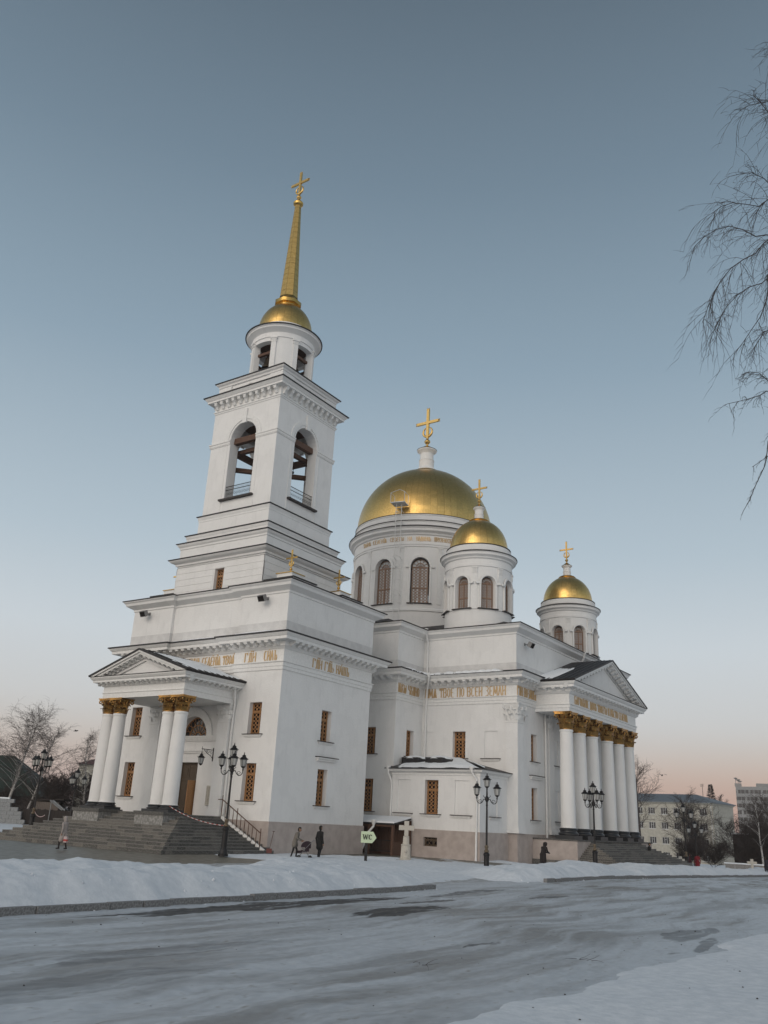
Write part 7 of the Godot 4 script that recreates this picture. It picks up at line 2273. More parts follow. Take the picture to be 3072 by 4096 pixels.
func right_snow(x: float, b: float) -> float:
	var e := nz1.get_noise_2d(b * 1.1, 51.0) * 0.45 + nz3.get_noise_2d(b * 2.0, 2.0) * 0.15
	var curve := 0.55 * sstep(-28.0, -16.0, b) - 0.25 * sstep(-31.0, -36.0, b)
	var inn := sstep(33.15 + e + curve, 33.75 + e + curve, x)
	return gh(x, b) - 0.12 + inn * (0.17 + nz1.get_noise_2d(x * 0.4, b * 0.4) * 0.10 + nz3.get_noise_2d(x * 1.6, b * 1.6) * 0.025 + 0.10 * sstep(34.0, 40.0, x))

# wheel ruts: gently wandering lines along the road
const RUTS := [23.9, 25.6, 27.4, 28.1, 29.2, 30.9]
func rut(x: float, b: float) -> float:
	var w := nz1.get_noise_2d(b * 0.22, 71.0) * 0.9 + 0.00035 * b * b
	var v := 0.0
	for k in RUTS.size():
		var d: float = (x - RUTS[k] + w * (1.0 if k % 2 else 0.6)) / 0.17
		if absf(d) < 2.5: v = maxf(v, exp(-d * d))
	return v

func road_texture() -> ImageTexture:
	# compacted snow, grey ice, brown slush, wheel ruts and a few bare wet patches; x 20..40, b -48..32
	var W := 1300
	var H := 1800
	var cell := Vector2(20.0 / W, 80.0 / H)
	var nf := FastNoiseLite.new(); nf.seed = 5; nf.frequency = 0.008; nf.fractal_octaves = 5
	var im_f: PackedByteArray = nf.get_seamless_image(512, 512).get_data()
	nf.seed = 6; nf.frequency = 0.02
	var im_g: PackedByteArray = nf.get_seamless_image(512, 512).get_data()
	nf.seed = 8; nf.frequency = 0.06; nf.fractal_octaves = 3
	var im_d: PackedByteArray = nf.get_seamless_image(512, 512).get_data()
	var out := PackedByteArray()
	out.resize(W * H * 3)
	var snow := Color(0.47, 0.505, 0.545)
	var ice := Color(0.30, 0.315, 0.333)
	var dirt := Color(0.165, 0.150, 0.128)
	var wet := Color(0.030, 0.030, 0.031)
	# bare patches: [x, b, half x, half b, strength]
	var bare := [[22.85, -25.4, 0.75, 6.0, 1.0], [25.4, -22.8, 0.7, 2.3, 1.0], [24.2, -20.2, 0.35, 1.5, 0.8], [22.3, -34.5, 0.4, 1.8, 0.9], [23.0, -15.0, 0.35, 3.0, 0.7], [25.5, -13.0, 0.4, 1.4, 0.7], [32.4, -20.5, 0.4, 2.4, 0.55], [33.1, -23.0, 0.2, 2.4, 0.6], [30.2, -27.0, 0.22, 0.4, 0.8], [27.2, -33.5, 0.5, 2.4, 0.4], [28.6, -36.0, 0.5, 2.6, 0.35]]
	for j in H:
		var b := -48.0 + cell.y * j
		var wob := nz1.get_noise_2d(b * 0.5, 3.0)
		var rw := nz1.get_noise_2d(b * 0.22, 71.0) * 0.9 + 0.00035 * b * b
		var near: Array = []
		for q in bare:
			if absf(b - q[1]) < q[3] + 1.6: near.append(q)
		var bend := 0.0
		if b > -20.0: bend = pow((b + 20.0) / 20.0, 2.0) * 0.6
		var far := 0.35 + 0.65 * sstep(-40.0, 10.0, b)
		for i in W:
			var x := 20.0 + cell.x * i
			var xs := x + wob * 0.9 + bend
			var s1 := im_f[(int(xs * 95.0) & 511) + 512 * (int(b * 7.0 + 4000.0) & 511)] / 255.0
			var s2 := im_g[(int(xs * 88.0) & 511) + 512 * (int(b * 11.0 + 4000.0) & 511)] / 255.0
			var s3 := im_f[(int(x * 33.0 + 90.0) & 511) + 512 * (int(b * 15.0 + 4000.0) & 511)] / 255.0
			var s4 := im_d[(int(x * 64.0) & 511) + 512 * (int(b * 40.0 + 9000.0) & 511)] / 255.0
			var s5 := im_d[(int(xs * 130.0 + 50.0) & 511) + 512 * (int(b * 18.0 + 7000.0) & 511)] / 255.0
			var k := (s1 * 0.50 + s2 * 0.32 + s3 * 0.26 + s5 * 0.14 - 0.64) * 3.4 + 0.45
			var r := 0.0
			for q in 6:
				var d: float = (x - RUTS[q] + rw * (1.0 if q % 2 else 0.6)) / 0.17
				if absf(d) < 2.0: r = maxf(r, 1.0 - absf(d) * 0.5)
			k += r * (s1 - 0.25) * 0.75
			var lane := sstep(21.6, 23.5, x) * sstep(33.6, 31.0, x)
			k = clampf(k * (0.65 + 0.35 * lane) - 0.06 + 0.14 * lane, 0.0, 1.0)
			var dd := clampf((s3 * 0.7 + s2 * 0.5 - 0.66) * 3.0, 0.0, 0.75) * far
			var c := snow.lerp(ice.lerp(dirt, dd), k)
			var w := 0.0
			for q in near:
				var ex: float = (x - q[0] + (s3 - 0.5) * 0.9) / q[2]
				var eb: float = (b - q[1] + (s1 - 0.5) * 3.0) / q[3]
				var e := ex * ex + eb * eb
				if e < 1.0: w = maxf(w, float(q[4]) * minf(1.0, (1.0 - e) * 4.0) * clampf((s2 * 0.6 + s5 * 0.4 - 0.25) * 7.0, 0.6, 1.0))
			c = c.lerp(wet, w)
			if s4 > 0.74: c = c.lerp(dirt, (s4 - 0.74) * 3.2)
			c = c * (0.88 + 0.24 * s4)
			c = c.linear_to_srgb()
			var o := (i + j * W) * 3
			out[o] = int(clampf(c.r * 255.0, 0, 255)); out[o + 1] = int(clampf(c.g * 255.0, 0, 255)); out[o + 2] = int(clampf(c.b * 255.0, 0, 255))
	return ImageTexture.create_from_image(Image.create_from_data(W, H, false, Image.FORMAT_RGB8, out))

func build_ground() -> void:
	nz1.seed = 21; nz1.frequency = 0.25; nz1.fractal_octaves = 3
	nz2.seed = 22; nz2.frequency = 0.35; nz2.fractal_octaves = 4
	nz3.seed = 23; nz3.frequency = 0.6; nz3.fractal_octaves = 4
	var g := MB.new()
	heightfield(g, -900, 900, -500, 1200, 90, 85, func(x, b): return gh(x, minf(b, 230.0)) - 0.35 + maxf(0.0, b - 300.0) * 0.012)
	structure("ground", g, M.snow)
	var r := MB.new()
	heightfield(r, 20, 40, -48, 32, 280, 760, func(x, b): return road_h(x, b), true)
	var rm := StandardMaterial3D.new()
	rm.albedo_texture = road_texture()
	rm.roughness = 0.55
	structure("road", r, rm)
	var dw := MB.new()
	heightfield(dw, 8, 20, -48, 32, 60, 240, func(x, b): return road_h(x, b) - 0.004)
	heightfield(dw, 8, 52, 32, 120, 44, 88, func(x, b): return road_h(x, b) - 0.004)
	structure("driveway", dw, M.ice)
	var pz := MB.new()
	heightfield(pz, -60, 14, -60, 13.5, 148, 147, func(x, b): return -0.035 + nz3.get_noise_2d(x * 0.8, b * 0.8) * 0.02)
	structure("plaza", pz, M.plaza)
	var lb := MB.new()
	heightfield(lb, 6.0, 22.3, -60, 3.0, 124, 440, left_bank)
	structure("snow_bank", lb, M.snow)
	var cs := MB.new()
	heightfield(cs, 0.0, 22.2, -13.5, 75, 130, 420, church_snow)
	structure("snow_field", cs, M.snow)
	var rs := MB.new()
	heightfield(rs, 32.0, 60, -60, 40, 150, 400, right_snow)
	structure("snow_verge", rs, M.snow)
	# back of the plaza and the far left are snow covered too
	var fs := MB.new()
	heightfield(fs, -70, -19, -6, 60, 60, 80, func(x, b): return -0.16 + 0.22 * sstep(-19.5, -22.0, x) * sstep(-5.0, -2.0, b + (x + 20.0) * 0.35) + nz3.get_noise_2d(x * 0.7, b * 0.7) * 0.07)
	structure("snow_yard", fs, M.snow)
	# broken lumps of ploughed snow along the foot of the banks
	var ch := MB.new()
	var rc := RandomNumberGenerator.new(); rc.seed = 88
	for k in 260:
		var x := rc.randf_range(20.3, 21.8) if k % 3 else rc.randf_range(33.0, 34.0)
		var bb := rc.randf_range(-44.0, 20.0) if k % 3 else rc.randf_range(-38.0, -14.0)
		if k % 3 and bb > -14.5 and bb < -6.5: continue
		if k % 3 == 0: continue
		var y := maxf(road_h(x, bb), maxf(maxf(left_bank(x, bb), church_snow(x, bb) if bb > -13.5 else -1.0), right_snow(x, bb) if x > 32.0 else -1.0))
		var s := (rc.randf_range(0.02, 0.05) if k % 3 else rc.randf_range(0.012, 0.03)) * (1.7 if rc.randf() < 0.12 else 1.0)
		var q := V(x, y, bb)
		var pv: Array = []
		for i in 6:
			var dv: Vector3 = [Vector3.UP, Vector3.DOWN, Vector3.LEFT, Vector3.RIGHT, Vector3.FORWARD, Vector3.BACK][i]
			pv.append(q + (dv + Vector3(rc.randf_range(-0.4, 0.4), rc.randf_range(-0.3, 0.3), rc.randf_range(-0.4, 0.4))) * s * rc.randf_range(0.7, 1.2))
		for f in [[0, 2, 4], [0, 4, 3], [0, 3, 5], [0, 5, 2], [1, 2, 4], [1, 4, 3], [1, 3, 5], [1, 5, 2]]:
			ch.ftri(pv[f[0]], pv[f[1]], pv[f[2]], pv[f[0]] + pv[f[1]] + pv[f[2]] - q * 3.0)
	var cho := structure("snow_lumps", ch, M.snow)
	cho.set_meta("kind", "stuff")
	tag(cho, "broken lumps of ploughed snow along the foot of the banks", "snow")
	# kerb stones, one by one
	var kn := Node3D.new()
	kn.name = "kerb"; add_child(kn); kn.set_meta("kind", "structure")
	var km := MB.new()
	km.bx(-0.09, 0.09, -0.25, 0.15, -0.49, 0.49)
	var kmm := km.mesh()
	var b := -44.0
	while b < 44.0:
		if b < -15.2 or b > -5.8:
			part(kn, "kerbstone", kmm, M.kerb, Transform3D(Basis(Vector3.UP, rng.randf_range(-0.02, 0.02)), V(21.55 + rng.randf_range(-0.015, 0.015), gh(0, b) + rng.randf_range(-0.02, 0.02), b + 0.5)))
		b += 1.0
	# fallen twigs and crumbs of ice lying on the road
	for q in [[30.9, -31.2, 0.28, "small bare fallen twig lying on the icy road"], [32.6, -28.2, 0.26, "thin fallen twig at the edge of the roadside snow"]]:
		var tm := MB.new()
		var rr := RandomNumberGenerator.new(); rr.seed = int(q[0] * 100)
		for k in 5:
			twig_run(tm, rr, Vector3(rr.randf_range(-0.2, 0.2), 0.02, rr.randf_range(-0.05, 0.05)), Vector3(rr.randf_range(-1, 1), 0.12, rr.randf_range(-0.6, 0.6)).normalized(), q[2], 0.005, 0.05, 0.2, 5)
		solo("fallen_twig", tm, M.twig, q[3], "twig", "", V(q[0], 0.05, q[1]))
	var cr := MB.new()
	var r3 := RandomNumberGenerator.new(); r3.seed = 404
	for k in 190:
		var x := r3.randf_range(21.9, 38.5)
		var bb := r3.randf_range(-40.0, -12.0)
		var y := maxf(road_h(x, bb), right_snow(x, bb))
		var s := r3.randf_range(0.006, 0.018) * (1.0 if r3.randf() < 0.92 else 2.0)
		cr.lathe(V(x, y - s * 0.3, bb), [Vector2(0.001, 0), Vector2(s, s * 0.4), Vector2(s * 0.7, s), Vector2(0.001, s * 1.2)], 5, false, r3.randf(), TAU + r3.randf() * 0.01)
	var cro := structure("road_debris", cr, M.debris)
	cro.set_meta("kind", "stuff")
	tag(cro, "dark crumbs of dirt and leaf litter scattered over road and snow", "debris")

# ---------- background buildings and planting
func pt(o: Vector2, d: Vector2, u: float, y: float) -> Vector3:
	return V(o.x + d.x * u, y, o.y + d.y * u)

func build_background() -> void:
	M.cream = toned(Color(0.36, 0.345, 0.295), Color(0.46, 0.44, 0.385), 9.0, 0.02, 61, 0.9)
	M.zinc = toned(Color(0.10, 0.125, 0.15), Color(0.16, 0.185, 0.21), 6.0, 0.03, 63, 0.6, 0.2)
	M.frame = flat(Color(0.55, 0.56, 0.56), 0.6)
	M.far_glass = flat(Color(0.02, 0.022, 0.025), 0.12)
	# four-storey apartment block behind the portico
	var ap := thing("apartment_block", "cream four-storey apartment block with grey hipped roof behind the portico", "building", Vector3.ZERO)
	var C := Vector2(-12.6, 162.5)
	var F := Vector2(-0.992, 0.133).normalized()
	var E := Vector2(0.133, 0.992).normalized()
	var L := 42.0
	var D := 12.0
	var wl := MB.new()
	var ops: Array = []
	var rows := [[7.15, 8.6], [3.95, 5.4], [0.76, 2.2], [-2.4, -1.0]]
	for k in 13:
		for q in rows: ops.append(op(L - 2.25 - k * 3.05, 0.83, q[0], q[1], 0.18))
	var A := C + F * L
	wall(wl, pmap(A.x, A.y, -F.x, -F.y), 0, L, -5, 10.0, ops)
	wall(wl, pmap(A.x + E.x * D, A.y + E.y * D, -E.x, -E.y), 0, D, -5, 10.0, [])
	wall(wl, pmap(C.x + E.x * D, C.y + E.y * D, F.x, F.y), 0, L, -5, 10.0, [])
	pm(ap, "wall", wl, M.cream)
	var we := MB.new()
	wall(we, pmap(C.x, C.y, E.x, E.y), 0, D, -5, 10.0, [])
	pm(ap, "end_wall", we, M.cream)
	var wm := MB.new()
	for q in [[-0.83, -0.75], [0.75, 0.83], [-0.30, -0.22], [0.26, 0.34]]: wm.bx(q[0], q[1], 0, 1.45, -0.04, 0.03)
	wm.bx(-0.75, 0.75, 0, 0.08, -0.04, 0.025); wm.bx(-0.75, 0.75, 1.37, 1.45, -0.04, 0.025)
	wm.bx(-0.22, 0.26, 0.9, 0.96, -0.04, 0.025)
	wm.bx(-0.95, 0.95, -0.1, -0.02, -0.1, 0.22)
	var wmm := wm.mesh()
	var pnm := pane_mesh(1.66, 1.45)
	var nF := Vector2(E.x, E.y) * -1.0
	for k in 8:
		for q in rows:
			var p := C + F * (2.25 + k * 3.05)
			var o := part(ap, "window", wmm, M.frame, onwall(p.x, q[0], p.y, nF.x, nF.y).translated_local(Vector3(0, 0, -0.15)))
			part(o, "pane", pnm, M.far_glass, Transform3D(Basis(), Vector3(0, 0, -0.02)))
	var rf := MB.new()
	var oh := 0.6
	var c0 := C - F * oh - E * oh
	var c1 := C + F * (L + oh) - E * oh
	var c2 := C + F * (L + oh) + E * (D + oh)
	var c3 := C - F * oh + E * (D + oh)
	var r0 := C + F * 6.0 + E * D * 0.5
	var r1 := C + F * (L - 6.0) + E * D * 0.5
	var ry := 11.9
	rf.quad(V(c0.x, 10.0, c0.y), V(c1.x, 10.0, c1.y), V(r1.x, ry, r1.y), V(r0.x, ry, r0.y), Vector3.UP)
	rf.quad(V(c2.x, 10.0, c2.y), V(c3.x, 10.0, c3.y), V(r0.x, ry, r0.y), V(r1.x, ry, r1.y), Vector3.UP)
	rf.ftri(V(c3.x, 10.0, c3.y), V(c0.x, 10.0, c0.y), V(r0.x, ry, r0.y), Vector3.UP)
	rf.ftri(V(c1.x, 10.0, c1.y), V(c2.x, 10.0, c2.y), V(r1.x, ry, r1.y), Vector3.UP)
	for q in [[c0, c1], [c3, c0]]: rf.quad(V(q[0].x, 10.0, q[0].y), V(q[1].x, 10.0, q[1].y), V(q[1].x, 9.8, q[1].y), V(q[0].x, 9.8, q[0].y), Vector3(0.5, 0, 1))
	for k in 40:
		var a := c0.lerp(c1, (k + 0.5) / 40.0)
		var b := r0.lerp(r1, (k + 0.5) / 40.0)
		rf.tube([V(a.x, 10.05, a.y), V(b.x, ry + 0.05, b.y)], [0.04, 0.04], 4, false)
	pm(ap, "roof", rf, M.zinc)
	var cv := MB.new()
	sweep(cv, [A, C, C + E * D], false, [Vector2(0, 9.4), Vector2(0.25, 9.6), Vector2(0.45, 9.8), Vector2(0, 9.81)])
	pm(ap, "eaves", cv, M.cream)
	var dp := MB.new()
	dp.tube([pt(C - E * 0.15, F, 0.35, 9.6), pt(C - E * 0.15, F, 0.35, -3.0)], [0.08, 0.08], 6)
	pm(ap, "downpipe", dp, M.frame)
	for q in [[3.6, 14.2, 0], [2.2, 12.6, 1]]:
		var an := MB.new()
		var bp := C + F * float(q[0]) + E * 4.0
		an.tube([V(bp.x, 10.8, bp.y), V(bp.x, q[1], bp.y)], [0.06, 0.05], 5)
		for k in 3: an.tube([V(bp.x - 0.45, float(q[1]) - 0.15 - k * 0.22, bp.y), V(bp.x + 0.35, float(q[1]) - 0.1 - k * 0.22, bp.y)], [0.03, 0.03], 4)
		pm(ap, "aerial", an, M.iron)
	# curved office tower far off
	var tw := thing("office_tower", "distant grey banded office tower with rounded front at the right edge", "building", Vector3.ZERO)
	var T0 := Vector2(-79.6, 484.0)
	var rt := Vector2(0.976, 0.219)
	var fw := Vector2(-0.219, 0.976)
	var prof: Array = []
	for k in 13:
		var u := k / 12.0
		prof.append(T0 + rt * (u * 44.0) - fw * (sin(u * PI) * 7.0))
	var back: Array = [T0 + rt * 44.0 + fw * 16.0, T0 + fw * 16.0]
	var ring: Array = prof + back
	for f in 8:
		var y1 := 30.9 - f * 3.66
		for q in [[y1 - 1.7, y1, M.band, "spandrel", 0.0], [y1 - 3.66, y1 - 1.7, M.far_glass, "window_strip", -0.35]]:
			var m := MB.new()
			for k in ring.size():
				var a: Vector2 = ring[k]
				var b: Vector2 = ring[(k + 1) % ring.size()]
				var dd := (b - a).normalized()
				var nn := Vector2(dd.y, -dd.x) * float(q[4])
				m.quad(V(a.x + nn.x, q[0], a.y + nn.y), V(b.x + nn.x, q[0], b.y + nn.y), V(b.x + nn.x, q[1], b.y + nn.y), V(a.x + nn.x, q[1], a.y + nn.y), V(dd.y, 0, -dd.x))
			if q[3] == "spandrel": lid(m, ring, q[0], Vector3.DOWN)
			pm(tw, q[3], m, q[2])
		for k in 30:
			var u := (k + 0.5 + 0.3 * ((k * 7 + f * 3) % 3)) / 30.0
			var a := T0 + rt * (u * 44.0) - fw * (sin(u * PI) * 7.0 - 0.15)
			var m2 := MB.new()
			var wdt := 0.12 if (k * 5 + f) % 4 else 0.5
			m2.bx(-wdt, wdt, y1 - 3.66, y1 - 1.7, -0.1, 0.1)
			pm(tw, "mullion", m2, M.band, onwall(a.x, 0, a.y, -fw.x, -fw.y))
	var tr := MB.new()
	lid(tr, ring, 30.92)
	var u0 := T0 + rt * 9.0 + fw * 2.0
	tr.box(Transform3D(Basis(Vector3.UP, 0.22), V(u0.x + 14, 31.9, u0.y + 6)), Vector3(26, 2.2, 8))
	pm(tw, "roof_plant", tr, M.band)
	var dsh := MB.new()
	for q in [[0.4, 5.2, 0.9], [1.6, 4.4, 1.1], [2.6, 3.6, 0.9]]:
		var p := T0 + rt * float(q[0]) + fw * 1.0
		dsh.tube([V(p.x, 30.9, p.y), V(p.x, 30.9 + float(q[1]), p.y)], [0.22, 0.12], 6)
		dsh.lathe(V(p.x, 29.6 + float(q[1]), p.y), [Vector2(0.1, 0), Vector2(q[2], 0.5), Vector2(float(q[2]) * 1.1, 0.9)], 10)
		dsh.box(Transform3D(Basis(), V(p.x, 31.8, p.y)), Vector3(1.2, 1.8, 1.0))
	pm(tw, "rooftop_aerial", dsh, M.metal_grey)
	# dark timber outbuilding with a snowy roof, right edge
	var sh := thing("timber_outbuilding", "dark timber outbuilding with snow on its roof edge at the right", "building", Vector3.ZERO)
	var S0 := Vector2(8.2, 89.0)
	var so := MB.new()
	wall(so, pmap(S0.x, S0.y, rt.x, rt.y), 0, 22, -3, 3.1, [])
	wall(so, pmap(S0.x + fw.x * 9, S0.y + fw.y * 9, -fw.x, -fw.y), 0, 9, -3, 3.1, [])
	pm(sh, "wall", so, M.beam_dark)
	for k in 60:
		var p := S0 + rt * (0.18 + k * 0.365) - fw * 0.02
		var pl := MB.new()
		pl.bx(-0.17, 0.17, -2.6, 3.08, 0.0, 0.03 + 0.02 * (k % 3))
		pm(sh, "plank", pl, M.beam_dark, onwall(p.x, 0, p.y, -fw.x, -fw.y))
	var sr := MB.new()
	var e0 := S0 - rt * 0.4 - fw * 0.5
	var e1 := S0 + rt * 22.4 - fw * 0.5
	var e2 := e1 + fw * 10.0
	var e3 := e0 + fw * 10.0
	sr.quad(V(e0.x, 3.1, e0.y), V(e1.x, 3.1, e1.y), V(e2.x, 3.15, e2.y), V(e3.x, 3.15, e3.y), Vector3.UP)
	sr.quad(V(e0.x, 3.1, e0.y), V(e1.x, 3.1, e1.y), V(e1.x, 3.26, e1.y), V(e0.x, 3.26, e0.y), Vector3.BACK)
	sr.quad(V(e0.x, 3.26, e0.y), V(e1.x, 3.26, e1.y), V(e2.x, 3.3, e2.y), V(e3.x, 3.3, e3.y), Vector3.UP)
	pm(sh, "roof_snow", sr, M.snow_roof)
	# low boundary wall with snow cap
	var lw := thing("boundary_wall", "low grey boundary wall capped with snow at the right edge", "wall", Vector3.ZERO)
	var W0 := Vector2(13.45, 61.9)
	for k in 14:
		var p := W0 + rt * (0.5 + k * 1.0)
		var m := MB.new()
		m.bx(-0.49, 0.49, -1.3, -0.22 + 0.01 * (k % 3), -0.2, 0.2)
		pm(lw, "wall_block", m, M.stone_grey, onwall(p.x, 0, p.y, -fw.x, -fw.y))
	var ws := MB.new()
	var wp := W0 + rt * 7.0
	ws.bx(-7.1, 7.1, -0.19, -0.06, -0.25, 0.25)
	pm(lw, "snow_cap", ws, M.snow_roof, onwall(wp.x, 0, wp.y, -fw.x, -fw.y))
	rt = Vector2(0.829, 0.559)
	fw = Vector2(-0.559, 0.829)
	# left: broken masonry wall, plank fence, green roofed house, hut, brick-red roofed house
	var mw := thing("masonry_wall", "pale frosted masonry wall with a stepped end at the left edge", "wall", Vector3.ZERO)
	var w0 := Vector2(-56.0, 11.6)
	var wd := Vector2(0.806, 0.592)
	for row in 8:
		var u := -0.5 + (0.35 if row % 2 else 0.0)
		while u < (6.9 if row < 4 else (6.5 if row < 6 else 5.6)):
			var l := 0.8 + 0.25 * ((row * 5 + int(u * 3.0)) % 3)
			var m := MB.new()
			m.bx(0.01, l - 0.015, row * 0.42 - 0.7, row * 0.42 - 0.7 + 0.405, -0.3, 0.02 * ((row + int(u * 7.0)) % 3))
			pm(mw, "masonry_block", m, M.frosted, onwall(w0.x + wd.x * u, 0, w0.y + wd.y * u, wd.y, -wd.x))
			u += l
	var ms := MB.new()
	ms.bx(-0.4, 5.6, 2.65, 2.8, -0.32, 0.05)
	pm(mw, "snow_cap", ms, M.snow_roof, onwall(w0.x, 0, w0.y, wd.y, -wd.x))
	var fn := thing("plank_fence", "dark brown plank fence behind the left lamp post", "fence", Vector3.ZERO)
	var f0 := Vector2(-50.6, 16.2)
	var fd := Vector2(0.82, 0.572)
	for k in 54:
		var m := MB.new()
		m.bx(0.004, 0.196, -0.8, 1.72 + 0.05 * sin(k * 1.7), 0.0, 0.03 + 0.012 * (k % 2))
		pm(fn, "plank", m, M.beam_dark, onwall(f0.x + fd.x * k * 0.2, 0, f0.y + fd.y * k * 0.2, fd.y, -fd.x))
	for k in 2:
		var m := MB.new()
		m.bx(0, 10.8, 0.2 + k * 1.0, 0.3 + k * 1.0, -0.06, -0.005)
		pm(fn, "rail", m, M.beam_dark, onwall(f0.x, 0, f0.y, fd.y, -fd.x))
	var gr := thing("green_roofed_house", "house with a dark green hipped metal roof behind the birches on the left", "building", Vector3.ZERO)
	var g0 := Vector2(-62.4, 26.4)
	var gw := MB.new()
	wall(gw, pmap(g0.x - rt.x * 16, g0.y - rt.y * 16, rt.x, rt.y), 0, 15.5, -2, 3.3, [])
	wall(gw, pmap(g0.x - rt.x * 0.5, g0.y - rt.y * 0.5, fw.x, fw.y), 0, 10, -2, 3.3, [])
	pm(gr, "wall", gw, M.beam_dark)
	var gf := MB.new()
	var h0 := g0 - fw * 0.6 + rt * 0.3
	var h1 := h0 - rt * 18.0
	var hr := g0 - rt * 6.4 + fw * 5.0
	var hl := g0 - rt * 18.0 + fw * 5.0
	gf.quad(V(h0.x, 3.1, h0.y), V(h1.x, 3.1, h1.y), V(hl.x, 8.3, hl.y), V(hr.x, 8.3, hr.y), Vector3(0, 1, 1))
	var h3 := h0 + fw * 11.2
	gf.ftri(V(h0.x, 3.1, h0.y), V(h3.x, 3.1, h3.y), V(hr.x, 8.3, hr.y), Vector3(1, 1, 0))
	for k in 24:
		var a := h0.lerp(h1, (k + 0.5) / 24.0)
		var b := hr.lerp(hl, (k + 0.5) / 24.0)
		gf.tube([V(a.x, 3.14, a.y), V(b.x, 8.34, b.y)], [0.035, 0.035], 4, false)
	pm(gr, "roof", gf, M.green)
	var hut := thing("wooden_hut", "small wooden hut with a pale boarded side behind the plank fence", "hut", Vector3.ZERO)
	var u1 := Vector2(-51.3, 18.0)
	for k in 14:
		var m := MB.new()
		m.bx(0.005, 0.19, -0.5, 2.55, 0, 0.03)
		pm(hut, "board", m, M.board, onwall(u1.x + fd.x * k * 0.2, 0, u1.y + fd.y * k * 0.2, fd.y, -fd.x))
	var hm := MB.new()
	hm.box(Transform3D(Basis(Vector3.UP, 0.609), V(u1.x + fd.x * 1.6 - 1.1, 2.75, u1.y + fd.y * 1.6 + 1.0)) * Transform3D(Basis(Vector3.BACK, 0.06), Vector3.ZERO), Vector3(4.2, 0.14, 3.4))
	hm.box(Transform3D(Basis(Vector3.UP, 0.609), V(u1.x + fd.x * 1.4 - 1.2, 1.1, u1.y + fd.y * 1.4 + 1.2)), Vector3(2.6, 3.2, 2.2))
	pm(hut, "hut_body", hm, M.beam_dark)
	var sld := MB.new()
	var a0 := V(-48.2, 2.72, 17.8)
	var b0 := V(-47.1, 1.75, 18.75)
	sld.tube([a0, b0], [0.09, 0.09], 4)
	sld.tube([a0 + Vector3(0.5, 0, 0), b0 + Vector3(0.5, 0, 0)], [0.09, 0.09], 4)
	sld.quad(a0, b0, b0 + Vector3(0.5, 0, 0), a0 + Vector3(0.5, 0, 0), Vector3.UP)
	sld.tube([a0 + Vector3(0.25, 0, 0), Vector3(a0.x + 0.25, 0, a0.z)], [0.05, 0.05], 4)
	solo("wooden_slide", sld, M.frosted, "pale sloping board chute beside the wooden hut", "slide")
	var hs := thing("red_roofed_house", "house with a red-brown roof glimpsed between the birch and the left columns", "building", Vector3.ZERO)
	var k0 := Vector2(-75.6, 41.4)
	var hw := MB.new()
	wall(hw, pmap(k0.x, k0.y, rt.x, rt.y), 0, 14, -2, 8.4, [op(2.5, 0.6, 5.2, 6.8, 0.15), op(6.0, 0.6, 5.2, 6.8, 0.15)])
	wall(hw, pmap(k0.x + fw.x * 9, k0.y + fw.y * 9, -fw.x, -fw.y), 0, 9, -2, 8.4, [])
	pm(hs, "wall", hw, M.cream)
	for uu in [2.5, 6.0]:
		var p := k0 + rt * float(uu) + fw * 0.14
		part(hs, "window", pane_mesh(1.2, 1.6), M.far_glass, onwall(p.x, 5.2, p.y, -fw.x, -fw.y))
	var hrf := MB.new()
	var q0 := k0 - rt * 0.4 - fw * 0.6
	var q1 := q0 + rt * 15.0
	var q2 := k0 + rt * 4.5 + fw * 4.5
	var q3 := q2 + rt * 6.0
	hrf.quad(V(q0.x, 8.35, q0.y), V(q1.x, 8.35, q1.y), V(q3.x, 10.4, q3.y), V(q2.x, 10.4, q2.y), Vector3.UP)
	var q4 := q0 + fw * 10.0
	hrf.ftri(V(q0.x, 8.35, q0.y), V(q4.x, 8.35, q4.y), V(q2.x, 10.4, q2.y), Vector3.UP)
	pm(hs, "roof", hrf, M.red_roof)
	# trees and shrubs
	var tg := "bare trees on the left behind the fence"
	bare_tree("birch_tree", "tall forked bare birch at the far left edge", V(-56.6, -0.4, 17.8), 14.3, 4.4, 1, M.birch, M.twig, 0.13, 26, 0.0125, tg, 2, 0.3, 0.10)
	bare_tree("birch_tree", "slender bare birch left of the lamp post, leaning right", V(-54.6, -0.4, 19.0), 12.8, 3.9, 2, M.birch, M.twig, 0.15, 28, 0.0125, tg, 1, 0.32, 0.16)
	bare_tree("birch_tree", "bare birch with hanging twigs close beside the left columns", V(-48.6, -0.4, 23.2), 12.2, 3.0, 3, M.birch, M.twig, 0.2, 28, 0.0125, tg, 1, 0.25, 0.08)
	var sg := "dark shrubs behind the fence"
	bare_tree("shrub", "dense dark shrub just right of the left lamp post", V(-53.5, -0.4, 20.6), 6.2, 2.2, 4, M.bark, M.twig, 0.06, 22, 0.022, sg, 4, 0.12)
	bare_tree("shrub", "dense dark shrub behind the farther lamp post", V(-51.0, -0.4, 22.2), 6.4, 2.4, 5, M.bark, M.twig, 0.06, 24, 0.022, sg, 4, 0.12)
	bare_tree("shrub", "bushy bare shrub low beside the left columns", V(-47.6, -0.4, 24.4), 6.0, 2.4, 6, M.bark, M.twig, 0.08, 24, 0.022, sg, 4, 0.12)
	bare_tree("shrub", "dark shrub in front of the green roofed house", V(-59.6, -0.4, 19.2), 4.6, 2.4, 14, M.bark, M.twig, 0.06, 20, 0.022, sg, 4, 0.12)
	var rg := "bare trees between the portico and the apartment block"
	bare_tree("bare_tree", "large rounded bare tree rising behind the last portico column", V(-13.2, -1.9, 114.0), 16.2, 4.6, 7, M.bark, M.twig, 0.05, 24, 0.024, rg, 1, 0.3)
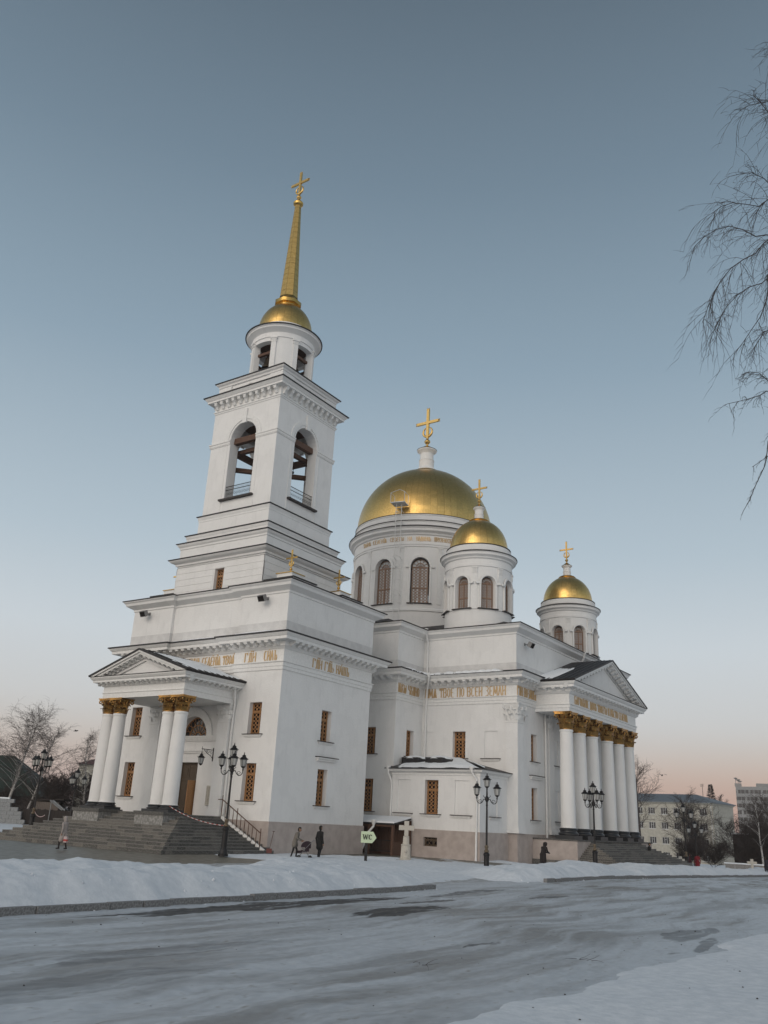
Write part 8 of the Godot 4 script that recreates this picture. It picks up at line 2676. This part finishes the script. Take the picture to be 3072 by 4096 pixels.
	bare_tree("bare_tree", "crooked dark bare tree directly right of the portico columns", V(3.4, -1.4, 84.0), 9.2, 3.2, 8, M.bark, M.twig, 0.08, 20, 0.016, rg, 2, 0.2)
	bare_tree("bare_tree", "spreading bare tree before the apartment block's left windows", V(1.8, -1.6, 92.0), 8.4, 3.4, 9, M.bark, M.twig, 0.08, 20, 0.016, rg, 2, 0.2)
	bare_tree("bare_tree", "low bare tree in front of the apartment block's middle windows", V(2.9, -1.6, 88.5), 6.2, 2.2, 10, M.bark, M.twig, 0.08, 18, 0.016, rg, 2, 0.2)
	bare_tree("shrub", "brown twiggy bush at the foot of the apartment block's corner", V(5.6, -1.6, 88.0), 3.4, 2.0, 11, M.bark, M.twig, 0.04, 18, 0.016, rg, 5, 0.1)
	bare_tree("shrub", "brown twiggy bush beside the small white cross", V(7.6, -1.0, 70.0), 2.6, 1.8, 12, M.bark, M.twig, 0.04, 18, 0.014, rg, 5, 0.1)
	var bg2 := "trees beyond the apartment roof"
	spruce("dark pointed spruce rising behind the apartment roof", V(-23.5, -3.0, 205.5), 19.4, 5.2, 13)
	bare_tree("bare_tree", "bare pinkish tree right of the spruce behind the roof", V(-21.4, -3.0, 206.5), 17.6, 3.2, 15, M.bark, M.twig, 0.06, 18, 0.03, bg2, 1, 0.4)
	bare_tree("bare_tree", "bare tree tip left of the spruce behind the roof", V(-28.5, -3.0, 203.0), 17.0, 3.2, 16, M.bark, M.twig, 0.06, 18, 0.03, bg2, 1, 0.4)
	var wg := "thin trees before the dark outbuilding"
	bare_tree("bare_tree", "thin pale-stemmed tree before the dark outbuilding", V(15.4, -1.2, 72.0), 9.0, 2.2, 17, M.birch, M.twig, 0.06, 16, 0.014, wg, 1, 0.3)
	bare_tree("bare_tree", "dense bare tree at the right edge before the office tower", V(13.2, -1.4, 86.5), 10.5, 3.4, 18, M.bark, M.twig, 0.06, 22, 0.016, wg, 2, 0.25)
	bare_tree("bare_tree", "bushy tree between the apartment block and the office tower", V(7.2, -2.0, 118.0), 6.4, 2.8, 19, M.bark, M.twig, 0.05, 20, 0.022, wg, 3, 0.2)
	bare_tree("shrub", "dense dark thicket left of the thin pale tree, before the outbuilding", V(10.6, -1.3, 84.0), 6.4, 2.6, 20, M.bark, M.twig, 0.05, 26, 0.018, wg, 5, 0.1)
	bare_tree("shrub", "dense dark thicket right of the thin pale tree, before the outbuilding", V(15.2, -1.3, 84.5), 7.2, 2.8, 21, M.bark, M.twig, 0.05, 26, 0.018, wg, 5, 0.1)
	near_birch()

func sky_image() -> Image:
	# dusk sky by elevation; soft afterglow low in the west, behind the camera
	var W := 512
	var H := 256
	var im := Image.create(W, H, false, Image.FORMAT_RGBF)
	var stops := [[0.0, Color8(186, 168, 166).srgb_to_linear()], [1.5, Color8(204, 186, 178).srgb_to_linear()], [3.0, Color8(205, 193, 184).srgb_to_linear()], [4.5, Color8(206, 201, 195).srgb_to_linear()], [6.4, Color8(207, 209, 209).srgb_to_linear()], [11.0, Color8(203, 212, 218).srgb_to_linear()], [17.0, Color8(179, 195, 206).srgb_to_linear()], [29.4, Color8(141, 162, 178).srgb_to_linear()], [41.0, Color8(114, 134, 150).srgb_to_linear()], [51.0, Color8(95, 112, 126).srgb_to_linear()], [90.0, Color8(74, 91, 107).srgb_to_linear()]]
	var west := Vector2(0.08, -1.0).normalized()
	for j in H:
		var el := 90.0 - 180.0 * (j + 0.5) / H
		var c := Color(0.3, 0.31, 0.33)
		if el >= 0.0:
			for k in stops.size() - 1:
				if el >= stops[k][0] and el <= stops[k + 1][0]:
					c = stops[k][1].lerp(stops[k + 1][1], (el - stops[k][0]) / (stops[k + 1][0] - stops[k][0]))
		for i in W:
			var az := TAU * (i + 0.5) / W
			var d := Vector2(sin(az), cos(az))
			var g := pow(0.5 + 0.5 * d.dot(west), 4.0) * exp(-maxf(0.0, el) / 26.0) * (1.0 if el >= 0.0 else 0.0)
			# rosy band low in the east, opposite the sunset
			var p := pow(0.5 - 0.5 * d.dot(west), 6.0) * exp(-pow((el - 1.5) / 2.6, 2.0)) * (1.0 if el >= 0.0 else 0.0)
			im.set_pixel(i, j, Color(c.r * (1.0 + 0.06 * p) + g * 1.95, c.g * (1.0 - 0.17 * p) + g * 1.7, c.b * (1.0 - 0.28 * p) + g * 1.42))
	return im

func _ready() -> void:
	rng.seed = 20240
	var cam := Camera3D.new()
	cam.name = "camera"
	add_child(cam)
	cam.transform = Transform3D(Basis(Vector3(0.82784757, 0.04908023, -0.55880187), Vector3(0.15339922, 0.9383867, 0.30967577), Vector3(0.5395712, -0.34208411, 0.76931228)).orthonormalized(), Vector3(39.231, 2.25, 44.7176))
	cam.fov = 62.06
	cam.near = 0.1; cam.far = 3000.0
	cam.current = true
	var env := Environment.new()
	env.background_mode = Environment.BG_SKY
	var sm := PanoramaSkyMaterial.new()
	sm.panorama = ImageTexture.create_from_image(sky_image())
	var sk := Sky.new()
	sk.sky_material = sm
	env.sky = sk
	env.tonemap_mode = Environment.TONE_MAPPER_LINEAR
	env.tonemap_exposure = 1.01
	env.sdfgi_enabled = true; env.ssao_enabled = true; env.ssil_enabled = true
	env.fog_enabled = true
	env.fog_density = 0.00035
	env.fog_light_color = Color8(196, 188, 186)
	var we := WorldEnvironment.new()
	we.name = "world"
	we.environment = env
	add_child(we)
	var sun := DirectionalLight3D.new()
	sun.name = "afterglow"
	sun.light_energy = 0.2
	sun.light_color = Color(1.0, 0.93, 0.86)
	sun.light_angular_distance = 40.0
	sun.shadow_enabled = true
	add_child(sun)
	sun.look_at_from_position(V(1, 14, -30), V(0, 0, 0))
	materials()
	M.plaza = toned(Color(0.085, 0.078, 0.060), Color(0.19, 0.18, 0.15), 6.0, 0.02, 41, 0.45)
	M.ice = toned(Color(0.26, 0.265, 0.27), Color(0.46, 0.485, 0.515), 5.0, 0.02, 49, 0.6, 0.0, 1.0, 0.05)
	M.debris = flat(Color(0.05, 0.045, 0.04), 0.95)
	M.band = toned(Color(0.20, 0.205, 0.205), Color(0.27, 0.275, 0.275), 20.0, 0.03, 42, 0.8)
	M.beam_dark = toned(Color(0.018, 0.014, 0.012), Color(0.038, 0.030, 0.026), 1.2, 0.04, 43, 0.9)
	M.stone_grey = toned(Color(0.20, 0.19, 0.18), Color(0.32, 0.31, 0.295), 1.6, 0.03, 44, 0.9)
	M.frosted = toned(Color(0.20, 0.207, 0.21), Color(0.33, 0.34, 0.345), 2.2, 0.03, 45, 0.9)
	M.green = toned(Color(0.008, 0.024, 0.017), Color(0.016, 0.040, 0.028), 3.0, 0.03, 46, 0.6)
	M.board = toned(Color(0.11, 0.09, 0.075), Color(0.19, 0.16, 0.14), 1.0, 0.03, 47, 0.9)
	M.red_roof = toned(Color(0.07, 0.035, 0.032), Color(0.12, 0.06, 0.055), 3.0, 0.03, 48, 0.8)
	M.tape_red = flat(Color(0.30, 0.05, 0.04), 0.6)
	M.tape_white = flat(Color(0.55, 0.55, 0.55), 0.6)
	build_ground()
	build_cathedral()
	build_background()
	build_things()
